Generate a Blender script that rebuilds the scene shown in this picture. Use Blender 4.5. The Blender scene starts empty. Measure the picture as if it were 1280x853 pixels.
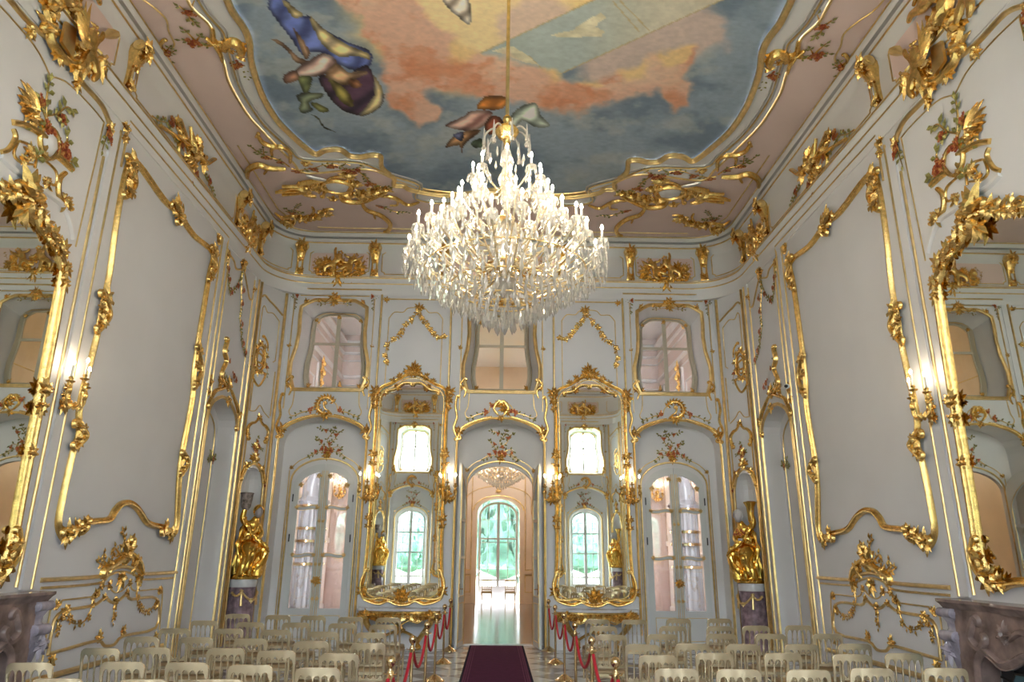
import bpy, bmesh, math, random
import numpy as np
from mathutils import Vector, Matrix
from mathutils.geometry import tessellate_polygon
PI = math.pi
SC = bpy.context.scene
COL = SC.collection
# ---------------------------------------------------------------- camera solved from the photograph's vanishing points
CF, CCX, CCY = 875.0, 640.0, 426.5
CAM = np.array([-0.05, 0.0, 1.85])
_Y = np.array([621 - CCX, -(693 - CCY), -CF]); _Y = _Y / np.linalg.norm(_Y)
_Z = np.array([25., 2833.5, -CF]); _Z = _Z - _Y * (_Z @ _Y); _Z = _Z / np.linalg.norm(_Z)
_X = np.cross(_Y, _Z)
CM = np.array([_X, _Y, _Z])
def on(px, py, ax, val):
    r = CM @ np.array([px - CCX, -(py - CCY), -CF])
    return CAM + r * ((val - CAM[ax]) / r[ax])
WX, YF, YC, ZC = 5.4, 15.39, 7.1, 9.15          # half width, far wall, middle of the room, ceiling
YR = 2 * YC - YF
def LP(px, py, n=0):
    q = on(px, py, 0, -WX + n); return (float(q[1]), float(q[2]))
def FP(px, py, d=0):
    q = on(px, py, 1, YF + d); return (float(q[0]), float(q[2]))
def CP(px, py):
    q = on(px, py, 2, ZC); return (float(q[0]), float(q[1]))
def LPS(pts, x0=0, y0=0, s=1, n=0): return [LP(x0 + a / s, y0 + b / s, n) for a, b in pts]
def FPS(pts, x0=0, y0=0, s=1, d=0): return [FP(x0 + a / s, y0 + b / s, d) for a, b in pts]
def CPS(pts, x0=0, y0=0, s=1): return [CP(x0 + a / s, y0 + b / s) for a, b in pts]
# ---------------------------------------------------------------- surfaces: (u along, v up, n out of the wall) -> world
def MLW(u, v, n): return Vector((-WX + n, u, v))
def MFW(u, v, n): return Vector((u, YF - n, v))
def MCL(u, v, n): return Vector((u, v, ZC - n))
CHA, CHB = Vector((-5.4, 14.6, 0)), Vector((-5.0, YF, 0))
CHD = (CHB - CHA).normalized(); CHN = Vector((CHD.y, -CHD.x, 0)); CHL = (CHB - CHA).length
def MCH(u, v, n): return CHA + CHD * u + CHN * n + Vector((0, 0, v))
S1 = 14.39 - YC; S2 = S1 + PI / 2; S3 = S2 + 4.4
def MCO(s, z, n):                                # along the cornice, with its rounded corner
    if s <= S1: return Vector((-WX + n, YC + s, z))
    if s <= S2:
        a = s - S1; r = 1.0 - n
        return Vector((-4.4 - r * math.cos(a), 14.39 + r * math.sin(a), z))
    return Vector((-4.4 + (s - S2), YF - n, z))
def off(mp, d): return lambda u, v, n: mp(u, v, n + d)
def rearm(mp): 
    def f(u, v, n):
        q = mp(u, v, n); return Vector((q.x, 2 * YC - q.y, q.z))
    return f
# ---------------------------------------------------------------- materials
def mat(name, col, rough=.5, metal=0., var=0., scale=8., bump=0., bscale=40., emit=None, estr=0., spec=.5, coat=0.):
    m = bpy.data.materials.new(name); m.use_nodes = True
    nt = m.node_tree; b = nt.nodes['Principled BSDF']
    b.inputs['Base Color'].default_value = (*col, 1); b.inputs['Roughness'].default_value = rough
    b.inputs['Metallic'].default_value = metal; b.inputs['Specular IOR Level'].default_value = spec
    if coat: b.inputs['Coat Weight'].default_value = coat; b.inputs['Coat Roughness'].default_value = .08
    tc = nt.nodes.new('ShaderNodeTexCoord')
    if var:
        n = nt.nodes.new('ShaderNodeTexNoise'); n.inputs['Scale'].default_value = scale; n.inputs['Detail'].default_value = 4
        nt.links.new(tc.outputs['Object'], n.inputs['Vector'])
        r = nt.nodes.new('ShaderNodeMapRange'); r.inputs[1].default_value = .3; r.inputs[2].default_value = .7
        r.inputs[3].default_value = 1 - var; r.inputs[4].default_value = 1 + var
        nt.links.new(n.outputs['Fac'], r.inputs[0])
        x = nt.nodes.new('ShaderNodeMix'); x.data_type = 'RGBA'; x.blend_type = 'MULTIPLY'; x.inputs[0].default_value = 1
        x.inputs[6].default_value = (*col, 1); nt.links.new(r.outputs[0], x.inputs[7]); nt.links.new(x.outputs[2], b.inputs['Base Color'])
    if bump:
        n = nt.nodes.new('ShaderNodeTexNoise'); n.inputs['Scale'].default_value = bscale
        nt.links.new(tc.outputs['Object'], n.inputs['Vector'])
        q = nt.nodes.new('ShaderNodeBump'); q.inputs['Strength'].default_value = bump; q.inputs['Distance'].default_value = .01
        nt.links.new(n.outputs['Fac'], q.inputs['Height']); nt.links.new(q.outputs['Normal'], b.inputs['Normal'])
    if emit:
        b.inputs['Emission Color'].default_value = (*emit, 1); b.inputs['Emission Strength'].default_value = estr
    return m
def srgb(r, g, b):
    f = lambda c: (c / 255 / 12.92) if c <= 10 else ((c / 255 + .055) / 1.055) ** 2.4
    return (f(r), f(g), f(b))
M = {}
M['wall'] = mat('wall_plaster', (.79, .785, .79), .5, var=.02, scale=1.5, bump=.05, bscale=60)
M['white'] = mat('white_paint', (.82, .81, .80), .35)
M['pink'] = mat('pink_plaster', (.86, .665, .60), .6, var=.03, scale=1.2)
M['gold'] = mat('gilding', (.80, .545, .19), .25, 1, var=.28, scale=16, bump=.3, bscale=70)
M['goldline'] = mat('gilt_moulding', (.80, .60, .28), .33, 1, var=.15, scale=9, bump=.1)
M['palegold'] = mat('champagne_gilt_wood', (.76, .64, .42), .27, .72)
M['brass'] = mat('polished_brass', (.72, .52, .27), .12, 1)
M['leaf'] = mat('painted_green_leaf', (.30, .28, .085), .38, .4, var=.3, scale=20)
def flowermat():
    m = mat('painted_gilt_flower', (.5, .2, .06), .34, .4); nt = m.node_tree; tc = nt.nodes.new('ShaderNodeTexCoord'); n = nt.nodes.new('ShaderNodeTexNoise'); n.inputs['Scale'].default_value = 26; n.inputs['Detail'].default_value = 3
    r = nt.nodes.new('ShaderNodeValToRGB'); e = r.color_ramp.elements; e[0].position = .36; e[0].color = (.26, .035, .02, 1); e[1].position = .66; e[1].color = (.72, .42, .12, 1); q = e.new(.5); q.color = (.52, .13, .04, 1)
    nt.links.new(tc.outputs['Object'], n.inputs[0]); nt.links.new(n.outputs['Fac'], r.inputs[0]); nt.links.new(r.outputs[0], nt.nodes['Principled BSDF'].inputs['Base Color']); return m
M['flower'] = flowermat()
M['mirror'] = mat('mirror_glass', (.86, .90, .85), .012, 1)
M['blindmirror'] = mat('window_mirror_glass', (.86, .83, .80), .03, 1)
M['sash'] = mat('grey_window_paint', (.54, .495, .385), .4)
M['greypaint'] = mat('light_grey_paint', (.50, .49, .48), .4)
M['door'] = mat('grey_white_door_paint', (.72, .74, .73), .35)
M['marbletop'] = mat('white_marble', (.72, .72, .74), .15, var=.12, scale=6)
M['marble'] = mat('brown_marble', (.24, .17, .15), .2, var=.45, scale=5)
M['marblegrey'] = mat('violet_grey_marble', (.33, .30, .35), .2, var=.45, scale=6)
M['porph'] = mat('violet_marble', (.27, .19, .22), .22, var=.5, scale=9)
M['stone'] = mat('pale_stone', (.72, .69, .70), .5)
M['face'] = mat('grey_marble_face', (.46, .42, .42), .4)
M['darkstone'] = mat('streaked_dark_stone', (.30, .25, .23), .4, var=.85, scale=12)
M['statue'] = mat('burnished_gold', (.83, .53, .12), .21, 1, var=.12, scale=5)
M['silver'] = mat('silvered_groove', (.62, .62, .63), .3, .5)
M['velvet'] = mat('red_velvet', (.55, .012, .03), .7)
M['black'] = mat('black_iron', (.012, .012, .014), .45)
M['hearth'] = mat('sooty_hearth', (.05, .05, .055), .8)  # even near-black for the flat back of the fire opening
M['screen'] = mat('blue_fire_screen', (.05, .12, .16), .25)
M['candle'] = mat('white_candle_tube', (.80, .76, .68), .4)
M['bulb'] = mat('lit_bulb', (1, .9, .7), .3, emit=(1, .82, .58), estr=115)
M['bulb2'] = mat('small_lit_bulb', (1, .9, .7), .3, emit=(1, .82, .58), estr=48)
M['arm'] = mat('pale_gilt_arm', (.90, .78, .55), .2, .75)
M['lime'] = mat('beige_panelling', (.82, .665, .50), .5, var=.04, scale=2)
M['rose'] = mat('side_room_plaster', (.70, .60, .55), .5)
M['stove'] = mat('grey_ceramic', (.25, .245, .25), .18, var=.1)
M['tree'] = mat('garden_foliage', (.09, .19, .15), .8, var=.6, scale=1.2)
M['lawn'] = mat('garden_lawn', (.17, .20, .12), .9, var=.3, scale=.6)
M['plastic'] = mat('white_plastic', (.8, .8, .8), .4)
M['cushion'] = mat('gold_satin', (.27, .175, .075), .45, .25, var=.1)
def glassmat(name, mixg, tint):
    m = bpy.data.materials.new(name); m.use_nodes = True; nt = m.node_tree; nt.nodes.clear()
    o = nt.nodes.new('ShaderNodeOutputMaterial'); t = nt.nodes.new('ShaderNodeBsdfTransparent'); g = nt.nodes.new('ShaderNodeBsdfGlossy')
    t.inputs[0].default_value = (*tint, 1); g.inputs['Roughness'].default_value = .02
    x = nt.nodes.new('ShaderNodeMixShader')
    if mixg is None:
        f = nt.nodes.new('ShaderNodeFresnel'); f.inputs[0].default_value = 1.5; nt.links.new(f.outputs[0], x.inputs[0])
    else: x.inputs[0].default_value = mixg
    nt.links.new(t.outputs[0], x.inputs[1]); nt.links.new(g.outputs[0], x.inputs[2]); nt.links.new(x.outputs[0], o.inputs[0]); return m
M['pane'] = glassmat('window_glass', .06, (.92, .97, .97))
M['doorpane'] = glassmat('door_glass', .22, (.95, .95, .95))
def crystal():
    m = bpy.data.materials.new('cut_crystal'); m.use_nodes = True; nt = m.node_tree; nt.nodes.clear()
    o = nt.nodes.new('ShaderNodeOutputMaterial'); t = nt.nodes.new('ShaderNodeBsdfTransparent'); g = nt.nodes.new('ShaderNodeBsdfGlossy')
    d = nt.nodes.new('ShaderNodeBsdfTranslucent'); d.inputs[0].default_value = (.95, .95, .93, 1)
    t.inputs[0].default_value = (.97, .97, .96, 1); g.inputs['Roughness'].default_value = .06; g.inputs[0].default_value = (.95, .95, .95, 1)
    a = nt.nodes.new('ShaderNodeMixShader'); a.inputs[0].default_value = .45
    b = nt.nodes.new('ShaderNodeMixShader'); b.inputs[0].default_value = .42
    nt.links.new(t.outputs[0], a.inputs[1]); nt.links.new(g.outputs[0], a.inputs[2])
    nt.links.new(a.outputs[0], b.inputs[1]); nt.links.new(d.outputs[0], b.inputs[2]); nt.links.new(b.outputs[0], o.inputs[0]); return m
M['crystal'] = crystal()
# ---------------------------------------------------------------- mesh builder
class MB:
    def __init__(s): s.v = []; s.f = []
    def add(s, vs, fs):
        b = len(s.v); s.v.extend([tuple(q) for q in vs]); s.f.extend([tuple(i + b for i in f) for f in fs]); return s
    def grid(s, rows, closed=False, cols_closed=False):
        nr = len(rows); nc = len(rows[0]); vs = [q for r in rows for q in r]; fs = []
        for i in range(nr if closed else nr - 1):
            for j in range(nc if cols_closed else nc - 1):
                a, b = i * nc, ((i + 1) % nr) * nc; k = (j + 1) % nc
                fs.append((a + j, a + k, b + k, b + j))
        return s.add(vs, fs)
    def build(s, name, m, parent=None, smooth=True, bevel=0):
        me = bpy.data.meshes.new(name)
        vs = s.v
        if parent is not None and parent.get('_org') is not None:
            ox, oy, oz = parent['_org']; vs = [(a - ox, b - oy, c - oz) for a, b, c in vs]
        me.from_pydata(vs, [], s.f); me.update()
        if smooth:
            me.polygons.foreach_set('use_smooth', [True] * len(me.polygons))
            try: me.set_sharp_from_angle(angle=math.radians(42))
            except Exception: pass
        for q in (m if isinstance(m, (list, tuple)) else [m]): me.materials.append(q)
        o = bpy.data.objects.new(name, me); COL.objects.link(o)
        if parent is not None:
            o.parent = parent
            if parent.get('_org') is not None: o['_org'] = (ox, oy, oz) if parent.type == 'EMPTY' or True else (0, 0, 0)
        if bevel:
            bm = bmesh.new(); bm.from_mesh(me); bmesh.ops.bevel(bm, geom=bm.edges[:], offset=bevel, segments=2, affect='EDGES', clamp_overlap=True); bm.to_mesh(me); bm.free()
        return o
def tag(o, label=None, cat=None, group=None, kind=None):
    if label: o['label'] = label
    if cat: o['category'] = cat
    if group: o['group'] = group
    if kind: o['kind'] = kind
    return o
def thing(name, label, cat, loc, group=None, kind=None):
    o = bpy.data.objects.new(name, None); COL.objects.link(o); o.location = loc; o['_org'] = tuple(loc); o.empty_display_size = .1
    return tag(o, label, cat, group, kind)
def struct(name, mb, m, parent=None, smooth=False):
    o = mb.build(name, m, parent, smooth)
    if parent is None: o['kind'] = 'structure'
    return o
CHILD = {}
def kids(o): return [c for c in bpy.data.objects if c.parent == o]
def copy_tree(o, parent=None):
    c = o.copy(); COL.objects.link(c)
    if parent is not None: c.parent = parent
    for k in o.children: copy_tree(k, c)
    return c
def mir(o, ax='x', label=None, name=None, struct_=False):
    c = copy_tree(o)
    if ax == 'x': c.location.x = -c.location.x; c.scale.x = -c.scale.x; c.rotation_euler.z = -c.rotation_euler.z
    else: c.location.y = 2 * YC - c.location.y; c.scale.y = -c.scale.y; c.rotation_euler.z = -c.rotation_euler.z
    if label: c['label'] = label
    if name: c.name = name
    if struct_:
        for k in ('label', 'category', 'group'):
            if k in c: del c[k]
        c['kind'] = 'structure'
    return c
# ---------------------------------------------------------------- curves in a surface
def cr(pts, k=6, closed=False):
    n = len(pts); out = []
    for i in range(n if closed else n - 1):
        g = lambda j: pts[j % n] if closed else pts[max(0, min(n - 1, j))]
        p0, p1, p2, p3 = g(i - 1), g(i), g(i + 1), g(i + 2)
        for t in range(k):
            t = t / k; t2 = t * t; t3 = t2 * t
            out.append(tuple(.5 * (2 * b + (c - a) * t + (2 * a - 5 * b + 4 * c - d) * t2 + (-a + 3 * b - 3 * c + d) * t3) for a, b, c, d in zip(p0, p1, p2, p3)))
    if not closed: out.append(tuple(pts[-1]))
    return out
HALF = [(-1, 0), (-.85, .55), (-.4, .95), (.4, .95), (.85, .55), (1, 0)]
FRAMEP = [(-1, 0), (-1, .45), (-.82, .62), (-.62, .4), (-.3, .5), (.1, .95), (.5, 1), (.85, .7), (1, 0)]
FLAT = [(-1, 0), (-1, 1), (1, 1), (1, 0)]
def sweep(mb, mp, pts, w, h, closed=False, prof=HALF, n0=.002, tw=None):
    n = len(pts); rows = []
    for i, p in enumerate(pts):
        a = pts[(i - 1) % n] if (closed or i > 0) else p; b = pts[(i + 1) % n] if (closed or i < n - 1) else p
        d1 = (p[0] - a[0], p[1] - a[1]); d2 = (b[0] - p[0], b[1] - p[1])
        l1 = math.hypot(*d1) or 0; l2 = math.hypot(*d2) or 0
        t1 = (d1[0] / l1, d1[1] / l1) if l1 > 1e-9 else None; t2 = (d2[0] / l2, d2[1] / l2) if l2 > 1e-9 else None
        t1 = t1 or t2 or (1, 0); t2 = t2 or t1
        tx, ty = t1[0] + t2[0], t1[1] + t2[1]; l = math.hypot(tx, ty)
        if l < 1e-6: tx, ty, l = t1[0], t1[1], 1
        tx /= l; ty /= l
        c = max(.6, tx * t1[0] + ty * t1[1]); k = (tw(i / max(1, n - 1)) if tw else 1.)
        ww = w * .5 * k / c; hh = h * (k if tw else 1)
        rows.append([mp(p[0] - ty * q * ww, p[1] + tx * q * ww, n0 + r * hh) for q, r in prof])
    mb.grid(rows, closed)
    if not closed:
        m = len(prof); mb.add(rows[0], [tuple(range(m))]); mb.add(rows[-1], [tuple(range(m))])
def heading(a, b): return math.atan2(b[1] - a[1], b[0] - a[0])
def volute(p, ang, r, turns, sgn, k=12):
    # spiral that leaves p heading ang, turning to side sgn
    out = []; N = int(k * turns) + 1; x, y = p; a = ang; rr = r
    for i in range(N):
        st = rr * 2 * PI / k; x += math.cos(a) * st; y += math.sin(a) * st; a += sgn * 2 * PI / k; rr *= .25 ** (1 / N) if N > 1 else 1
        out.append((x, y))
    return out
def scroll(mb, mp, pts, w, h, c0=None, c1=None, n0=.002, k=6, taper=.45):
    """smooth band through pts; c0/c1 = (radius, turns, side) curls at the start / end"""
    q = cr(pts, k)
    if c1: q = q + volute(q[-1], heading(q[-2], q[-1]), *c1)
    if c0: q = volute(q[0], heading(q[1], q[0]), *c0)[::-1] + q
    sweep(mb, mp, q, w, h, n0=n0, tw=lambda t: taper + (1 - taper) * math.sin(PI * min(1, max(0, t))) ** .6)
    return q
def leaf(mb, mp, p, ang, L, W, lift=.03, curl=0., n0=.004, lob=3, seg=7):
    rows = []; x, y = p; a = ang
    for i in range(seg + 1):
        t = i / seg
        wd = W * .5 * (math.sin(PI * min(1, (t * .93 + .07)) ** .75)) * (1 + .32 * abs(math.sin(lob * PI * t))) + .002
        row = []
        for s in (-1, -.5, 0, .5, 1):
            hgt = n0 + lift * (math.sin(PI * (.1 + .9 * t)) * .9 + .1) * (1 - .75 * s * s) + (lift * .25 if s == 0 else 0)
            if abs(s) == 1: hgt = n0 + lift * .12 * (1 + math.sin(9 * t))
            row.append(mp(x - math.sin(a) * s * wd, y + math.cos(a) * s * wd, hgt))
        rows.append(row); x += math.cos(a) * L / seg; y += math.sin(a) * L / seg; a += curl / seg
    mb.grid(rows)
def bead(mb, mp, p, r, n0=.003, hh=1.):
    rows = []
    for i in range(4):
        a = i / 3 * PI / 2 * .94; rr = r * math.cos(a)
        rows.append([mp(p[0] + rr * math.cos(t), p[1] + rr * math.sin(t), n0 + r * hh * math.sin(a)) for t in [j * 2 * PI / 7 for j in range(7)]])
    mb.grid(rows, cols_closed=True); mb.add(rows[-1], [tuple(range(7))])
def flower(mb, mp, p, r, n0=.02, pet=5, rot=0.):
    for k in range(pet):
        a = rot + k * 2 * PI / pet; c = (p[0] + math.cos(a) * r * .55, p[1] + math.sin(a) * r * .55)
        ring = []; 
        for j in range(7):
            t = j * 2 * PI / 7; e = math.cos(t) * r * .5; f = math.sin(t) * r * .42
            ring.append(mp(c[0] + e * math.cos(a) - f * math.sin(a), c[1] + e * math.sin(a) + f * math.cos(a), n0 + r * (.10 + .22 * (1 + math.cos(t)) * .5)))
        vs = ring + [mp(c[0], c[1], n0 + r * .42)]
        mb.add(vs, [(j, (j + 1) % 7, 7) for j in range(7)])
    bead(mb, mp, p, r * .3, n0 + r * .15)
def tiny(mb, mp, p, ang, L, n0=.015):
    c, s = math.cos(ang), math.sin(ang); w = L * .27
    q = lambda a, b, n: mp(p[0] + a * c - b * s, p[1] + a * s + b * c, n)
    mb.add([q(0, 0, n0), q(L * .5, w, n0 + L * .08), q(L, 0, n0 + L * .05), q(L * .5, -w, n0 + L * .08), q(L * .5, 0, n0 + L * .26)], [(0, 4, 1), (1, 4, 2), (2, 4, 3), (3, 4, 0)])
def rocaille(mb, mp, p, s, ang, rng, n=5, spread=2.2, curl=1.):
    """gilt rocaille knot: two fans of narrow acanthus leaves, small volutes and beads"""
    m = n + 2
    for i in range(m):
        t = i / (m - 1) - .5
        leaf(mb, mp, (p[0] + rng.uniform(-.07, .07) * s, p[1] + rng.uniform(-.07, .07) * s), ang + t * spread * 1.15, s * (.86 - .55 * abs(t) + rng.uniform(-.12, .12)), s * .24, s * .13, curl * t * 2.4 + rng.uniform(-.5, .5), n0=.005 + s * .02, lob=2, seg=6)
    for i in range(max(2, n - 2)):
        t = (i / max(1, n - 3) - .5) if n > 3 else i - .5
        leaf(mb, mp, (p[0] - math.cos(ang) * s * .1, p[1] - math.sin(ang) * s * .1), ang + t * spread * .8, s * .48, s * .19, s * .14, t * 2.5 + rng.uniform(-.6, .6), n0=.012 + s * .13, lob=2, seg=5)
    for k in (-1, 1):
        a = ang + PI + k * .9
        leaf(mb, mp, p, a, s * .46, s * .2, s * .12, -k * 1.8, n0=.005, seg=5)
        if s > .12:
            q = [p] + volute((p[0] + math.cos(ang + k * 1.25) * s * .12, p[1] + math.sin(ang + k * 1.25) * s * .12), ang + k * 1.1, s * .10, 1.1, -k, 8)
            sweep(mb, mp, q, s * .09, s * .11, n0=.01 + s * .06)
    bead(mb, mp, p, s * .11, .012 + s * .2)
    for d, r in ((2.2, .07), (-2.2, .07), (1.4, .05), (-1.4, .05)): bead(mb, mp, (p[0] + math.cos(ang + d) * s * .3, p[1] + math.sin(ang + d) * s * .3), s * r, .012 + s * .03)
def stemleaves(mbs, mp, path, rng, w=.018, every=.07, L=.06, leafmb=None, n0=.004):
    sweep(mbs, mp, path, w, w * .8, n0=n0, tw=lambda t: 1 - .5 * t)
    d = 0; lm = leafmb or mbs
    for i in range(1, len(path)):
        d += math.dist(path[i], path[i - 1])
        if d > every:
            d = 0; a = heading(path[i - 1], path[i])
            for k in (-1, 1):
                if rng.random() < .88: tiny(lm, mp, path[i], a + k * rng.uniform(.6, 1.3), L * rng.uniform(.75, 1.25), n0 + w * .4)
    tiny(lm, mp, path[-1], heading(path[-2], path[-1]), L, n0 + w * .4)
# ---------------------------------------------------------------- solids
def plate(mb, mp, outer, holes=(), n=0.):
    polys = [[Vector((a, b, 0)) for a, b in outer]] + [[Vector((a, b, 0)) for a, b in h] for h in holes]
    tris = tessellate_polygon(polys); flat = [q for pl in polys for q in pl]
    mb.add([mp(q.x, q.y, n) for q in flat], [tuple(t) for t in tris])
def wallstrip(mb, mp, outline, n0, n1, closed=True):
    mb.grid([[mp(a, b, n0), mp(a, b, n1)] for a, b in outline], closed)
def slab(mb, mp, outline, n0, n1, holes=()):
    plate(mb, mp, outline, holes, n1); wallstrip(mb, mp, outline, n0, n1)
    for h in holes: wallstrip(mb, mp, h, n0, n1)
def rect(u0, u1, v0, v1): return [(u0, v0), (u1, v0), (u1, v1), (u0, v1)]
def arch(c, hw, v0, sp, top, k=14):
    return [(c + hw, v0)] + [(c + hw * math.cos(a), sp + (top - sp) * math.sin(a)) for a in [i * PI / k for i in range(k + 1)]] + [(c - hw, v0)]
def box(mb, c, s, rz=0.):
    vs = []
    for x in (-.5, .5):
        for y in (-.5, .5):
            for z in (-.5, .5):
                a, b = x * s[0], y * s[1]; vs.append((c[0] + a * math.cos(rz) - b * math.sin(rz), c[1] + a * math.sin(rz) + b * math.cos(rz), c[2] + z * s[2]))
    mb.add(vs, [(0, 1, 3, 2), (4, 6, 7, 5), (0, 4, 5, 1), (2, 3, 7, 6), (0, 2, 6, 4), (1, 5, 7, 3)])
def tube(mb, pts, r, seg=6, cap=True):
    pts = [Vector(p) for p in pts]; n = len(pts); rows = []; up = None
    for i, p in enumerate(pts):
        t = (pts[min(n - 1, i + 1)] - pts[max(0, i - 1)]).normalized()
        if up is None: up = t.orthogonal().normalized()
        up = (up - t * up.dot(t)); up = up.normalized() if up.length > 1e-6 else t.orthogonal().normalized()
        sd = t.cross(up); rr = r[i] if isinstance(r, (list, tuple)) else r
        rows.append([p + (up * math.cos(a) + sd * math.sin(a)) * rr for a in [k * 2 * PI / seg for k in range(seg)]])
    mb.grid(rows, cols_closed=True)
    if cap: mb.add(rows[0], [tuple(range(seg))]); mb.add(rows[-1], [tuple(range(seg))])
def lathe(mb, c, prof, seg=12, a0=0., a1=2 * PI):
    full = abs(a1 - a0 - 2 * PI) < 1e-6; m = seg if full else seg + 1
    rows = [[(c[0] + r * math.cos(a0 + (a1 - a0) * j / seg), c[1] + r * math.sin(a0 + (a1 - a0) * j / seg), c[2] + z) for j in range(m)] for r, z in prof]
    mb.grid(rows, cols_closed=full)
    for k, e in ((0, rows[0]), (-1, rows[-1])):
        if prof[k][0] > 1e-4 and full: mb.add(e, [tuple(range(seg))])
def skinmesh(nodes, edges, sub=2, mp=None):
    """one continuous body: nodes (x,y,z,r) joined by edges, grown with a Skin modifier; returns verts, faces"""
    me = bpy.data.meshes.new('tmp'); me.from_pydata([q[:3] for q in nodes], edges, []); me.update()
    o = bpy.data.objects.new('tmp', me); COL.objects.link(o)
    m = o.modifiers.new('s', 'SKIN'); m.use_smooth_shade = True; m.branch_smoothing = .6
    if not me.skin_vertices: 
        bm = bmesh.new(); bm.from_mesh(me); bm.verts.layers.skin.verify(); bm.to_mesh(me); bm.free()
    for i, q in enumerate(nodes):
        sv = me.skin_vertices[0].data[i]; r = q[3]; sv.radius = r if isinstance(r, tuple) else (r, r); sv.use_root = (i == 0)
    s = o.modifiers.new('u', 'SUBSURF'); s.levels = sub; s.render_levels = sub
    dg = bpy.context.evaluated_depsgraph_get(); ev = o.evaluated_get(dg); em = ev.to_mesh()
    vs = [tuple(v.co) for v in em.vertices]; fs = [tuple(p.vertices) for p in em.polygons]; ev.to_mesh_clear()
    bpy.data.objects.remove(o, do_unlink=True); bpy.data.meshes.remove(me)
    if mp: vs = [tuple(mp(*v)) for v in vs]
    return vs, fs
def CHPX(px, py):
    r = CM @ np.array([px - CCX, -(py - CCY), -CF]); nrm = np.array(CHN)
    t = ((np.array(CHA) - CAM) @ nrm) / (r @ nrm); q = CAM + r * t
    return (float((q - np.array(CHA)) @ np.array(CHD)), float(q[2]))
def CHS(pts, x0=0, y0=0, s=1): return [CHPX(x0 + a / s, y0 + b / s) for a, b in pts]
NTR = [0]
def trim(mb, m='goldline', parent=None, smooth=True):
    NTR[0] += 1; o = mb.build('trim_%d' % NTR[0], M[m], None, smooth); o['kind'] = 'structure'; return o
def quad_trim(build, m='goldline', nx=True, ny=True):
    """a run of moulding built for the far left quarter and continued symmetrically round the room"""
    fx = lambda mp: (lambda u, v, n: Vector((-mp(u, v, n).x, mp(u, v, n).y, mp(u, v, n).z)))
    mb = MB(); build(mb, lambda mp: mp)
    if nx: build(mb, fx)
    if ny: build(mb, rearm)
    if nx and ny: build(mb, lambda mp: fx(rearm(mp)))
    return trim(mb, m)
mirlist = lambda pts: pts + [(-a, b) for a, b in pts[::-1] if abs(a) > 1e-6]
WIN_O = mirlist([(-.0, 7.47), (-.30, 7.475), (-.47, 7.465), (-.60, 7.40), (-.755, 7.30), (-.765, 7.05), (-.75, 6.70), (-.78, 6.35), (-.87, 5.97), (-.865, 5.68), (-.76, 5.34), (0, 5.34)][::1])[:-1]
WIN_I = mirlist([(-.0, 7.35), (-.26, 7.355), (-.40, 7.33), (-.52, 7.26), (-.62, 7.15), (-.635, 6.95), (-.63, 6.60), (-.66, 6.33), (-.715, 6.0), (-.715, 5.75), (-.66, 5.47), (0, 5.47)])[:-1]
WIN_G = [(a * .91, 6.41 + (b - 6.41) * .955) for a, b in WIN_I]
BAY = [(.97, 0), (.97, 2.2), (.97, 4.15), (.945, 4.30), (.88, 4.43), (.76, 4.54), (.60, 4.62), (.44, 4.68), (.24, 4.735), (0, 4.75)]
BAY = BAY + [(-a, b) for a, b in BAY[::-1][1:]]
def sh(pts, c): return [(c + a, b) for a, b in pts]
DA = arch(0, .66, 0, 3.28, 3.74)            # door opening at the back of a bay
DG = arch(0, .75, 0, 3.36, 3.87)            # its gilt arch
# ------------------------------------------------------------------ end walls
def end_wall(name, mp, rear):
    mb = MB()
    holes = [sh(WIN_O, c) for c in (-3.9, 0, 3.9)] + [sh(BAY, c)[::1] for c in (-3.9, 0, 3.9)]
    # bay holes reach the floor: keep them as notches of the outline
    outer = [(-5.05, 0)]
    for c in (-3.9, 0, 3.9): outer += sh(BAY, c)[::-1]
    outer += [(5.05, 0), (5.05, 9.2), (-5.05, 9.2)]
    plate(mb, mp, outer, holes[:3], 0)
    for c in (-3.9, 0, 3.9):
        d = .5 if c else .66
        mb.grid([[mp(c + a, b, 0), mp(c + a, b, -d)] for a, b in BAY])
        out = sh(BAY, c); da = sh(DA if c else arch(0, .74, 0, 3.28, 3.77), c)
        plate(mb, mp, [out[0]] + out[1:] + da[::-1], (), -d)
        if c == 0 and not rear: mb.grid([[mp(a, b, -d), mp(a, b, -d - .12)] for a, b in da])
    o = struct(name, mb, M['wall']); return o
end_wall('wall_far', MFW, False); end_wall('wall_rear', rearm(MFW), True)
NW = [0]
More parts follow.
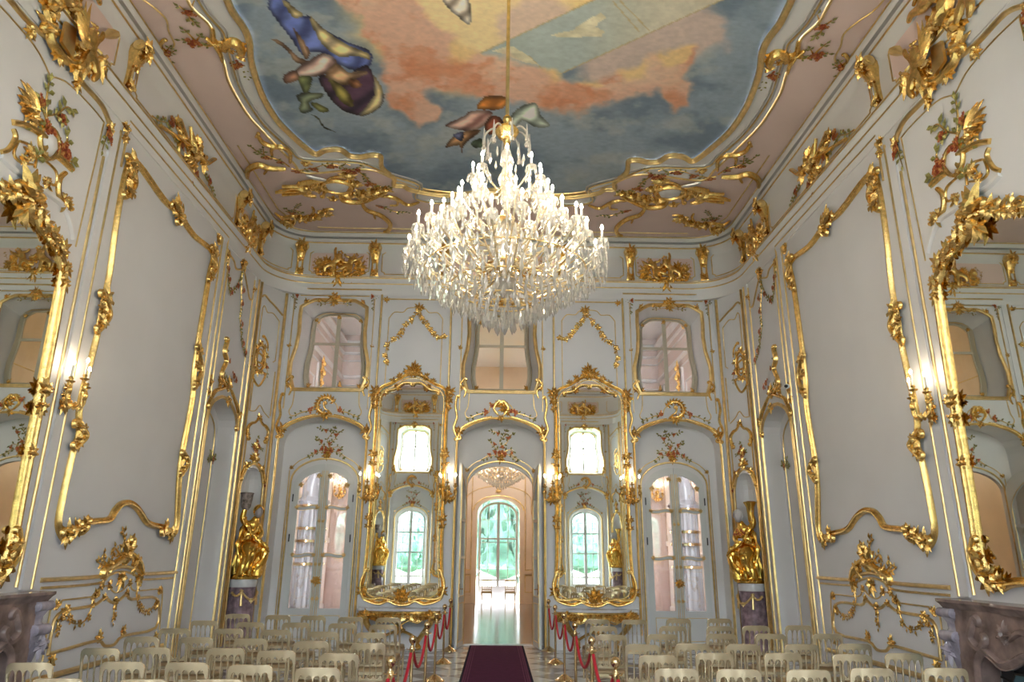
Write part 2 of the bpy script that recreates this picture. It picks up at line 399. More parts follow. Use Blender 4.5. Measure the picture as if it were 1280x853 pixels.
def upper_window(c, mp, rear):
    NW[0] += 1
    p = mp(c, 5.34, 0); w = thing('window_%d' % NW[0], None, None, p, kind='structure')
    mb = MB(); O, I = sh(WIN_O, c), sh(WIN_I, c)
    mb.grid([[mp(*a, 0), mp(*b, -.55)] for a, b in zip(O, I)], True); mb.build('reveal', M['wall'], w)
    mb = MB(); sweep(mb, mp, O, .085, .035, True, prof=FRAMEP); mb.build('gilt_surround', M['goldline'], w)
    mb = MB(); mb.grid([[mp(c + a * 1.0, b, -.55) for a, b in WIN_I], [mp(c + a * .975, 6.41 + (b - 6.41) * .98, -.50) for a, b in WIN_I], [mp(c + a * .93, 6.41 + (b - 6.41) * .96, -.56) for a, b in WIN_I], [mp(c + a, b, -.60) for a, b in WIN_G]], False, True); mb.build('window_casing', M['sash'], w)
    mb = MB(); sweep(mb, off(mp, -.545), [(c + a * .975, 6.41 + (b - 6.41) * .98) for a, b in WIN_I], .03, .03, True); mb.build('inner_gilt_line', M['goldline'], w)
    mb = MB(); 
    slab(mb, mp, rect(c - .045, c + .045, 5.5, 7.28), -.62, -.57); slab(mb, mp, rect(c - .62, c + .62, 6.55, 6.61), -.62, -.58)
    ring = [(c + a, b) for a, b in WIN_G]; rin = [(c + a * .93, 6.41 + (b - 6.41) * .965) for a, b in WIN_G]
    mb.grid([[mp(a, b, -.60) for a, b in ring], [mp(a, b, -.585) for a, b in rin], [mp(a, b, -.62) for a, b in rin]], False, True)
    mb.build('sash_bars', M['sash'], w)
    mb = MB(); plate(mb, mp, [(c + a, b) for a, b in WIN_G], (), -.61); mb.build('glass_pane', M['pane'], w, False)
    rng = random.Random(5 + NW[0]); mb = MB(); f = off(mp, -.57)
    for q, a in (((c, 7.26), -PI / 2), ((c - .55, 7.18), -.8), ((c + .55, 7.18), PI + .8), ((c - .6, 5.55), .7), ((c + .6, 5.55), PI - .7)): mb = MB(); rocaille(mb, f, q, .11, a, rng, 3, 1.6); mb.build('sash_mount', M['gold'], w)
    return w
for c in (-3.9, 0, 3.9): upper_window(c, MFW, False)
for c in (-3.9, 0, 3.9): upper_window(c, rearm(MFW), True)
# french windows of the rear wall (seen in the mirrors) with lawn and trees outside
def french_window(c, mp, d, hw, sp, top, zrail=(.9, 1.9, 2.75), paint='white'):
    NW[0] += 1
    w = thing('window_%d' % NW[0], None, None, mp(c, 0, -d), kind='structure')
    A = sh(arch(0, hw, 0, sp, top), c); B = sh(arch(0, hw - .09, .12, sp, top - .09), c); mb = MB(); f = off(mp, -d)
    mb.grid([[f(a, b, .02) for a, b in A], [f(a, b, .02) for a, b in B], [f(a, b, -.08) for a, b in B]])
    slab(mb, f, rect(c - .06, c + .06, 0, top - .02), -.05, .03)
    for z in zrail: slab(mb, f, rect(c - hw + .05, c + hw - .05, z - .03, z + .03), -.04, .015)
    slab(mb, f, rect(c - hw + .03, c + hw - .03, 0, .62), -.05, .0)
    mb.build('window_frame', M[paint], w)
    mb = MB()
    for x in (-hw * .5, hw * .5): slab(mb, f, rect(c + x - .012, c + x + .012, .6, sp + (top - sp) * .8), -.03, .0)
    for z in (1.35, 2.3, 3.2): slab(mb, f, rect(c - hw + .05, c + hw - .05, z - .01, z + .01), -.03, .0)
    mb.build('glazing_bars', M['white'], w)
    mb = MB(); plate(mb, f, A, (), -.045); mb.build('glass_pane', M['pane'], w, False)
    return w
for c in (-3.9, 3.9): french_window(c, rearm(MFW), .5, .66, 3.28, 3.74)
french_window(0, rearm(MFW), .66, .80, 3.28, 3.77)
# ------------------------------------------------------------------ side walls with a shallow arched recess
RC, RH = 13.52, .77
REC = [(RC + a * RH / .97, b if b < 3 else 4.72 + (b - 4.75) * 1.) for a, b in BAY]
def side_wall(name, sx):
    mp = lambda u, v, n: Vector((sx * (WX - n), u, v)); mb = MB()
    y0, y1 = 2 * YC - CHA.y, CHA.y
    near = [(2 * YC - a, b) for a, b in REC]
    outer = [(y0, 0)] + near + [] + REC[::-1] + [(y1, 0), (y1, 9.2), (y0, 9.2)]
    # near recess outline runs low y to high y
    if near[0][0] > near[-1][0]: near = near[::-1]
    rr = REC if REC[0][0] < REC[-1][0] else REC[::-1]
    outer = [(y0, 0)] + near + rr + [(y1, 0), (y1, 9.2), (y0, 9.2)]
    plate(mb, mp, outer, (), 0)
    for q in (near, rr):
        mb.grid([[mp(a, b, 0), mp(a, b, -.36)] for a, b in q]); plate(mb, mp, q, (), -.36)
    return struct(name, mb, M['wall'])
side_wall('wall_left', -1); side_wall('wall_right', 1)
# corner walls, each with a round-headed niche for a statue
NCU, NHW, NSP, NTOP = CHL * .5, .285, 3.22, 3.56
def corner(name, sx, rear):
    def mp(u, v, n):
        q = MCH(u, v, n); return Vector((q.x if sx < 0 else -q.x, 2 * YC - q.y if rear else q.y, q.z))
    mb = MB(); A = [(NCU + a * NHW / .97, NSP + (b - 4.15) * (NTOP - NSP) / .6 if b > 4.1 else (0 if b == 0 else 1.5)) for a, b in BAY]; A = A[::-1]
    plate(mb, mp, [(-.06, 0)] + A + [(CHL + .06, 0), (CHL + .06, 9.2), (-.06, 9.2)], (), 0)
    # half-round niche
    rows = []
    for i in range(11):
        t = i / 10; rows.append([mp(NCU - NHW * math.cos(PI * t), v, -.30 * math.sin(PI * t)) for v in (0, 1.5, NSP)])
    mb.grid(rows)
    top = []
    for j in range(6):
        a = j / 5 * PI / 2
        top.append([mp(NCU - NHW * math.cos(PI * i / 10) * math.cos(a), NSP + (NTOP - NSP) * math.sin(a), -.30 * math.sin(PI * i / 10) * math.cos(a)) for i in range(11)])
    mb.grid(top)
    return struct(name, mb, M['wall'])
corner('wall_far_left_corner', -1, False); corner('wall_far_right_corner', 1, False)
corner('wall_rear_left_corner', -1, True); corner('wall_rear_right_corner', 1, True)
# ------------------------------------------------------------------ floor of lozenge tiles
fm = bpy.data.materials.new('lozenge_tiles'); fm.use_nodes = True; nt = fm.node_tree; b = nt.nodes['Principled BSDF']
tc = nt.nodes.new('ShaderNodeTexCoord'); mpn = nt.nodes.new('ShaderNodeMapping'); mpn.inputs['Rotation'].default_value = (0, 0, PI / 4); mpn.inputs['Location'].default_value = (.1, .07, 0)
ck = nt.nodes.new('ShaderNodeTexChecker'); ck.inputs['Scale'].default_value = 2.1; ck.inputs[1].default_value = (.70, .70, .70, 1); ck.inputs[2].default_value = (.34, .30, .28, 1)
nz = nt.nodes.new('ShaderNodeTexNoise'); nz.inputs['Scale'].default_value = 7
mx = nt.nodes.new('ShaderNodeMix'); mx.data_type = 'RGBA'; mx.blend_type = 'OVERLAY'; mx.inputs[0].default_value = .35
nt.links.new(tc.outputs['Object'], mpn.inputs[0]); nt.links.new(mpn.outputs[0], ck.inputs[0]); nt.links.new(tc.outputs['Object'], nz.inputs[0])
nt.links.new(ck.outputs[0], mx.inputs[6]); nt.links.new(nz.outputs['Fac'], mx.inputs[7]); nt.links.new(mx.outputs[2], b.inputs['Base Color'])
b.inputs['Roughness'].default_value = .16
mb = MB(); mb.add([(-6.2, YR - .9, 0), (6.2, YR - .9, 0), (6.2, 16.05, 0), (-6.2, 16.05, 0)], [(0, 1, 2, 3)]); struct('floor', mb, fm)
pm = bpy.data.materials.new('parquet'); pm.use_nodes = True; nt = pm.node_tree; b = nt.nodes['Principled BSDF']
tc = nt.nodes.new('ShaderNodeTexCoord'); br = nt.nodes.new('ShaderNodeTexBrick'); br.inputs['Scale'].default_value = 3.2; br.inputs['Mortar Size'].default_value = .008
br.inputs[1].default_value = (.15, .105, .08, 1); br.inputs[2].default_value = (.125, .085, .065, 1); br.inputs[3].default_value = (.16, .09, .05, 1)
nt.links.new(tc.outputs['Object'], br.inputs[0]); nt.links.new(br.outputs[0], b.inputs['Base Color']); b.inputs['Roughness'].default_value = .17
mb = MB(); mb.add([(-9.5, 16.05, 0), (9.5, 16.05, 0), (9.5, 29.5, 0), (-9.5, 29.5, 0)], [(0, 1, 2, 3)]); struct('floor_beyond', mb, pm)
mb = MB(); box(mb, (0, 16.08, .005), (1.5, .14, .02)); box(mb, (0, 16.13, .012), (1.5, .05, .014)); trim(mb, 'marbletop', smooth=False)
# ------------------------------------------------------------------ cornice, swept round the room
PROF = [(-.12, 7.60), (.02, 7.60), (.035, 7.66), (.035, 7.80), (.06, 7.83), (.06, 7.89), (.085, 7.92), (.10, 7.97), (.10, 8.03), (.045, 8.06), (.03, 8.09), (.028, 8.62), (.05, 8.72), (.10, 8.81), (.115, 8.85),
        (.115, 8.90), (.10, 8.93), (.12, 8.975)]
PROF2 = [(.15, 9.02), (.17, 9.05), (.17, 9.09), (.185, 9.152)]
def cosamp(st=.0):
    return [0, S1 * .25, S1 * .5, S1 * .75] + [S1 + PI / 2 * i / 16 for i in range(17)] + [S2 + 1.5, S2 + 3, S3]
def cornice(mb, tr, prof):
    f = tr(MCO); mb.grid([[f(s, z, n) for n, z in prof] for s in cosamp()])
def _c(mb, tr): cornice(mb, tr, PROF); cornice(mb, tr, PROF2)
quad_trim(_c, 'white')
quad_trim(lambda mb, tr: cornice(mb, tr, [(.12, 8.975), (.09, 8.985), (.085, 9.0), (.10, 9.015), (.15, 9.02)]), 'silver')
def coline(z, n, w):
    def f(mb, tr):
        g = tr(MCO); mb.grid([[g(s, z + w * a, n + w * b) for a, b in ((-.5, 0), (-.4, .35), (0, .5), (.4, .35), (.5, 0))] for s in cosamp()])
    return f
for z, n, w in ((8.875, .113, .036), (7.87, .058, .03), (8.0, .098, .036), (8.065, .042, .022), (9.125, .18, .03)): quad_trim(coline(z, n, w))
# frieze panels: gilt outline with notched corners, some with a rose ground
def notched(s0, s1, z0, z1, c=.07):
    return [(s0 + c, z0), (s1 - c, z0), (s1 - c, z0 + c * .5), (s1, z0 + c), (s1, z1 - c), (s1 - c, z1 - c * .3), (s1 - c, z1), (s0 + c, z1), (s0 + c, z1 - c * .3), (s0, z1 - c), (s0, z0 + c), (s0 + c, z0 + c * .5)]
def densify(p, k=8, closed=True):
    out = []
    for i in range(len(p) if closed else len(p) - 1):
        a, b = p[i], p[(i + 1) % len(p)]; m = max(1, int(math.dist(a, b) / .12))
        out += [(a[0] + (b[0] - a[0]) * j / m, a[1] + (b[1] - a[1]) * j / m) for j in range(m)]
    return out if closed else out + [p[-1]]
PINKP = [(-1.05, 1.05), (5.86, 6.95), (8.70, 10.10), (12.0, 14.52)]
WHITEP = [(1.62, 5.60), (7.28, 8.28), (10.40, 11.75)]
def MCOx(s, z, n):
    if s < 0:
        q = MCO(-s, z, n); return Vector((q.x, 2 * YC - q.y, q.z))
    if s > S3:
        q = MCO(2 * S3 - s, z, n); return Vector((-q.x, q.y, q.z))
    return MCO(s, z, n)
def _fl(mb, tr):
    for s0, s1 in PINKP + WHITEP:
        if s0 < 0: sweep(mb, tr(off(MCOx, .028)), densify([(0, 8.70), (s1 - .07, 8.70), (s1 - .07, 8.68), (s1, 8.63), (s1, 8.2), (s1 - .07, 8.165), (s1 - .07, 8.13), (0, 8.13)], closed=False), .026, .014)
        elif s1 > S3: sweep(mb, tr(off(MCOx, .028)), densify([(S3, 8.70), (s0 + .07, 8.70), (s0 + .07, 8.68), (s0, 8.63), (s0, 8.2), (s0 + .07, 8.165), (s0 + .07, 8.13), (S3, 8.13)], closed=False), .026, .014)
        else: sweep(mb, tr(off(MCOx, .028)), densify(notched(s0, s1, 8.13, 8.70)), .026, .014, True)
quad_trim(_fl)
def _fp(mb, tr):
    f = tr(off(MCOx, .028))
    for s0, s1 in PINKP:
        n = max(4, int((s1 - s0) / .15))
        for e, zz, k in ((.03, (8.21, 8.62), .007), (.08, (8.14, 8.69), .006)):
            a, b = max(0, s0 + e), min(S3, s1 - e); mb.grid([[f(a + (b - a) * i / n, z, k) for z in zz] for i in range(n + 1)])
quad_trim(_fp, 'pink')
# ------------------------------------------------------------------ ceiling: rose field, white ribs, gilt lines, painting
def _mirq(pts):     # pts of the far left quarter ordered from the long axis (y smallest) to the cross axis (x -> 0)
    a = pts + [(-x, y) for x, y in pts[::-1]]
    return a + [(x, 2 * YC - y) for x, y in a[::-1]]
OUTG = CPS([(241.6, 10.5), (262.7, 31.7), (266.2, 52.8), (278.5, 73.9), (285.5, 100), (299.6, 126.6), (313.2, 146.9), (340.6, 176.4), (366, 202), (384, 216)])
OUTG = [(OUTG[0][0] + .05, YC + .0)] + [(OUTG[0][0], OUTG[0][1] - .25)] + OUTG + [(-2.75, 12.35), (-2.2, 12.75), (-1.6, 13.12), (-.8, 13.26), (-.25, 13.30)]
GRO = CPS([(250.3, 0), (262.7, 17.6), (278.5, 35.2), (282, 45.7), (290.8, 77.4), (299.6, 105.5), (313.7, 130), (326, 147.7), (338.5, 161.6), (361.7, 182.7), (380.7, 197.5)])
GRO = [(GRO[0][0], YC)] + GRO + [(-2.85, 12.05), (-2.3, 12.5), (-1.75, 12.88)] + CPS([(520, 246), (560, 251.3)]) + [(-.25, 13.19)]
INN = CPS([(285.5, 0), (292.6, 14), (304.9, 31.7), (311.9, 49.2), (313.7, 70.3), (318.9, 91.4), (329.5, 119.6), (345.3, 146), (359.6, 161.6), (380.7, 180.6), (395.5, 190.1), (408, 184.9), (425, 184.4), (437.7, 192.2), (452.4, 193.3), (465, 191.2), (475.6, 193.3), (476.7, 203.8), (479.9, 210.2), (492.5, 220.7), (492.5, 229.1), (505, 230.2), (515.7, 235.5), (560, 241.8)])
INN = [(INN[0][0] + .04, YC)] + INN + [(-.25, 13.02)]
smo = lambda q, k=4: cr(q, k)
OUTC, GROC, INNC = [_mirq(smo(q)) for q in (OUTG, GRO, INN)]
mb = MB(); plate(mb, MCL, [(-5.6, YR - .2), (5.6, YR - .2), (5.6, YF + .2), (-5.6, YF + .2)], [OUTC], 0); struct('ceiling', mb, M['pink'])
mb = MB(); plate(mb, MCL, OUTC, [GROC], .012); plate(mb, MCL, GROC, [INNC], .03); wallstrip(mb, MCL, OUTC, 0, .012); trim(mb, 'white', smooth=False)
mb = MB(); sweep(mb, MCL, GROC, .13, .035, True, prof=[(-1, .2), (-.8, 1), (-.5, .6), (0, .25), (.5, .5), (.8, 1), (1, .3)], n0=.012); trim(mb, 'silver')
mb = MB(); sweep(mb, MCL, OUTC, .06, .035, True); sweep(mb, MCL, GROC, .022, .03, True, n0=.045); trim(mb)
mb = MB(); sweep(mb, MCL, INNC, .10, .075, True, prof=FRAMEP, n0=.02); trim(mb)
# inner gilt line of the rose field, stepping round the corner pieces
def _il(mb, tr):
    f = tr(MCL)
    sweep(mb, f, [(-5.02, 11.6), (-5.02, 14.15), (-4.9, 14.5)], .03, .016)
    sweep(mb, f, [(-4.35, 15.0), (-4.0, 15.02), (-1.85, 15.02)], .03, .016)
    sweep(mb, f, cr([(-5.1, 9.0), (-5.0, 8.85), (-4.97, 8.6), (-4.9, 8.35), (-4.98, 8.1), (-5.12, 7.8), (-5.15, 7.1)], 4), .03, .016)
quad_trim(_il)
# the painted sky, drawn as colours on the flat ceiling field
def fbm(x, y, octv=5, seed=0):
    r = np.random.RandomState(seed); tab = r.rand(256, 256); out = np.zeros_like(x); amp = .5; tot = 0
    for o in range(octv):
        fx, fy = x * 2 ** o + 17.3 * o, y * 2 ** o + 9.1 * o
        ix, iy = np.floor(fx).astype(int), np.floor(fy).astype(int); tx, ty = fx - ix, fy - iy
        tx, ty = tx * tx * (3 - 2 * tx), ty * ty * (3 - 2 * ty); g = lambda a, c: tab[a % 256, c % 256]
        out += amp * ((g(ix, iy) * (1 - tx) + g(ix + 1, iy) * tx) * (1 - ty) + (g(ix, iy + 1) * (1 - tx) + g(ix + 1, iy + 1) * tx) * ty)
        tot += amp; amp *= .55
    return out / tot
def inpoly(X, Y, P):
    ins = np.zeros(X.shape, bool); n = len(P)
    for i in range(n):
        (x1, y1), (x2, y2) = P[i], P[(i + 1) % n]
        if y1 == y2: continue
        ins ^= ((y1 > Y) != (y2 > Y)) & (X < (x2 - x1) * (Y - y1) / (y2 - y1) + x1)
    return ins
def paint_sky(wx, wy):
    # coordinates on the painting itself, in the units the photograph was measured in
    v = np.stack([wx - CAM[0], wy - CAM[1], np.full_like(wx, ZC - CAM[2])], -1) @ CM
    X = CCX - v[..., 0] / v[..., 2] * CF; Y = CCY + v[..., 1] / v[..., 2] * CF
    far = wy < YC + .2
    X = np.where(far, 640 + wx * 85, X); Y = np.where(far, (YC - wy) * -60 - 10, Y)
    C = lambda r, g, b: np.array([r, g, b], float)
    n1 = fbm(X / 90, Y / 45, 5, 1); n2 = fbm(X / 40, Y / 22, 5, 2); n3 = fbm(X / 18, Y / 9, 4, 3)
    Xw = X + (n2 - .5) * 34; Yw = Y + (fbm(X / 40, Y / 30, 5, 7) - .5) * 30
    def mixc(col, c, a): return col * (1 - a[..., None]) + c * a[..., None]
    ss = lambda a, b, t: np.clip((t - a) / (b - a), 0, 1) ** 2 * (3 - 2 * np.clip((t - a) / (b - a), 0, 1))
    col = np.zeros(X.shape + (3,)) + C(140, 156, 170)
    col = mixc(col, C(104, 122, 140), ss(.42, .62, n1) * .9); col = mixc(col, C(164, 172, 172), ss(.5, .72, n2) * .75)
    col = mixc(col, C(166, 168, 160), ss(180, 235, Y) * ss(640, 800, X) * .5)
    def blobs(L):
        f = np.zeros(X.shape)
        for bx, by, br in L: f += np.exp(-((Xw - bx) ** 2 + (Yw - by) ** 2) / (br * br))
        return f
    f = blobs([(600, -10, 95), (540, 20, 70), (650, 15, 70), (585, 45, 50), (480, -40, 90), (700, -40, 90)])
    col = mixc(col, C(226, 200, 138), ss(.35, 1.0, f)); col = mixc(col, C(236, 216, 176), ss(.9, 1.6, f) * .6)
    f = blobs([(690, 30, 45), (650, 45, 40), (820, 55, 45), (760, 85, 40), (850, 45, 35), (880, 40, 35)]); col = mixc(col, C(208, 184, 172), ss(.4, .9, f) * .85)
    band = [(600, 66), (745, -2), (960, -100), (1120, -60), (905, -2), (805, 44), (700, 92), (650, 95)]
    ib = inpoly(X, Y, band).astype(float); bc = mixc(np.zeros(X.shape + (3,)) + C(164, 178, 176), C(204, 198, 178), ss(700, 850, X)); bc += (n2[..., None] - .5) * 30
    col = col * (1 - ib[..., None]) + bc * ib[..., None]
    for (a, b_) in (((660, 68), (690, 98)), ((765, 0), (800, 40)), ((775, 0), (812, 38)), ((600, 66), (745, -2)), ((700, 92), (905, -2))):
        dx, dy = b_[0] - a[0], b_[1] - a[1]; l = math.hypot(dx, dy); t = ((X - a[0]) * dx + (Y - a[1]) * dy) / l; d = np.abs((X - a[0]) * dy - (Y - a[1]) * dx) / l
        col = mixc(col, C(178, 160, 112), ((d < .9) & (t > 0) & (t < l)).astype(float) * .7)
    # pale ornament on the band
    for P in ([(690, 42), (715, 38), (735, 25), (752, 14), (757, 22), (745, 34), (757, 40), (752, 46), (728, 46), (705, 46)], [(614, 62), (640, 58), (655, 66), (668, 76), (676, 82), (650, 76), (634, 70)]):
        col = mixc(col, C(216, 206, 172) + (n3[..., None] - .5) * 90, inpoly(Xw * .25 + X * .75, Yw * .25 + Y * .75, P).astype(float) * .8)
    # warm cloud bank
    big = [(500, 15, 34), (478, 2, 30), (455, -12, 30), (520, 55, 34), (500, 90, 26), (540, 75, 30), (505, 120, 20), (525, 138, 16), (545, 140, 14), (575, 82, 28), (610, 92, 26), (640, 100, 24), (672, 108, 24), (705, 118, 23), (735, 122, 20), (765, 116, 22), (795, 104, 24), (822, 92, 24), (845, 78, 22), (862, 72, 15), (848, 108, 16), (843, 128, 12), (470, 30, 16), (430, -8, 18)]
    f = blobs(big); a = ss(.36, .86, f)
    cl = np.zeros(X.shape + (3,)) + C(212, 172, 150)
    cl = mixc(cl, C(206, 150, 120), ss(.46, .64, n2)); cl = mixc(cl, C(222, 192, 168), ss(.55, .75, n1) * .8); cl = mixc(cl, C(200, 134, 102), ss(.55, .7, n3) * ss(.4, .6, n2) * .8)
    g = blobs([(690, 88, 22), (740, 98, 18), (790, 88, 22), (835, 66, 22), (860, 66, 14), (575, 60, 22)]); cl = mixc(cl, C(226, 198, 138), ss(.4, .9, g) * .85)
    g = blobs([(575, 82, 16), (690, 118, 22), (520, 82, 12), (545, 84, 14), (843, 128, 16), (750, 124, 18), (610, 78, 10), (508, 130, 14)]); cl = mixc(cl, C(200, 132, 96), ss(.4, 1., g) * .7)
    col = mixc(col, cl, a)
    # draped figures: a large group in a star-sown mantle, and a small flying pair
    def fig(P, c, c2=None, ang=0., fr=5., mixw=.5):
        nonlocal col
        P = cr(P, 3, True)
        m = inpoly(X + (n3 - .5) * 3, Y + (n3 - .5) * 3, P)
        k = .5 + .5 * np.sin((X * math.cos(ang) + Y * math.sin(ang)) / fr + 4 * n2); cc = C(*c) * (1.06 - k[..., None] ** 2 * min(1, mixw * 1.7)) + C(*(c2 or [q * .6 for q in c])) * (k[..., None] ** 2 * min(1, mixw * 1.7))
        d = np.full(X.shape, 99.)
        for i in range(len(P)):
            (x1, y1), (x2, y2) = P[i], P[(i + 1) % len(P)]; l2 = (x2 - x1) ** 2 + (y2 - y1) ** 2 + 1e-6
            t = np.clip(((X - x1) * (x2 - x1) + (Y - y1) * (y2 - y1)) / l2, 0, 1); d = np.minimum(d, np.hypot(X - x1 - t * (x2 - x1), Y - y1 - t * (y2 - y1)))
        cc = cc * (.52 + .54 * ss(0, 6.5, d))[..., None]; cc = cc + (n3[..., None] - .5) * 26
        cc = cc * (1.10 - .30 * k ** 1.5)[..., None]; col[m] = cc[m]
    fr = lambda pts: [(320 + a / 5.017, b / 5.017) for a, b in pts]
    fig(fr([(80, 0), (85, 60), (150, 150), (220, 240), (290, 340), (350, 320), (420, 330), (520, 400), (620, 440), (700, 420), (730, 350), (690, 300), (600, 270), (520, 230), (430, 180), (340, 95), (290, 90), (200, 0), (80, -200)]), (92, 108, 168), (60, 72, 128), .6, 6)
    fig(fr([(340, 95), (430, 180), (560, 270), (700, 330), (710, 370), (640, 350), (520, 350), (430, 290), (370, 200)]), (216, 196, 136), (178, 160, 130), .9, 4)
    fig(fr([(160, 0), (200, 10), (260, 60), (300, 90), (240, 110), (200, 60)]), (216, 198, 142), (180, 160, 110), .5, 4)
    fig(fr([(390, 470), (440, 580), (530, 680), (640, 722), (730, 705), (800, 640), (795, 560), (740, 470), (690, 400), (600, 450), (500, 470)]), (70, 48, 66), (40, 30, 52), .8, 5)
    fig(fr([(740, 470), (795, 560), (800, 640), (730, 700), (640, 722), (700, 660), (740, 590), (735, 520)]), (206, 188, 136), (104, 112, 160), .3, 5, .7)
    fig(fr([(450, 480), (520, 520), (590, 590), (610, 670), (540, 640), (490, 570)]), (150, 140, 70), (110, 96, 50), .4, 4)
    fig(fr([(100, 245), (150, 255), (200, 290), (260, 350), (320, 380), (290, 400), (240, 380), (190, 310)]), (196, 156, 120), (140, 100, 70), .7, 5)
    fig(fr([(230, 170), (260, 200), (310, 270), (340, 340), (310, 370), (280, 290)]), (200, 160, 124), (150, 110, 80), .7, 5)
    fig(fr([(250, 430), (330, 380), (420, 330), (510, 380), (470, 440), (400, 470), (260, 480)]), (214, 190, 176), (160, 120, 112), .9, 3)
    fig(fr([(170, 510), (175, 460), (250, 435), (270, 490), (210, 515)]), (190, 140, 110), (140, 96, 80), .9, 3)
    fig(fr([(430, 470), (500, 390), (580, 450), (690, 440), (695, 465), (600, 500), (560, 530), (480, 500)]), (206, 170, 130), (160, 120, 84), .9, 4)
    fig(fr([(575, 490), (640, 500), (660, 540), (600, 545)]), (190, 130, 84), (120, 70, 40), .2, 3)
    fig(fr([(262, 480), (350, 480), (330, 570), (300, 580)]), (140, 150, 92), (96, 108, 70), .6, 4)
    fig(fr([(250, 600), (300, 575), (415, 580), (410, 610), (330, 640), (360, 690), (310, 712), (270, 690), (275, 640)]), (124, 134, 104), (76, 86, 78), .9, 4)
    fig(fr([(340, 640), (400, 650), (460, 690), (400, 700)]), (140, 140, 76), None, .3, 5)
    fig(fr([(340, 712), (400, 740), (430, 790), (512, 830), (425, 800), (395, 750)]), (110, 112, 70), None, .3, 5)
    g2 = lambda pts: [(500 + a / 4.266, b / 4.266) for a, b in pts]
    fig(g2([(410, 578), (450, 515), (575, 520), (545, 582)]), (196, 124, 50), (160, 90, 30), .5, 6)
    fig(g2([(240, 670), (340, 620), (380, 590), (480, 590), (490, 620), (430, 680), (360, 695)]), (206, 172, 158), (150, 96, 88), .9, 3)
    fig(g2([(450, 660), (500, 615), (550, 640), (545, 700), (480, 720)]), (130, 66, 44), (84, 40, 30), .5, 4)
    fig(g2([(270, 740), (330, 700), (430, 690), (400, 720), (340, 770), (330, 815), (310, 770), (240, 788)]), (186, 140, 96), (130, 84, 56), .5, 4)
    fig(g2([(280, 715), (340, 700), (325, 750)]), (120, 126, 170), None, .4, 3)
    fig(g2([(585, 640), (620, 580), (720, 545), (750, 610), (800, 670), (720, 675), (650, 640), (610, 690)]), (200, 212, 196), (150, 168, 156), .8, 4)
    fig(g2([(380, 760), (430, 735), (450, 780), (400, 790)]), (96, 120, 90), None, .4, 3)
    fig(g2([(235, -30), (235, 15), (290, 70), (370, 130), (380, 60), (350, -30)]), (206, 198, 186), (140, 124, 108), .9, 3)
    col = col * (.93 + .14 * fbm(X / 6, Y / 2.4, 3, 11))[..., None]
    return np.clip(col * 1.04 + 12, 0, 255)
def painting():
    xs = [p[0] for p in INNC]; x0, x1 = min(xs) - .02, max(xs) + .02; ymax = max(p[1] for p in INNC) + .02
    nx = int((x1 - x0) / .024); ny1 = int((ymax - YC) / .024)
    gx = np.linspace(x0, x1, nx); gy = np.concatenate([np.linspace(2 * YC - ymax, YC, 60)[:-1], np.linspace(YC, ymax, ny1)])
    WXg, WYg = np.meshgrid(gx, gy); rgb = paint_sky(WXg, WYg) / 255.
    ins = inpoly(WXg, WYg, INNC)
    ny = len(gy); idx = np.arange(nx * ny).reshape(ny, nx)
    a, b, c, d = idx[:-1, :-1], idx[:-1, 1:], idx[1:, 1:], idx[1:, :-1]
    keep = (ins[:-1, :-1] | ins[:-1, 1:] | ins[1:, 1:] | ins[1:, :-1]); q = np.stack([a, b, c, d], -1)[keep]
    used, inv = np.unique(q, return_inverse=True); inv = inv.reshape(q.shape)
    V = np.stack([WXg.ravel()[used], WYg.ravel()[used], np.full(len(used), ZC - .01)], -1)
    me = bpy.data.meshes.new('ceiling_painting'); me.from_pydata(V.tolist(), [], inv.tolist())
    lin = np.where(rgb <= .04045, rgb / 12.92, ((rgb + .055) / 1.055) ** 2.4).reshape(-1, 3)[used]
    at = me.color_attributes.new('Paint', 'FLOAT_COLOR', 'POINT'); at.data.foreach_set('color', np.concatenate([lin, np.ones((len(used), 1))], 1).astype(np.float32).ravel())
    m = bpy.data.materials.new('fresco_paint'); m.use_nodes = True; nt = m.node_tree; v = nt.nodes.new('ShaderNodeVertexColor'); v.layer_name = 'Paint'
    nt.links.new(v.outputs[0], nt.nodes['Principled BSDF'].inputs['Base Color']); nt.nodes['Principled BSDF'].inputs['Roughness'].default_value = .7
    me.materials.append(m); o = bpy.data.objects.new('ceiling_painting', me); COL.objects.link(o)
    tag(o, 'painted sky with orange clouds and draped figures in the curved ceiling frame', 'painting')
painting()
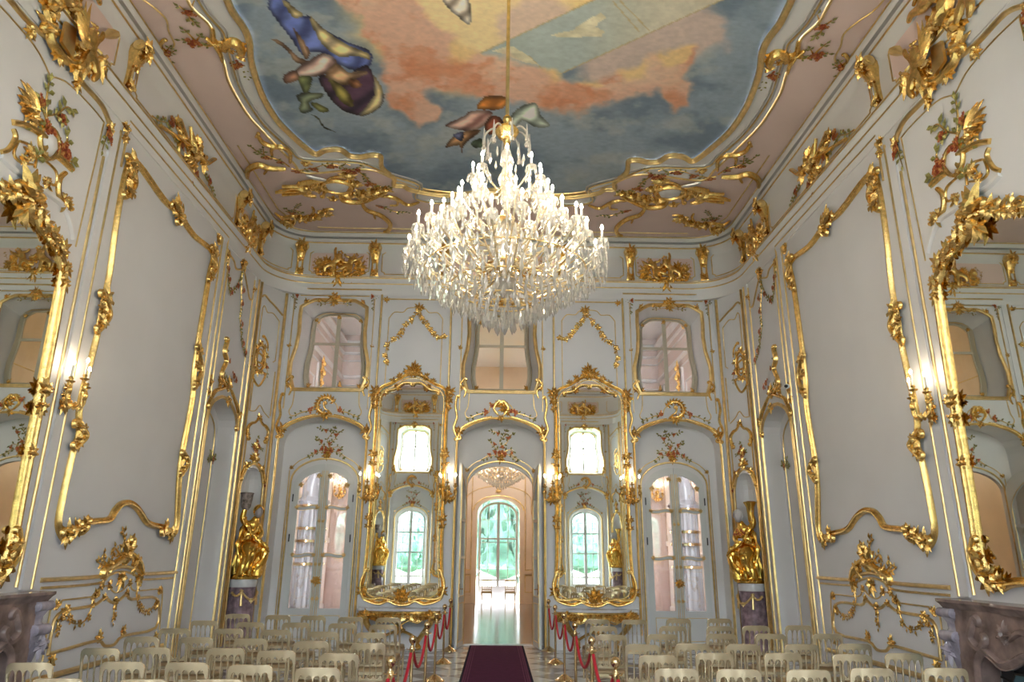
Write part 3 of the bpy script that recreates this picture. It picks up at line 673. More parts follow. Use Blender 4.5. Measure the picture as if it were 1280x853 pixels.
# ------------------------------------------------------------------ fixed gilt mouldings of the walls
R1 = random.Random(11)
def vline(mb, f, u, z0, z1, w, h=.025): sweep(mb, f, [(u, z0), (u, (z0 + z1) / 2), (u, z1)], w, h)
def hline(mb, f, u0, u1, z, w, h=.025): sweep(mb, f, [(u0, z), ((u0 + u1) / 2, z), (u1, z)], w, h)
CURV = LPS([(-40, -40), (20, 17), (45, 48), (52, 55), (75, 75), (99, 101), (125, 131), (136, 157)])
CURV2 = LPS([(0, 16), (20, 36), (48, 62), (87, 106), (126, 148), (127, 164)])
def _side(mb, tr):
    f = tr(MLW)
    vline(mb, f, 8.36, 1.45, 6.9, .045); vline(mb, f, 8.63, 1.42, 7.48, .04)
    sweep(mb, f, cr([(YC, 7.62)] + [q for q in CURV if q[0] > YC + .1], 5), .06, .05)
    sweep(mb, f, cr([(YC, 7.2)] + [q for q in CURV2 if q[0] > YC + .1] + [(8.2, 6.2), (8.18, 5.5)], 5), .022, .012)
    hline(mb, f, 8.75, 12.6, 7.72, .06, .04)
    vline(mb, f, 12.38, .2, 7.68, .03); vline(mb, f, 12.6, .1, 7.68, .045, .04); vline(mb, f, 8.78, 7.0, 7.7, .03)
    sweep(mb, f, [(a, b) for a, b in REC if True], .07, .045, prof=FRAMEP)
    for u in (12.8, 14.28): vline(mb, f, u, 4.6, 7.5, .03)
    sweep(mb, f, cr([(12.8, 7.45), (13.05, 7.42), (13.2, 7.32), (13.5, 7.42), (13.62, 7.44), (13.9, 7.2), (14.1, 7.02), (14.28, 7.05)], 4), .04, .025)
    vline(mb, f, 14.5, .1, 7.6, .06, .05)
    g = off(f, -.355); sweep(mb, g, [(RC + (a - RC) * .80, b * .955) for a, b in REC], .028, .018)
    hline(mb, f, 8.85, 12.3, .40, .07, .05)
quad_trim(_side)
def _corner(mb, tr):
    f = tr(MCH)
    vline(mb, f, .06, .1, 7.6, .05, .05); vline(mb, f, CHL - .045, .1, 7.6, .06, .05)
    sweep(mb, f, [(NCU - NHW - .03, .1), (NCU - NHW - .03, 3.0)] + cr([(NCU - NHW - .02, 3.22), (NCU - NHW * .7, 3.5), (NCU, 3.63), (NCU + NHW * .7, 3.5), (NCU + NHW + .02, 3.22)], 4) + [(NCU + NHW + .03, 3.0), (NCU + NHW + .03, .1)], .05, .035)
    sweep(mb, f, cr([(.12, 7.28), (.2, 7.34), (.35, 7.26), (.5, 7.2), (CHL - .1, 7.05)], 4), .045, .03)
    sweep(mb, f, [(.17, 5.75), (.17, 7.0)] + cr([(.17, 7.02), (.22, 7.1), (.32, 6.98), (.42, 7.0), (.52, 7.0), (CHL - .18, 6.88)], 4) + [(CHL - .17, 6.3), (CHL - .17, 5.95), (CHL - .24, 5.9)], .022, .014)
    sweep(mb, f, cr([(.14, 4.72), (.3, 4.74), (.42, 4.88), (.55, 4.76), (.72, 4.66)], 4), .022, .014)
    vline(mb, f, .14, 4.73, 5.6, .02); vline(mb, f, .74, 4.7, 5.7, .02); vline(mb, f, .15, 3.3, 4.2, .022); vline(mb, f, .74, 3.3, 4.2, .022)
quad_trim(_corner)
def bay_lines(mb, f, c):
    vline(mb, f, c - .93, 4.9, 7.52, .028); vline(mb, f, c + .93, 4.9, 7.52, .028)
    hline(mb, f, c - .80, c + .80, 7.58, .024); hline(mb, f, c - 1.08, c + 1.08, 7.735, .055, .05)
    sweep(mb, f, sh([(-.97, .02)] + BAY[::-1][1:-1] + [(.97, .02)], c), .055, .045, prof=FRAMEP)
    d = .5 if c else .66
    g = off(f, -d); sweep(mb, g, sh(DG, c), .045, .03)
    sweep(mb, g, sh(cr([(-.80, 3.62), (-.62, 3.80), (-.40, 3.92), (-.22, 4.06)], 4), c), .022, .014); sweep(mb, g, sh(cr([(.22, 4.06), (.40, 3.92), (.62, 3.80), (.80, 3.62)], 4), c), .022, .014)
    sweep(mb, g, sh([(-.80, .1), (-.80, 3.6)], c), .022, .014); sweep(mb, g, sh([(.80, .1), (.80, 3.6)], c), .022, .014)
    # apron line under the window
    sweep(mb, f, sh(cr([(-.72, 5.3), (-.74, 5.0), (-.80, 4.84), (-.72, 4.74), (-.5, 4.82), (-.27, 4.87)], 4) + cr([(-.27, 4.87), (-.22, 5.02), (0, 5.14), (.22, 5.02), (.27, 4.87)], 4) + cr([(.27, 4.87), (.5, 4.82), (.72, 4.74), (.80, 4.84), (.74, 5.0), (.72, 5.3)], 4), c), .024, .014)
    hline(mb, f, c - .78, c + .78, 5.32, .05)
def _bays(mb, tr):
    f = tr(MFW); bay_lines(mb, f, -3.9)
    vline(mb, f, -2.81, 4.95, 7.62, .05, .04); vline(mb, f, -1.19, 4.95, 7.62, .05, .04)
    vline(mb, f, -2.88, .1, 4.2, .045, .04) if False else None
    sweep(mb, f, [(-2.62, 5.5), (-2.62, 7.05)] + cr([(-2.62, 7.05), (-2.5, 7.2), (-2.3, 7.2), (-2.2, 7.3), (-2.0, 7.32), (-1.8, 7.3), (-1.7, 7.2), (-1.5, 7.2), (-1.38, 7.05)], 3) + [(-1.38, 5.5)], .022, .014)
    hline(mb, f, -2.78, -1.22, 7.52, .03)
quad_trim(_bays)
quad_trim(lambda mb, tr: bay_lines(mb, tr(MFW), 0), nx=False)
def _strips(mb, tr):
    f = tr(MFW)
    for a, b, z0, z1 in ((-2.905, -2.80, 0, 4.6), (-1.15, -1.03, 0, 4.6), (-5.0, -4.92, 0, 7.6), (-2.96, -2.84, 4.9, 7.6), (-1.16, -1.03, 4.9, 7.6)): slab(mb, f, rect(a, b, z0, z1), 0, .02)
    # plain plinths along the floor
    for a, b in ((-2.95, -1.0),): slab(mb, f, rect(a, b, 0, .28), 0, .045); slab(mb, f, rect(a, b, .40, .43), 0, .03)
    g = tr(MLW); slab(mb, g, rect(8.7, 12.4, 0, .36), 0, .04); slab(mb, g, rect(8.42, 8.58, 1.42, 7.4), 0, .03); slab(mb, g, rect(12.43, 12.55, 0, 7.65), 0, .03)
    slab(mb, g, rect(14.32, 14.45, 0, 7.6), 0, .03)
quad_trim(_strips, 'wall')
# dado of the side walls: rail, frames (outline measured on the left wall)
DT = LPS([(0, 330), (380, 305), (440, 265), (500, 245), (560, 250), (620, 275), (640, 290), (850, 280)], 50, 660, 5.018)
DT2 = LPS([(0, 380), (360, 350), (430, 300), (520, 275), (600, 300), (640, 325), (830, 315)], 50, 660, 5.018)
DO = LPS([(10, 840), (60, 520), (140, 455), (320, 435), (370, 380), (430, 365), (450, 395), (480, 408), (520, 390), (560, 350), (590, 395), (740, 385), (765, 400), (745, 640)], 50, 660, 5.018)
DI = LPS([(80, 785), (50, 770), (85, 580), (150, 520), (190, 512), (300, 495), (350, 480), (405, 440), (435, 462), (465, 470), (500, 450), (540, 418), (570, 450), (700, 435), (740, 480), (720, 630), (520, 680), (460, 735), (400, 740), (350, 710)], 50, 660, 5.018)
def _dado(mb, tr):
    f = tr(MLW)
    sweep(mb, f, cr(DT, 4), .055, .04); sweep(mb, f, cr(DT2, 4), .034, .022)
    sweep(mb, f, DO[:3] + cr(DO[3:], 4), .022, .016); sweep(mb, f, cr(DI, 3, True), .042, .028, True)
quad_trim(_dado)
# ------------------------------------------------------------------ applied ornaments, each a thing of its own
def pieces(mb, most=24):
    # separate carvings of one kind become parts of their own
    par = list(range(len(mb.v)))
    def fd(i):
        while par[i] != i: par[i] = par[par[i]]; i = par[i]
        return i
    for f in mb.f:
        for j in f[1:]: par[fd(j)] = fd(f[0])
    bb = {}
    for i, q in enumerate(mb.v):
        r = fd(i); b = bb.setdefault(r, [list(q), list(q)])
        for k in range(3): b[0][k] = min(b[0][k], q[k]); b[1][k] = max(b[1][k], q[k])
    gap = 0.; gs = []
    for gap in (.001, .02, .05, .1):
        gs = merged(bb, gap)
        if len(gs) <= most: break
    if len(gs) < 2 or len(gs) > most: return [mb]
    res = []
    for g in gs:
        n = MB(); mp_ = {}
        for f in mb.f:
            if fd(f[0]) in g[2]:
                for i in f:
                    if i not in mp_: mp_[i] = len(n.v); n.v.append(mb.v[i])
                n.f.append(tuple(mp_[i] for i in f))
        res.append(n)
    return res
def merged(bb, gap):
    gs = [[list(b[0]), list(b[1]), {r}] for r, b in bb.items()]; ch = True
    while ch:
        ch = False; out = []
        for g in gs:
            for h in out:
                if all(g[0][k] - gap < h[1][k] and h[0][k] - gap < g[1][k] for k in range(3)):
                    h[0] = [min(x, y) for x, y in zip(g[0], h[0])]; h[1] = [max(x, y) for x, y in zip(g[1], h[1])]; h[2] |= g[2]; ch = True; break
            else: out.append(g)
        gs = out
    return gs
class Orn:
    def __init__(s, name, label, cat, mp, at, group=None):
        s.mp = mp; s.t = thing(name, label.replace('{s}', 'left'), cat, tuple(mp(at[0], at[1], 0)), group); s.label = label; s.parts = {}; s.n = 0
    def part(s, name, m='gold'):
        if name not in s.parts: s.parts[name] = (MB(), m)
        return s.parts[name][0]
    def flower(s, p, r, n0=.025, rot=0., mp=None, m='flower'):
        mb = MB(); r *= .78; flower(mb, mp or s.mp, p, r, n0, 6, rot); flower(mb, mp or s.mp, p, r * .55, n0 + r * .35, 5, rot + .5)
        for k in range(2): flower(mb, mp or s.mp, (p[0] + r * 1.25 * math.cos(rot * 9 + k * 2.3), p[1] + r * 1.25 * math.sin(rot * 9 + k * 2.3)), r * .5, n0, 5, rot + k)
        mb.build('flower', M[m], s.t)
    def done(s, mirror=True, rear=False):
        for n, (mb, m) in s.parts.items():
            if mb.v:
                for g in ([mb] if n in ('leaves', 'gilt_leaves', 'gilt_blossoms', 'stem', 'reeds') else pieces(mb)): g.build(n, M[m], s.t)
        if rear:
            NTR[0] += 1; mir(s.t, 'y', name='trim_%d' % NTR[0], struct_=True)
        if mirror:
            c = mir(s.t, 'x', s.label.replace('{s}', 'right'))
            if rear: NTR[0] += 1; mir(c, 'y', name='trim_%d' % NTR[0], struct_=True)
            return c
def spray(o, paths, fl, L=.07, w=.02, rng=R1, stem='gold', every=.075, leafm='leaf', sn='stem'):
    for p in paths: stemleaves(o.part(sn, stem), o.mp, cr(p, 4), rng, w, every, L, o.part('leaves', leafm))
    for q in fl: o.flower((q[0], q[1]), q[2], rot=rng.random())
def cluster_on(o, p, s, a, part='acanthus', n=5): rocaille(o.part(part), o.mp, p, s, a, R1, n)

# --- big shaped picture frames of the side panels
PF_ = LPS([(169, 204), (202, 249), (221, 267), (240, 294), (264, 316), (259, 346), (246, 425), (240, 470), (238, 500), (223, 583), (219, 653), (213, 669), (207, 662), (200, 659), (187, 656), (180, 651), (175, 643), (168, 634), (159, 629), (149, 631), (141, 639), (136, 648), (130, 651), (118, 652), (105, 654), (99, 657), (84, 672), (77, 672), (71, 657), (74, 632), (89, 566), (97, 541), (98, 505), (118, 425), (127, 380), (135, 342), (144, 275), (157, 210)])
fr = Orn('panel_frame', 'tall gilt frame with curved sides and humped base around the {s} wall panel', 'frame', MLW, (10.5, 4.6))
sweep(fr.part('moulding', 'gold'), MLW, cr(PF_, 4, True), .09, .07, True, prof=FRAMEP)
for k, (pts, s, a, n) in enumerate((([(160, 206), (158, 222), (156, 240)], .30, PI / 2, 5), ([(215, 262), (221, 274)], .34, PI / 2, 6), ([(264, 316), (262, 333), (260, 345)], .26, PI / 2, 5), ([(127, 375), (124, 390), (122, 405)], .26, PI / 2, 5), ([(245, 440), (243, 460), (242, 478)], .22, PI / 2, 5),
        ([(95, 535), (93, 550)], .22, -PI / 2, 5), ([(227, 570), (225, 586)], .18, -PI / 2, 5), ([(80, 668), (92, 660), (102, 655)], .24, PI, 5), ([(208, 667), (201, 660)], .24, 0, 5))):
    mb = MB(); f = off(MLW, .05)
    for i, p in enumerate(pts): rocaille(mb, f, LP(*p), s * (1 if i == 0 else .85), a + R1.uniform(-.3, .3), R1, n, 2.6)
    a0, a1 = LP(*pts[0]), LP(*pts[-1]); scroll(mb, f, [(a0[0] - .1, a0[1] + .05), ((a0[0] + a1[0]) / 2 + .12, (a0[1] + a1[1]) / 2), (a1[0] - .05, a1[1] - .1)], .07, .06, (.05, 1, 1), (.05, 1, -1))
    mb.build('carved_mount', M['gold'], fr.t)
fr.done()
# --- gilt flower spray over each dado
dx = lambda a, b: LP(50 + a / 5.018, 660 + b / 5.018)
d = Orn('dado_ornament', 'gilt rocaille and flower festoons over the {s} wall dado below the big frame', 'ornament', MLW, dx(530, 280))
for p in ([dx(530, 250), dx(505, 150), dx(525, 80), dx(515, 25)], [dx(510, 190), dx(470, 130), dx(450, 135), dx(445, 165)], [dx(520, 120), dx(560, 80)], [dx(505, 200), dx(440, 235), dx(390, 200), dx(390, 170)], [dx(400, 240), dx(360, 215)]):
    stemleaves(d.part('stem'), MLW, cr(p, 4), R1, .03, .07, .10, d.part('gilt_leaves'))
for q, s, a in ((dx(560, 130), .26, 1.9), (dx(530, 190), .30, 1.6), (dx(590, 210), .26, -.9), (dx(510, 310), .22, -1.9), (dx(430, 250), .2, 2.8), (dx(620, 300), .2, -1.3)): cluster_on(d, q, s, a, 'rocaille')
scroll(d.part('scroll'), MLW, [dx(400, 260), dx(470, 220), dx(540, 170), dx(570, 100)], .10, .08, (.06, 1, 1), (.05, 1, 1)); scroll(d.part('scroll'), MLW, [dx(570, 160), dx(610, 220), dx(635, 300)], .10, .08)
for pth in ([dx(390, 330), dx(365, 400), dx(330, 440), dx(310, 530), dx(270, 590), dx(200, 600), (dx(165, 540))], [dx(630, 310), dx(605, 400), dx(610, 470), dx(640, 520), dx(690, 520), dx(720, 470)], [dx(470, 430), dx(462, 500), dx(452, 590)], [dx(160, 540), dx(110, 590), dx(102, 655)]):
    q = cr(pth, 4); stemleaves(d.part('festoon'), MLW, q, R1, .025, .05, .075, d.part('gilt_leaves'))
    for k in range(2, len(q), 4): flower(d.part('gilt_blossoms'), MLW, q[k], .05, .02, 5, R1.random())
for q, s, a in ((dx(160, 525), .15, 2.4), (dx(100, 490), .14, 2.2), (dx(430, 370), .12, 1.2), (dx(400, 440), .11, 2), (dx(540, 415), .11, 1), (dx(560, 350), .11, 1.4), (dx(745, 400), .14, 1.0), (dx(725, 480), .14, -.5), (dx(365, 695), .16, 1.7), (dx(515, 655), .14, 1.3), (dx(60, 845), .16, .6), (dx(720, 690), .14, 1.2), (dx(350, 420), .12, 2.5), (dx(470, 455), .14, -1.6)): cluster_on(d, q, s, a, 'leaf_mount', 4)
d.done()
# --- arch crest with flowers, over the recess beside the corner
c = Orn('arch_crest', 'gilt arch crest with rising red flower spray over the {s} wall recess', 'ornament', MLW, LP(278, 480))
C_ = lambda a, b: LP(225 + a / 2.508, 440 + b / 2.508)
for q, s, a in ((C_(150, 110), .26, 1.7), (C_(125, 100), .2, 2.4), (C_(180, 200), .24, -.6), (C_(85, 130), .18, 2.4), (C_(150, 150), .2, -1.4), (LP(262, 478), .2, 2.0)): cluster_on(c, q, s, a, 'rocaille')
scroll(c.part('scroll'), MLW, [(12.75, 4.45), (12.95, 4.72), (13.3, 4.86), (13.62, 5.0)], .08, .06, (.05, 1, 1)); scroll(c.part('scroll'), MLW, [(14.3, 4.3), (14.2, 4.62), (13.95, 4.8), (13.7, 4.95)], .08, .06, (.06, 1, -1))
spray(c, [LPS([(287, 488), (279, 470), (280, 455), (283, 440), (281, 428)])], [(*LP(290, 470), .085), (*LP(293, 476), .07), (*LP(285, 452), .06), (*LP(284, 483), .06)], .10, .045)
scroll(c.part('scroll'), MLW, LPS([(283, 486), (275, 470), (281, 452), (279, 440), (282, 427)]), .09, .08, None, (.04, 1, 1))
c.done(rear=True)
# --- red flower garland hanging above it
g = Orn('flower_garland', 'swagged garland of red flowers hanging from a gilt knot above the {s} wall recess', 'garland', MLW, LP(304, 327))
G = lambda a, b: LP(250 + a / 4.74, 300 + b / 4.74)
cluster_on(g, G(255, 130), .26, -PI / 2, 'gilt_knot', 6); cluster_on(g, G(160, 90), .2, PI / 2, 'gilt_knot', 4); cluster_on(g, G(320, 290), .17, -PI / 2, 'gilt_knot', 4)
gp = [[G(160, 30), G(158, 130), G(165, 230), G(178, 310), G(215, 275), G(245, 200), G(250, 130)], [G(250, 150), G(243, 260), G(242, 380), G(235, 460), G(240, 540), G(248, 620), G(265, 680), G(278, 740)]]
spray(g, gp, [(*G(*p), .075) for p in ((165, 235), (178, 310), (215, 275), (250, 300), (242, 378), (240, 500), (248, 615), (160, 170), (262, 670))], .085, .022, every=.045)
g.done(rear=True)
# --- corner bay: oval cartouche, shaped mount, niche crest
o = Orn('oval_cartouche', 'openwork gilt oval cartouche high on the {s} corner wall', 'ornament', MCH, CHPX(325, 451))
K = lambda a, b: CHPX(250 + a / 4.74, 300 + b / 4.74)
cx_, cy_ = K(355, 700); 
for r0, r1, w in ((.135, .29, .06), (.085, .20, .03)): sweep(o.part('oval_frame'), MCH, [(cx_ + r0 * math.cos(t), cy_ + r1 * math.sin(t)) for t in [i * 2 * PI / 28 for i in range(28)]], w, w * .7, True)
for i in range(9):
    t = i * 2 * PI / 9 + .3; cluster_on(o, (cx_ + .16 * math.cos(t), cy_ + .32 * math.sin(t)), .11 if i % 2 else .14, t, 'rocaille', 4)
scroll(o.part('scroll'), MCH, [(cx_ - .06, cy_ + .1), (cx_ + .07, cy_ + .04), (cx_ + .04, cy_ - .1), (cx_ - .05, cy_ - .1)], .04, .04, (.03, 1, 1), (.025, 1.2, 1))
scroll(o.part('scroll'), MCH, [(cx_ + .05, cy_ + .5), (cx_ + .16, cy_ + .38), (cx_ + .2, cy_ + .2)], .04, .035, (.03, 1, 1)); scroll(o.part('scroll'), MCH, [(cx_ - .17, cy_ - .3), (cx_ - .12, cy_ - .5), (cx_ + .04, cy_ - .62), (cx_ + .16, cy_ - .46), (cx_ + .2, cy_ - .34)], .045, .04, (.03, 1, -1), (.03, 1, 1))
spray(o, [[(cx_ + .17, cy_ - .1), (cx_ + .24, cy_ - .2), (cx_ + .26, cy_ - .34)], [(cx_ - .17, cy_ - .15), (cx_ - .22, cy_ - .28)]], [(cx_ + .2, cy_ - .16, .045), (cx_ - .18, cy_ - .2, .04)], .06, .015)
o.done(rear=True)
o = Orn('niche_crest', 'gilt crest with red flowers over the {s} statue niche', 'ornament', MCH, (NCU, 3.66))
for q, s, a in (((NCU, 3.72), .26, PI / 2), ((NCU - .18, 3.55), .16, PI * .8), ((NCU + .2, 3.53), .16, .4), ((NCU, 3.95), .2, PI / 2)): cluster_on(o, q, s, a, 'rocaille', 5)
scroll(o.part('scroll'), MCH, [(NCU - .33, 3.3), (NCU - .26, 3.52), (NCU - .1, 3.66)], .06, .05, (.03, 1, 1)); scroll(o.part('scroll'), MCH, [(NCU + .33, 3.3), (NCU + .26, 3.52), (NCU + .1, 3.66)], .06, .05, (.03, 1, -1))
spray(o, [[(NCU, 3.8), (NCU - .03, 4.0), (NCU + .02, 4.18)], [(NCU + .02, 3.9), (NCU + .12, 4.0), (NCU + .16, 3.96)], [(NCU, 3.9), (NCU - .1, 4.0)]], [(NCU, 3.88, .06), (NCU + .06, 4.0, .045), (NCU - .07, 3.95, .045), (NCU + .01, 4.1, .04), (NCU + .34, 3.2, .04)], .07, .02)
o.done(rear=True)
o = Orn('arched_mount', 'small open gilt arch of scrolls between niche crest and oval cartouche, {s} corner', 'ornament', MCH, (NCU, 4.55))
for sg in (-1, 1): scroll(o.part('scroll'), MCH, [(NCU + sg * .27, 4.15), (NCU + sg * .29, 4.35), (NCU + sg * .2, 4.46), (NCU + sg * .1, 4.5), (NCU, 4.62)], .07, .05, (.035, 1, -sg), None)
cluster_on(o, (NCU, 4.6), .14, PI / 2, 'rocaille', 4); cluster_on(o, (NCU - .27, 4.22), .12, -1.7, 'rocaille', 3); cluster_on(o, (NCU + .27, 4.22), .12, -1.4, 'rocaille', 3)
o.done(rear=True)
# --- crests over the three bays, sprays over the doors, window crests
def bay_crest(c, label, mirror, rear, kind):
    o = Orn('bay_cartouche', label, 'ornament', MFW, (c, 4.8)); m = lambda a, b: (c + a, b)
    for sg in (-1, 1):
        scroll(o.part('scroll'), MFW, [m(sg * .95, 4.28), m(sg * .85, 4.52), m(sg * .55, 4.68), m(sg * .2, 4.78)], .06, .05, (.04, 1, sg)); cluster_on(o, m(sg * .93, 4.42), .22, PI / 2 + sg * .5, 'springer_scroll', 5)
        scroll(o.part('springer_scroll'), MFW, [m(sg * .96, 4.3), m(sg * 1.04, 4.5), m(sg * .98, 4.75), m(sg * 1.02, 5.0), m(sg * 1.0, 5.2)], .06, .05, (.05, 1.1, -sg), (.04, 1, sg))
        spray(o, [[m(sg * .3, 4.86), m(sg * .5, 4.83), m(sg * .72, 4.72)]], [(c + sg * .33, 4.87, .07)], .075, .015)
    if kind:
        for a in (.9, 2.2, 3.6, 5.0): cluster_on(o, m(.06 * math.cos(a) - .12 + .24 * (a > 2), 4.98 + .08 * math.sin(a)), .16, a, 'rocaille', 4)
        o.flower(m(-.2, 5.02), .07); o.flower(m(.22, 4.9), .07)
        for sg in (-1, 1): scroll(o.part('rocaille'), MFW, [m(sg * .05, 4.8), m(sg * .16, 4.95), m(sg * .08, 5.1)], .07, .06, None, (.04, 1, sg))
    else:
        q = [(c + .17 * math.cos(t), 4.98 + .17 * math.sin(t)) for t in [.4 + i * .3 for i in range(17)]]
        sweep(o.part('shell_scroll'), MFW, q, .06, .06, tw=lambda t: .4 + .6 * math.sin(PI * t)); 
        for i in range(0, 17): leaf(o.part('shell_scroll'), off(MFW, .02), q[i], .4 + i * .3 + .5, .11, .045, .03)
        for i in range(0, 17, 2): leaf(o.part('shell_scroll'), off(MFW, .02), q[i], .4 + i * .3 + PI, .07, .035, .03)
        scroll(o.part('shell_scroll'), MFW, [m(.1, 4.85), m(.0, 4.9), m(-.04, 5.0)], .05, .05, None, (.04, 1.2, -1))
    cluster_on(o, m(0, 4.76), .16, -PI / 2, 'rocaille', 5)
    o.done(mirror, rear)
bay_crest(-3.9, 'gilt shell cartouche on the arch over the {s} glazed double doors', True, True, 0)
bay_crest(0, 'gilt cartouche with red flowers on the arch over the open centre doorway', False, True, 1)
def door_spray(c, label, mirror, rear):
    d_ = .5 if c else .66; f = off(MFW, -d_); o = Orn('flower_spray', label, 'ornament', f, (c, 3.95)); m = lambda a, b: (c + a, b)
    cluster_on(o, m(0, 3.96), .18, -PI / 2, 'gilt_knot', 5); cluster_on(o, m(.02, 4.02), .15, PI / 2, 'gilt_knot', 4)
    spray(o, [[m(0, 3.98), m(.06, 4.16), m(-.02, 4.3), m(.06, 4.45), m(-.12, 4.54), m(-.22, 4.56)], [m(.03, 4.2), m(.16, 4.32), m(.2, 4.45), m(.28, 4.5)], [m(0, 4.1), m(-.15, 4.2), m(-.25, 4.32)], [m(0, 4.02), m(-.2, 4.0), m(-.38, 3.92)], [m(0, 4.02), m(.2, 4.02), m(.36, 3.9)], [m(.06, 4.42), m(.12, 4.55)], [m(.03, 4.08), m(.22, 4.14), m(.3, 4.1)]],
          [(c - .02, 4.06, .07), (c + .1, 4.04, .065), (c - .12, 4.08, .055), (c + .04, 4.2, .05), (c + .18, 4.4, .05), (c - .14, 4.26, .045), (c - .06, 4.5, .045), (c + .26, 4.06, .045), (c - .25, 4.02, .045)], .075, .017, every=.06)
    for sg in (-1, 1): cluster_on(o, m(sg * .77, 3.66), .1, PI / 2 + sg, 'line_mount', 3)
    o.done(mirror, rear)
door_spray(-3.9, 'sprig of red flowers with green leaves over the {s} glazed double doors', True, True)
door_spray(0, 'sprig of red flowers with green leaves over the open centre doorway', False, True)
for nm, at, lb in (('recess', 0, None),):
    for sx in (-1, 1):
        pass
def win_crest(c, label, mirror):
    o = Orn('window_crest', label, 'ornament', MFW, (c, 7.5)); m = lambda a, b: (c + a, b)
    cluster_on(o, m(0, 7.54), .24, PI / 2, 'rocaille', 6); cluster_on(o, m(0, 7.44), .17, -PI / 2, 'rocaille', 5)
    for sg in (-1, 1):
        scroll(o.part('scroll'), MFW, [m(sg * .34, 7.47), m(sg * .2, 7.44), m(sg * .08, 7.56)], .05, .05, (.03, 1, -sg)); cluster_on(o, m(sg * .66, 7.42), .13, PI / 2 + sg * .8, 'corner_leaf', 3)
        spray(o, [[m(sg * .86, 7.6), m(sg * .9, 7.45), m(sg * .9, 7.28)], [m(sg * .86, 7.58), m(sg * .98, 7.55)], [m(sg * .05, 7.4), m(sg * .35, 7.36)]], [(c + sg * .87, 7.57, .05)], .06, .014)
        cluster_on(o, m(sg * .95, 6.35), .1, PI / 2, 'side_mount', 3); scroll(o.part('scroll'), MFW, [m(sg * .84, 5.62), m(sg * .92, 5.5), m(sg * .8, 5.36), m(sg * .84, 5.2)], .06, .045, (.03, 1, sg)); cluster_on(o, m(sg * .86, 5.45), .13, -PI / 2, 'side_mount', 4)
    o.done(mirror, True)
win_crest(-3.9, 'gilt crest and corner flowers around the {s} upper window recess', True)
win_crest(0, 'gilt crest around the centre upper window recess behind the chandelier', False)
# --- gilt flower chevrons above the tall mirrors
o = Orn('chevron_garland', 'gilt flower garland in an inverted V above the {s} console mirror', 'garland', MFW, (-1.99, 7.3))
for pth in ([(-1.93, 7.28), (-2.1, 7.0), (-2.25, 6.85), (-2.38, 6.6), (-2.6, 6.45), (-2.66, 6.15), (-2.6, 5.98)], [(-1.93, 7.28), (-1.86, 7.05), (-1.7, 6.85), (-1.62, 6.75), (-1.5, 6.6), (-1.32, 6.62)]):
    q = cr(pth, 5); stemleaves(o.part('stem'), MFW, q, R1, .028, .05, .09, o.part('gilt_leaves', 'gold'))
    for k in range(1, len(q), 4): flower(o.part('gilt_blossoms'), MFW, q[k], .065, .02, 5, R1.random())
cluster_on(o, (-1.93, 7.28), .2, PI / 2, 'gilt_knot', 5); cluster_on(o, (-2.72, 7.5), .13, .5, 'gilt_knot', 3); cluster_on(o, (-1.28, 7.5), .13, 2.6, 'gilt_knot', 3)
o.done(rear=True)
# --- tall mirrors of the end wall
MIRO = [(0, 5.72), (.16, 5.70), (.33, 5.60), (.50, 5.50), (.68, 5.42), (.78, 5.28), (.79, 5.0), (.775, 4.5), (.775, 2.2), (.80, 1.5), (.84, 1.15), (.80, .98), (.66, .90), (.45, .86), (.28, .92), (.14, .86), (0, .84)]
MIRO = MIRO + [(-a, b) for a, b in MIRO[::-1][1:-1]]
o = Orn('console_mirror', 'tall gilt framed mirror above the console table, {s} of the open doorway', 'mirror', MFW, (-1.99, .9))
mo = sh(cr(MIRO, 3, True), -1.99); mbg = o.part('looking_glass', 'mirror'); plate(mbg, MFW, mo, (), .012)
sweep(o.part('frame'), MFW, mo, .075, .06, True, prof=FRAMEP, n0=.008); sweep(o.part('frame'), MFW, sh(cr([(a * .9, 3.3 + (b - 3.3) * .965) for a, b in MIRO], 3, True), -1.99), .025, .03, True, n0=.012)
m = lambda a, b: (-1.99 + a, b); f5 = off(MFW, .04)
for q, s, a, n in ((m(0, 5.76), .30, PI / 2, 7), (m(-.1, 5.74), .18, 2.4, 5), (m(.1, 5.74), .18, .7, 5), (m(.28, 5.64), .16, .9, 4), (m(-.28, 5.64), .16, 2.2, 4), (m(.44, 5.55), .13, 1.2, 4), (m(-.44, 5.55), .13, 1.9, 4)): rocaille(o.part('crest', 'gold'), f5, q, s, a, R1, n)
for sg in (-1, 1):
    scroll(o.part('crest'), f5, [m(sg * .55, 5.33), m(sg * .4, 5.36), m(sg * .2, 5.5), m(0, 5.5)], .06, .05, (.04, 1, -sg), (.03, 1, sg)); rocaille(o.part('crest'), f5, m(sg * .35, 5.4), .16, PI / 2 + sg, R1, 4)
    for z, s in ((5.3, .22), (5.12, .17), (4.95, .14)): rocaille(o.part('shoulder_leaf'), f5, m(sg * .80, z), s, PI / 2 - sg * .9, R1, 5)
    for z, s in ((3.9, .2), (3.7, .16), (2.55, .17), (2.38, .14)): rocaille(o.part('side_mount'), f5, m(sg * .78, z), s, PI / 2, R1, 4)
    scroll(o.part('base_scroll'), f5, [m(sg * .78, 1.5), m(sg * .86, 1.25), m(sg * .80, 1.0), m(sg * .6, .95), m(sg * .4, .97), m(sg * .2, .92)], .065, .06, (.04, 1, sg), (.04, 1, -sg)); rocaille(o.part('base_scroll'), f5, m(sg * .8, 1.12), .2, -PI / 2 + sg * .8, R1, 5)
for a in (PI / 2, .5, 2.6): rocaille(o.part('base_scroll'), f5, m(0, .98), .24, a, R1, 5)
o.done(rear=True)
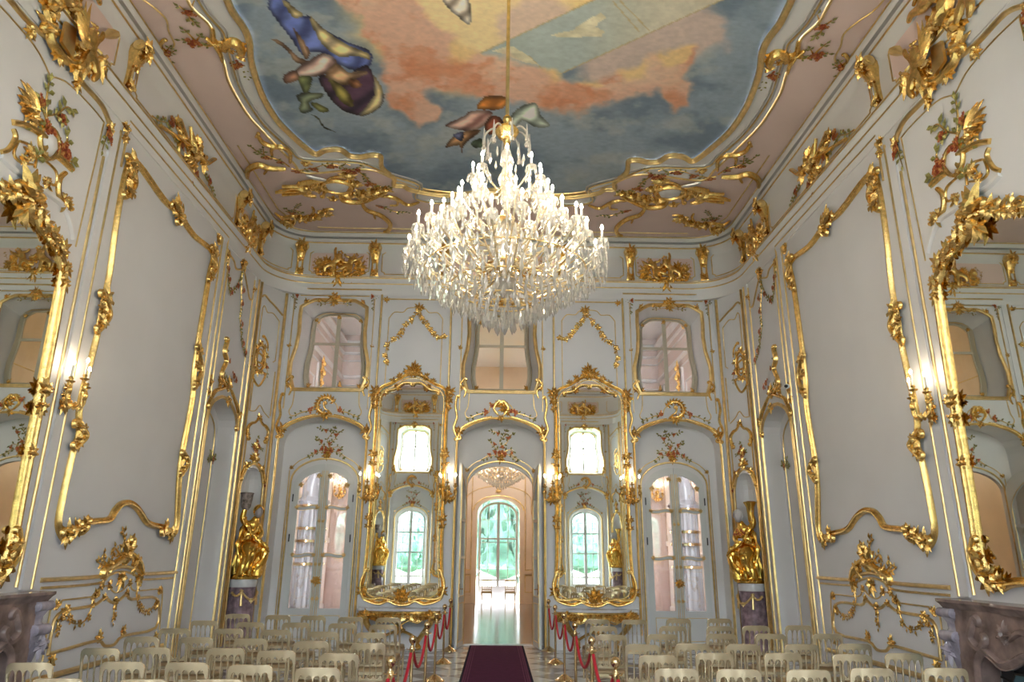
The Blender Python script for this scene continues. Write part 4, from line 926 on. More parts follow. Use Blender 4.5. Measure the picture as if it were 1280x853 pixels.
# --- big side-wall mirrors over the fireplaces
SMI = [(0, 5.66), (.22, 5.78), (.42, 5.70), (.58, 5.50), (.72, 5.36), (.86, 5.22), (.95, 5.05), (1.0, 4.9), (1.02, 3.6), (1.03, 2.2), (1.0, 1.75), (.86, 1.62), (.6, 1.56), (.3, 1.6), (0, 1.56)]
def profile_half(px): return px
SM = [LP(*p) for p in ((75, 345), (60, 290), (48, 262), (36, 244), (24, 236))]
SMO = [(YC, 5.60), (YC + .10, 5.70), (YC + .22, 5.60), (YC + .36, 5.44), (YC + .55, 5.38), (YC + .76, 5.30), (YC + .88, 5.14), (YC + .93, 5.0), (YC + .97, 4.0), (YC + 1.0, 2.4), (YC + 1.02, 1.95), (YC + .96, 1.68), (YC + .80, 1.55), (YC + .62, 1.60), (YC + .35, 1.62), (YC, 1.56)]
SMF = SMO + [(2 * YC - a, b) for a, b in SMO[::-1][1:-1]]
o = Orn('chimney_mirror', 'large gilt framed mirror over the {s} wall fireplace', 'mirror', MLW, (YC, 1.6))
q = cr(SMF, 3, True); plate(o.part('looking_glass', 'mirror'), MLW, q, (), .012); sweep(o.part('frame'), MLW, q, .10, .07, True, prof=FRAMEP, n0=.008)
f6 = off(MLW, .05)
for (a, b), s, t, n in (((YC, 5.66), .42, PI / 2, 7), ((YC, 5.52), .34, -PI / 2, 6), ((YC + .2, 5.58), .26, -.4, 5), ((YC + .36, 5.46), .24, .6, 5), ((YC + .55, 5.38), .24, 1.2, 5), ((YC + .74, 5.3), .24, .8, 5), ((YC + .88, 5.14), .2, -.6, 5), ((YC + .93, 4.98), .17, -1.2, 4), ((YC + .98, 3.62), .22, PI / 2, 5), ((YC + .98, 3.45), .2, -PI / 2, 5), ((YC + .99, 2.9), .16, PI / 2, 4), ((YC + 1.0, 1.9), .26, -1.2, 5), ((YC + .93, 1.68), .28, -2.2, 6), ((YC + .78, 1.6), .2, 3.0, 5)):
    for sg in ((1, -1) if a > YC + .01 else (1,)): rocaille(o.part('crest' if b > 4.9 else 'side_mount'), f6, (YC + sg * (a - YC), b), s, t if sg > 0 else PI - t, R1, n)
for sg in (-1, 1): scroll(o.part('side_mount'), f6, [(YC + sg * 1.02, 2.05), (YC + sg * 1.1, 1.85), (YC + sg * 1.0, 1.66), (YC + sg * .82, 1.6)], .06, .06, (.04, 1, sg), (.04, 1, -sg))
o.done()
# cartouche over the chimney mirror
U = lambda a, b: LP(a / 4.264, 100 + b / 4.264)
o = Orn('flowered_cartouche', 'white and gilt cartouche with tall red flower spray above the {s} chimney mirror', 'ornament', MLW, (YC, 5.95))
Ls = lambda pts: [U(*p) for p in pts]
for pts, w in (([(60, 225), (130, 240), (215, 290), (240, 330), (220, 380)], .08), ([(65, 260), (75, 310), (40, 370), (0, 385)], .06), ([(290, 400), (330, 430), (380, 480)], .08), ([(345, 495), (310, 530), (305, 600), (330, 650), (380, 690)], .07), ([(100, 325), (150, 345), (180, 390), (215, 420)], .035), ([(95, 325), (70, 395), (110, 440), (170, 450)], .035), ([(240, 430), (295, 490), (290, 560), (225, 530)], .035)):
    scroll(o.part('scrollwork'), MLW, Ls(pts), w, w * .7, taper=.8)
sweep(o.part('white_moulding', 'white'), MLW, cr(Ls([(0, 405), (60, 470), (110, 500), (140, 490)]), 5), .07, .04); sweep(o.part('white_moulding', 'white'), MLW, cr(Ls([(215, 585), (270, 620), (330, 670), (370, 770), (385, 850)]), 5), .07, .04)
cface = U(255, 335); mbx = o.part('white_oval', 'white'); bead(mbx, MLW, cface, .15, .01, .4)
sweep(o.part('scrollwork'), MLW, [(cface[0] + .17 * math.cos(t), cface[1] + .19 * math.sin(t)) for t in [i * 2 * PI / 20 for i in range(20)]], .05, .05, True)
for p, s, a in (((150, 165), .28, 1.9), ((170, 210), .26, 2.2), ((340, 640), .24, -.6), ((160, 400), .18, 2), ((240, 540), .16, -.5), ((225, 400), .16, 1), ((130, 430), .14, 3)): cluster_on(o, U(*p), s, a, 'acanthus')
[leaf(o.part('acanthus'), MLW, U(185, 225), 1.75 + .2 * k, .5 - .05 * abs(k - 1), .10, .05, 1.2) for k in range(5)]
spray(o, [Ls([(245, 300), (240, 180), (245, 90), (258, 10)]), Ls([(240, 200), (215, 130), (205, 110)]), Ls([(245, 190), (300, 180), (350, 145), (375, 155)]), Ls([(300, 180), (320, 200), (335, 250)]), Ls([(245, 250), (200, 240), (160, 250)]), Ls([(300, 400), (350, 330), (355, 300)]), Ls([(330, 400), (380, 440)]), Ls([(180, 470), (190, 420), (200, 400)])],
      [(*U(*p), r) for p, r in (((210, 115), .075), ((320, 205), .075), ((240, 265), .10), ((265, 275), .08), ((310, 355), .09), ((335, 380), .10), ((345, 400), .09), ((315, 395), .08), ((325, 365), .08))], .13, .035, every=.10)
o.done()
# mounts on the pilaster heads and bracket flowers of the side walls
o = Orn('pilaster_mount', 'gilt leaf mounts with red flower heading the pilaster beside the {s} big frame', 'ornament', MLW, LP(133, 170))
for p, s, a in (((95, 103), .17, -.8), ((136, 160), .2, .6), ((156, 160), .2, PI / 2), ((156, 172), .16, -PI / 2)): cluster_on(o, LP(*p), s, a, 'acanthus', 4)
spray(o, [LPS([(134, 162), (131, 175), (127, 188)])], [(*LP(133, 168), .09), (*LP(135, 174), .07)], .1, .02); o.done(rear=True)
o = Orn('pilaster_knot', 'small gilt knot heading the pilaster between the {s} big frame and recess', 'ornament', MLW, LP(273, 300))
cluster_on(o, LP(273, 296), .2, -PI / 2, 'acanthus', 5); cluster_on(o, LP(273, 303), .16, PI / 2, 'acanthus', 4); o.done(rear=True)
o = Orn('recess_rosette', 'red flower with leaves on the thin gilt line inside the {s} wall recess', 'ornament', off(MLW, -.355), (RC + .6, 3.6))
spray(o, [[(RC + .61, 3.45), (RC + .61, 3.6), (RC + .5, 3.72)], [(RC + .61, 3.6), (RC + .74, 3.66)], [(RC + .61, 3.6), (RC + .46, 3.58)]], [(RC + .61, 3.6, .07)], .1, .015); o.done()
# ------------------------------------------------------------------ frieze: brackets, rose-ground reliefs, trophies
def bracket_mesh():
    mb = MB(); f = lambda u, v, n: Vector((u, -n, v)); S = [(-.02, .03), (.08, .06), (.2, .055), (.32, .07), (.45, .12), (.56, .18), (.64, .20), (.70, .17), (.74, .13), (.76, .05)]
    w = [.095, .085, .075, .075, .09, .115, .13, .125, .11, .085]
    rows = []
    for (z, n), ww in zip(S, w): rows.append([f(-ww, z, 0), f(-ww, z, n * .8), f(-ww * .5, z, n), f(0, z, n * 1.12), f(ww * .5, z, n), f(ww, z, n * .8), f(ww, z, 0)])
    mb.grid(rows); return mb
BR = bracket_mesh(); BV = [MB(), MB()]
for i, sg in enumerate((-1, 1)):
    for k in range(3):
        r = .085 - k * .026; tube(BV[i], [(sg * (.11 + .012 * k), -.14, .655), (sg * (.135 + .012 * k), -.14, .655)], r, 14)
BL = [MB(), MB(), MB()]; fb = lambda u, v, n: Vector((u, -.12 - n, v)); rb = random.Random(4)
for k, y, z, sz, an, n in ((0, .20, .66, .22, PI / 2, 7), (0, .21, .58, .19, -PI / 2, 7), (0, .20, .62, .14, 0, 5), (0, .20, .62, .14, PI, 5), (1, .06, .03, .17, PI / 2, 6), (2, .085, .36, .12, -PI / 2, 5)): rocaille(BL[k], lambda u, v, n, y=y: Vector((u, -y - n, v)), (0, z), sz, an, rb, n)
BP = MB(); sweep(BP, lambda u, v, n: Vector((u, -.062 - n - .1 * max(0, v - .25) ** 1.3, v)), [(-.03, .12), (-.035, .25), (-.03, .38), (.03, .38), (.035, .25), (.03, .12)], .016, .02, True)
BG = MB(); plate(BG, lambda u, v, n: Vector((u, -.071 - n - .1 * max(0, v - .25) ** 1.3, v)), [(-.028, .13), (.028, .13), (.032, .25), (.028, .37), (-.028, .37), (-.032, .25)])
b0 = None
def bracket(s, label, rear=True, mirror=True):
    global b0
    p = MCOx(s, 8.08, .03); q = MCOx(s, 8.08, .2); ang = math.atan2(q.y - p.y, q.x - p.x) + PI / 2
    if b0 is None:
        b0 = thing('frieze_bracket', '', 'bracket', (0, 0, 0), 'gilt frieze brackets'); BR.build('scroll_body', M['gold'], b0); [q.build('volute', M['goldline'], b0) for q in BV]; [q.build('leaf_overlay', M['gold'], b0) for q in BL]; BP.build('panel_rim', M['goldline'], b0); BG.build('grey_panel', M['white'], b0, False); t = b0
    else: t = copy_tree(b0)
    t.location = p; t.rotation_euler.z = ang; t['label'] = label.replace('{s}', 'left')
    if mirror: mir(t, 'x', label.replace('{s}', 'right'))
    if rear:
        NTR[0] += 1; mir(t, 'y', name='trim_%d' % NTR[0], struct_=True)
        if mirror: NTR[0] += 1; mir(mir(t, 'x'), 'y') if False else None
for s, lb in ((1.42, 'gilt scroll bracket in the frieze over the {s} pilaster of the big frame'), (5.73, 'gilt scroll bracket on the {s} side frieze, before the cherub panel'), (7.12, 'gilt scroll bracket on the {s} side frieze between cherub panel and rounded corner'), (8.47, 'gilt frieze bracket on the end wall next to the {s} rounded corner'), (10.24, 'gilt frieze bracket between {s} end wall cherub panel and the chandelier'), (11.87, 'gilt frieze bracket partly behind the {s} edge of the chandelier')): bracket(s, lb)
def putto(mb, mp, c, s, flip=1, pose=0, rot=0.):
    """small reclining relief figure in one continuous body"""
    P = [[(0, 0, .09, .085), (.06, .16, .11, .10), (.10, .27, .12, .045), (.13, .36, .13, .085), (.20, .22, .14, .038), (.32, .16, .16, .03), (.40, .24, .16, .024), (-.04, .24, .12, .04), (-.13, .14, .15, .03), (-.20, .06, .15, .024), (.14, -.08, .13, .065), (.30, -.04, .15, .045), (.42, -.14, .13, .03), (-.12, -.06, .10, .065), (-.27, -.02, .14, .045), (-.40, -.12, .10, .03)],
         [(0, 0, .09, .085), (-.02, .17, .11, .10), (-.01, .28, .12, .045), (.02, .37, .13, .085), (.10, .24, .14, .038), (.20, .34, .15, .03), (.24, .46, .15, .024), (-.12, .23, .12, .04), (-.24, .18, .15, .03), (-.34, .24, .15, .024), (.10, -.12, .13, .065), (.14, -.28, .16, .045), (.06, -.40, .13, .03), (-.10, -.10, .10, .065), (-.16, -.26, .14, .045), (-.26, -.36, .10, .03)]][pose]
    E_ = [(0, 1), (1, 2), (2, 3), (1, 4), (4, 5), (5, 6), (1, 7), (7, 8), (8, 9), (0, 10), (10, 11), (11, 12), (0, 13), (13, 14), (14, 15)]
    P = [(a, b, z, r * 1.5) for a, b, z, r in P]; vs, fs = skinmesh(P, E_, 1); ca, sa = math.cos(rot), math.sin(rot)
    out = []
    for x, y, z in vs:
        x *= flip; out.append(mp(c[0] + (x * ca - y * sa) * s, c[1] + (x * sa + y * ca) * s, max(.004, z * s * .8)))
    mb.add(out, fs)
    hx = P[3][0] * flip; hy = P[3][1]; h = (c[0] + (hx * ca - hy * sa) * s, c[1] + (hx * sa + hy * ca) * s)
    for k in range(5): bead(mb, mp, (h[0] + .06 * s * math.cos(k * 1.25), h[1] + .06 * s * math.sin(k * 1.25)), .035 * s, .12 * s)
FR = off(MCOx, .034)
def relief(s0, s1, label, rear=False, mirror=True, kind=0):
    c = (s0 + s1) / 2; o = Orn('frieze_relief', label, 'relief', FR, (c, 8.3)); w = s1 - s0
    putto(o.part('cherub'), FR, (c - .08 * w, 8.36), .78, -1, 1, -.55)
    mb = MB(); putto(mb, FR, (c + .18 * w, 8.33), .72, 1, 1, -.5); mb.build('cherub', M['gold'], o.t)
    for k in range(7): cluster_on(o, (c + (k - 3) * w * .10, 8.12 - .10 * math.cos((k - 3) * .5) + R1.uniform(-.02, .03)), .24, R1.uniform(-2.6, -.5), 'cloud_base', 6)
    for a, b, s_, t_ in ((-.28, 8.26, .3, 2.4), (-.2, 8.42, .2, 1.9), (.04, 8.34, .26, 1.5), (.32, 8.26, .3, .6), (.3, 8.4, .18, 1.2), (.12, 8.2, .28, -1.2), (-.1, 8.18, .28, -1.9)): cluster_on(o, (c + a * w, b), s_, t_, 'cloud_base', 6)
    cluster_on(o, (c, 8.04), .34, -PI / 2, 'cloud_base', 6); cluster_on(o, (c - .36 * w, 8.2), .15, 2.6, 'cloud_base', 4); cluster_on(o, (c + .38 * w, 8.18), .15, .4, 'cloud_base', 4)
    for k in range(6): tiny(o.part('reeds'), FR, (c - .33 * w, 8.28), PI / 2 + (k - 2.5) * .22, .26 - .03 * abs(k - 2.5))
    sweep(o.part('reeds'), FR, [(c + .28 * w, 8.3), (c + .36 * w, 8.46), (c + .40 * w, 8.6)], .014, .014)
    spray(o, [[(c - .42 * w, 8.24), (c - .44 * w, 8.4), (c - .38 * w, 8.52)], [(c + .40 * w, 8.36), (c + .45 * w, 8.5)]], [], .05, .012, leafm='gold')
    o.done(mirror, rear)
relief(8.70, 10.10, 'gilt cherubs in relief on the rose panel over the {s} upper window', True)
relief(5.86, 6.95, 'gilt cherub relief on the rose panel ending the {s} side frieze', False)
relief(12.26 + .2, 14.06 + .2, 'gilt cherubs in relief on the frieze behind the chandelier', True, False)
# trophy of instruments and flowers on the side frieze
T = lambda a, b: (lambda q: (float(q[1]) - YC, float(q[2])))(on(180 + a / 7.11, 130 + b / 7.11, 0, -WX + .05))
o = Orn('frieze_trophy', 'gilt trophy of instruments and red flowers on the {s} side frieze above the big frame', 'relief', FR, T(420, 430))
for p, s, a, n in (((420, 430), .42, 1.2, 7), ((470, 360), .34, .8, 6), ((520, 500), .3, -.3, 5), ((430, 540), .3, -1.4, 6), ((330, 320), .3, 2.2, 5), ((300, 190), .24, 2.0, 5), ((480, 430), .3, .3, 5), ((380, 500), .28, -2, 5)): cluster_on(o, T(*p), s, a, 'shield_shell', n)
sweep(o.part('rod'), FR, [T(110, 190), T(250, 280), T(420, 400)], .05, .06, n0=.05); sweep(o.part('rod'), FR, [T(280, 140), T(340, 270), T(400, 400)], .09, .07, n0=.04, tw=lambda t: 1.2 - .6 * t); sweep(o.part('rod'), FR, [T(380, 200), T(385, 330), T(400, 420)], .035, .05, n0=.06); sweep(o.part('rod'), FR, [T(600, 490), T(540, 530), T(440, 440)], .07, .07, n0=.05)
sweep(o.part('rod'), FR, [(T(350, 430)[0] + .2 * math.cos(t), T(350, 430)[1] + .17 * math.sin(t)) for t in [i * .5 for i in range(13)]], .05, .05, True)
spray(o, [[T(75, 105), T(140, 150), T(210, 170), T(250, 240)], [T(170, 110), T(190, 150)], [T(240, 260), T(300, 350), T(300, 420)], [T(380, 540), T(420, 640), T(430, 690)], [T(520, 590), T(570, 680), T(620, 790)], [T(400, 600), T(470, 640)]], [(*T(*p), .085) for p in ((235, 135), (240, 180), (460, 630), (575, 685), (330, 370), (430, 650))], .10, .025); o.done()
# trumpet-blowing figures over the chimney mirrors
Q = lambda a, b: (lambda q: (float(q[1]) - YC, float(q[2])))(on(20 + a / 7.11, b / 7.11, 0, -WX + .1))
o = Orn('trumpeter_relief', 'large gilt trophy with winged trumpet player over the {s} chimney mirror', 'relief', off(MCOx, .04), Q(600, 300))
mb = o.part('trumpeter'); putto(mb, o.mp, (Q(650, 470)[0], Q(650, 470)[1]), .86, 1, 1, .2)
mb = MB(); putto(mb, o.mp, (.10, 8.62), .8, -1, 0, .3); mb.build('seated_figure', M['gold'], o.t)
mb = MB(); putto(mb, o.mp, (-.62, 8.1), .8, -1, 1, .2); mb.build('second_trumpeter', M['gold'], o.t)
q0, q1 = Q(700, 350), Q(820, 300); tt = o.part('trumpet', 'goldline'); sweep(tt, o.mp, [q0, ((q0[0] + q1[0]) / 2, (q0[1] + q1[1]) / 2), q1], .14, .14, n0=.08, tw=lambda t: .2 + .8 * t ** 3)
sh_ = [Q(430, 190), Q(390, 370), Q(430, 430), Q(490, 520), Q(515, 320), Q(520, 260)]; slab(o.part('banner', 'goldline'), o.mp, sh_[::-1], .05, .09)
for p, s, a, n in (((330, 270), .34, 2.2, 6), ((560, 540), .3, -1.2, 6), ((350, 60), .42, 2.4, 7), ((520, 80), .42, .6, 7), ((450, 30), .5, 1.6, 7), ((560, 180), .3, .3, 5), ((420, 480), .22, -2, 5), ((800, 600), .2, -.5, 5), ((760, 520), .34, -.8, 6), ((600, 440), .3, 2.6, 5), ((640, 560), .3, -1.3, 5)): cluster_on(o, Q(*p), s, a, 'rocaille', n)
scroll(o.part('scroll'), o.mp, [Q(320, 290), Q(340, 380), Q(400, 470), Q(480, 550), Q(560, 560)], .09, .09, (.06, 1.1, 1), (.05, 1, -1))
for sg in (1,): [leaf(o.part('wing'), off(o.mp, .08 + .01 * k), Q(600, 420), 1.9 + .22 * k, .62 - .05 * k, .085, .03, -.5) for k in range(8)]
spray(o, [[Q(600, 200), Q(640, 150), Q(690, 190)], [Q(640, 150), Q(660, 220)]], [], .08, .02, leafm='gold'); o.done()
# ------------------------------------------------------------------ ceiling ornaments
c3 = lambda a, b: CP(290 + a / 4.74, 130 + b / 4.74)
o = Orn('ceiling_cartouche', 'gilt oval cartouche with trophies and flower garlands on the {s} corner of the ceiling', 'ornament', MCL, c3(630, 470))
ov = c3(625, 475); bead(o.part('white_oval', 'white'), MCL, ov, .26, .035, .35)
sweep(o.part('oval_frame'), off(MCL, .03), [(ov[0] + .31 * math.cos(t), ov[1] + .24 * math.sin(t)) for t in [i * 2 * PI / 24 for i in range(24)]], .09, .08, True)
for pts, w, e0, e1 in (([(540, 470), (590, 430), (680, 425), (700, 470), (660, 515), (560, 510), (545, 540)], .07, None, (.04, 1, 1)), ([(140, 190), (160, 170), (150, 160)], .06, None, None), ([(150, 170), (180, 215), (240, 240), (300, 245), (345, 280), (345, 340)], .10, None, None), ([(240, 300), (235, 265), (270, 240), (310, 250)], .07, None, None), ([(90, 430), (100, 380), (160, 350), (230, 370), (320, 375)], .13, None, None), ([(190, 410), (205, 385), (195, 370)], .06, None, None),
        ([(770, 580), (800, 620), (880, 650), (935, 700), (930, 740), (900, 750)], .11, None, None), ([(850, 675), (845, 650), (880, 650)], .06, None, None), ([(880, 540), (960, 545), (1040, 590), (1110, 575)], .08, None, None), ([(935, 595), (980, 590), (975, 560), (930, 550)], .06, None, None), ([(500, 540), (430, 520), (400, 470), (470, 450), (560, 440)], .12, None, None), ([(640, 520), (660, 560), (760, 570), (870, 530), (930, 500)], .12, None, None)):
    scroll(o.part('scrollwork'), off(MCL, .02), [c3(*p) for p in pts], w, w * .7, e0, e1, taper=.55)
for pts in ([(280, 500), (360, 480), (440, 490)], [(260, 505), (350, 500), (430, 500)], [(300, 470), (380, 470), (450, 480)], [(300, 520), (380, 515), (450, 505)]): sweep(o.part('trophy_shaft'), off(MCL, .05), [c3(*p) for p in pts], .05, .06)
for p, s, a in (((440, 490), .45, 3.0), ((480, 470), .4, .4), ((520, 500), .3, 3.6), ((760, 530), .45, 0), ((840, 510), .4, .2), ((700, 530), .4, 3.4), ((680, 410), .32, 1.4), ((900, 500), .25, .5), ((730, 470), .25, -.5), ((430, 345), .22, 0), ((600, 560), .2, -1.5)): cluster_on(o, c3(*p), s, a, 'trophy', 6)
spray(o, [[c3(*p) for p in q] for q in ([(350, 380), (390, 390), (430, 385), (490, 375), (540, 360), (590, 355), (640, 365), (690, 385), (740, 380), (790, 355)], [(740, 390), (790, 430), (820, 465), (880, 490), (930, 490)], [(340, 370), (280, 330), (200, 305), (150, 280), (110, 250)], [(190, 300), (185, 260)], [(850, 600), (900, 610), (960, 635), (1040, 640)], [(700, 360), (650, 340)])],
      [(*c3(*p), r) for p, r in (((385, 390), .09), ((490, 378), .09), ((590, 360), .1), ((690, 385), .1), ((720, 395), .1), ((745, 380), .08), ((825, 465), .09), ((205, 308), .09), ((880, 600), .08), ((285, 335), .07), ((800, 470), .07))], .10, .03, every=.07)
scroll(o.part('silver_band', 'silver'), off(MCL, .04), [c3(*p) for p in ((440, 410), (490, 425), (560, 440))], .10, .05)
o.done()
o = Orn('ceiling_corner_scroll', 'gilt horn of leaves with dark flower sprig at the {s} rounded corner of the ceiling', 'ornament', MCL, c3(330, 690))
for pts, w in (([(255, 780), (275, 720), (320, 670), (370, 660), (370, 700), (320, 750), (295, 740)], .08), ([(375, 660), (430, 680), (500, 660), (560, 620), (605, 620)], .085), ([(470, 660), (485, 630), (475, 605)], .07), ([(255, 640), (290, 665), (330, 660)], .07), ([(300, 720), (340, 690), (350, 700)], .1)): scroll(o.part('scrollwork'), off(MCL, .01), [c3(*p) for p in pts], w, w * .7, taper=.5)
for p, s, a in (((340, 690), .34, 2.5), ((400, 672), .36, .1), ((320, 720), .34, -2.2), ((470, 665), .34, .2), ((540, 640), .34, .35), ((300, 750), .26, -2.4)): cluster_on(o, c3(*p), s, a, 'acanthus', 5)
spray(o, [[c3(*p) for p in q] for q in ([(360, 650), (370, 620), (400, 590)], [(350, 645), (320, 620)], [(370, 630), (410, 640)])], [(*c3(355, 640), .08)], .09, .025); o.done()
C2 = lambda a, b: CP(180 + a / 5.686, b / 5.686)
o = Orn('ceiling_clasp', 'gilt shell clasp with red flower twigs on the {s} long side of the ceiling frame', 'ornament', MCL, C2(540, 300))
for pts, w in (([(570, 340), (590, 290), (650, 280), (690, 330), (690, 380)], .16), ([(590, 330), (620, 300), (650, 320)], .08), ([(440, 255), (470, 280), (500, 300), (560, 300)], .07), ([(490, 190), (495, 250), (500, 300)], .07), ([(500, 310), (540, 360), (560, 430)], .07)): scroll(o.part('scrollwork'), off(MCL, .02), [C2(*p) for p in pts], w, w * .7, taper=.6)
for p, s, a in (((600, 330), .26, 2.6), ((670, 320), .26, .3), ((520, 300), .2, PI), ((690, 400), .2, -.8), ((560, 300), .18, 0)): cluster_on(o, C2(*p), s, a, 'shell', 5)
spray(o, [[C2(*p) for p in q] for q in ([(500, 320), (440, 320), (370, 300), (320, 290), (265, 280)], [(370, 290), (330, 250), (285, 208)], [(380, 280), (400, 250)], [(620, 380), (660, 430), (710, 470), (740, 540)], [(710, 500), (760, 520)], [(350, 70), (310, 80), (250, 40)], [(310, 85), (330, 130), (365, 160)], [(340, 60), (350, 20), (370, -20)])],
      [(*C2(*p), .085) for p in ((370, 285), (340, 295), (650, 455), (680, 445), (320, 75), (345, 290))], .10, .03, every=.08); o.done()
o = Orn('ceiling_line_sprig', 'small gilt curl with red blossom on the ceiling edge line, {s} side', 'ornament', MCL, C2(160, 360))
scroll(o.part('curl'), off(MCL, .01), [C2(*p) for p in ((130, 340), (125, 300), (150, 275), (165, 285))], .06, .05); spray(o, [[C2(*p) for p in q] for q in ([(140, 340), (175, 380), (215, 360)], [(160, 360), (185, 330)], [(150, 350), (165, 400), (185, 430)])], [(*C2(165, 370), .08)], .08, .025); o.done()
R2 = random.Random(21)
# ------------------------------------------------------------------ glazed double doors at the back of the side bays
ZR = [FP(405, 694.8, .5)[1], FP(405, 635.5, .5)[1]]; ZP = FP(405, 761, .5)[1]
def glazed_doors(n, sx, rear=False):
    f = lambda u, v, k: Vector((sx * (-3.9 + u), YF + .5 - k, v))
    d = thing('door_%d' % n, None, None, f(0, 0, 0), kind='structure')
    for side in (-1, 1):
        h = [(side * a, b) for a, b in [(.003, .002), (.668, .002), (.668, 3.28)] + [(.668 * math.cos(t), 3.28 + .468 * math.sin(t)) for t in [i * PI / 20 for i in range(1, 10)]] + [(.003, 3.745)]]
        g = [(side * a, b) for a, b in [(.105, ZP), (.545, ZP), (.545, 3.22)] + [(.545 * math.cos(t), 3.22 + .36 * math.sin(t)) for t in [i * PI / 20 for i in range(1, 9)]] + [(.105, 3.56)]]
        mb = MB(); slab(mb, f, h, -.03, .02, [g]); lf = mb.build('door_leaf', M['door'], d, False)
        mb = MB(); plate(mb, f, g, (), -.01); mb.build('glass_pane', M['doorpane'], lf, False)
        for z in ZR:
            q = [(side * (.10 + .45 * t), z + .035 + .018 * math.sin(t * 2 * PI)) for t in [i / 12 for i in range(13)]]; q2 = [(a, b - .07) for a, b in q]
            mb = MB(); slab(mb, f, q + q2[::-1], -.015, .035); r = mb.build('wavy_rail', M['door'], lf, False)
            mb = MB(); sweep(mb, f, q, .014, .012, n0=.035); sweep(mb, f, q2, .014, .012, n0=.035)
            for a in (.10, .55): rocaille(mb, off(f, .03), (side * a, z), .085, PI / 2, R2, 4)
            mb.build('gilt_edge', M['goldline'], r)
        mb = MB()
        for a in (.025, .06): sweep(mb, f, [(side * a, .1), (side * a, 1.5), (side * a, 3.6)], .012, .012, n0=.02)
        for a, b in ((.12, 3.5), (.5, 3.3)): rocaille(mb, off(f, .02), (side * a, b), .11, -PI / 2, R2, 4)
        for z in (.9, 1.6, 2.5): rocaille(mb, off(f, .02), (side * .045, z), .07, PI / 2, R2, 3)
        sweep(mb, f, densify(rect(side * .12, side * .55, .12, ZP - .14)), .014, .01, True, n0=.02); mb.build('gilt_line', M['goldline'], lf)
        mb = MB(); box(mb, f(side * .66, 2.15, .03), (.02, .03, .16)); box(mb, f(side * .66, 3.0, .03), (.02, .03, .16)); mb.build('hinge', M['black'], lf, False)
    mb = MB()
    for a in (-PI / 2, .1, PI - .1): rocaille(mb, off(f, .03), (0, 1.28), .15, a, R2, 5)
    mb.build('lock_plate', M['gold'], d)
glazed_doors(1, 1); glazed_doors(2, -1)
# open leaves of the centre doorway
for sx in (-1, 1):
    o_ = Vector((sx * .765, 16.02, 0)); dr = Vector((sx * .14, -1, 0)).normalized(); nr = Vector((-sx * 1, -.14, 0)).normalized()
    f = lambda u, v, k: o_ + dr * u + nr * k + Vector((0, 0, v))
    d = thing('door_3' if sx < 0 else 'door_4', None, None, o_, kind='structure')
    top = [(.70 * (1 - math.cos(t)) , 3.28 + .46 * math.sin(t)) for t in [i * PI / 20 for i in range(11)]]
    h = [(0, .01), (.70, .01)] + [(a, b) for a, b in top[::-1]]; g = [(.09, 1.0), (.60, 1.0), (.60, 3.5), (.45, 3.42), (.3, 3.3), (.18, 3.16), (.09, 3.0)]
    mb = MB(); slab(mb, f, h, -.025, .025, [g]); lf = mb.build('door_leaf', M['door'], d, False)
    mb = MB(); plate(mb, f, g, (), 0); mb.build('glass_pane', M['doorpane'], lf, False)
    mb = MB()
    for z in (1.78, 2.55): slab(mb, f, rect(.08, .61, z - .03, z + .03), -.02, .03)
    mb.build('glazing_rail', M['door'], lf, False)
    mb = MB()
    for k in (.025,): sweep(mb, f, densify(rect(.1, .6, .12, .86)), .016, .012, True, n0=k); sweep(mb, f, [(.68, .05), (.68, 2), (.68, 3.7)], .014, .012, n0=k); sweep(mb, f, densify(g), .014, .012, True, n0=k)
    mb.build('gilt_line', M['goldline'], lf)
    mb = MB(); tube(mb, [f(.62, 1.15, .03), f(.62, 1.15, .09), f(.52, 1.15, .09)], .011, 6); box(mb, f(.62, 1.15, .03), (.03, .03, .2)); mb.build('door_handle', M['brass'], lf)
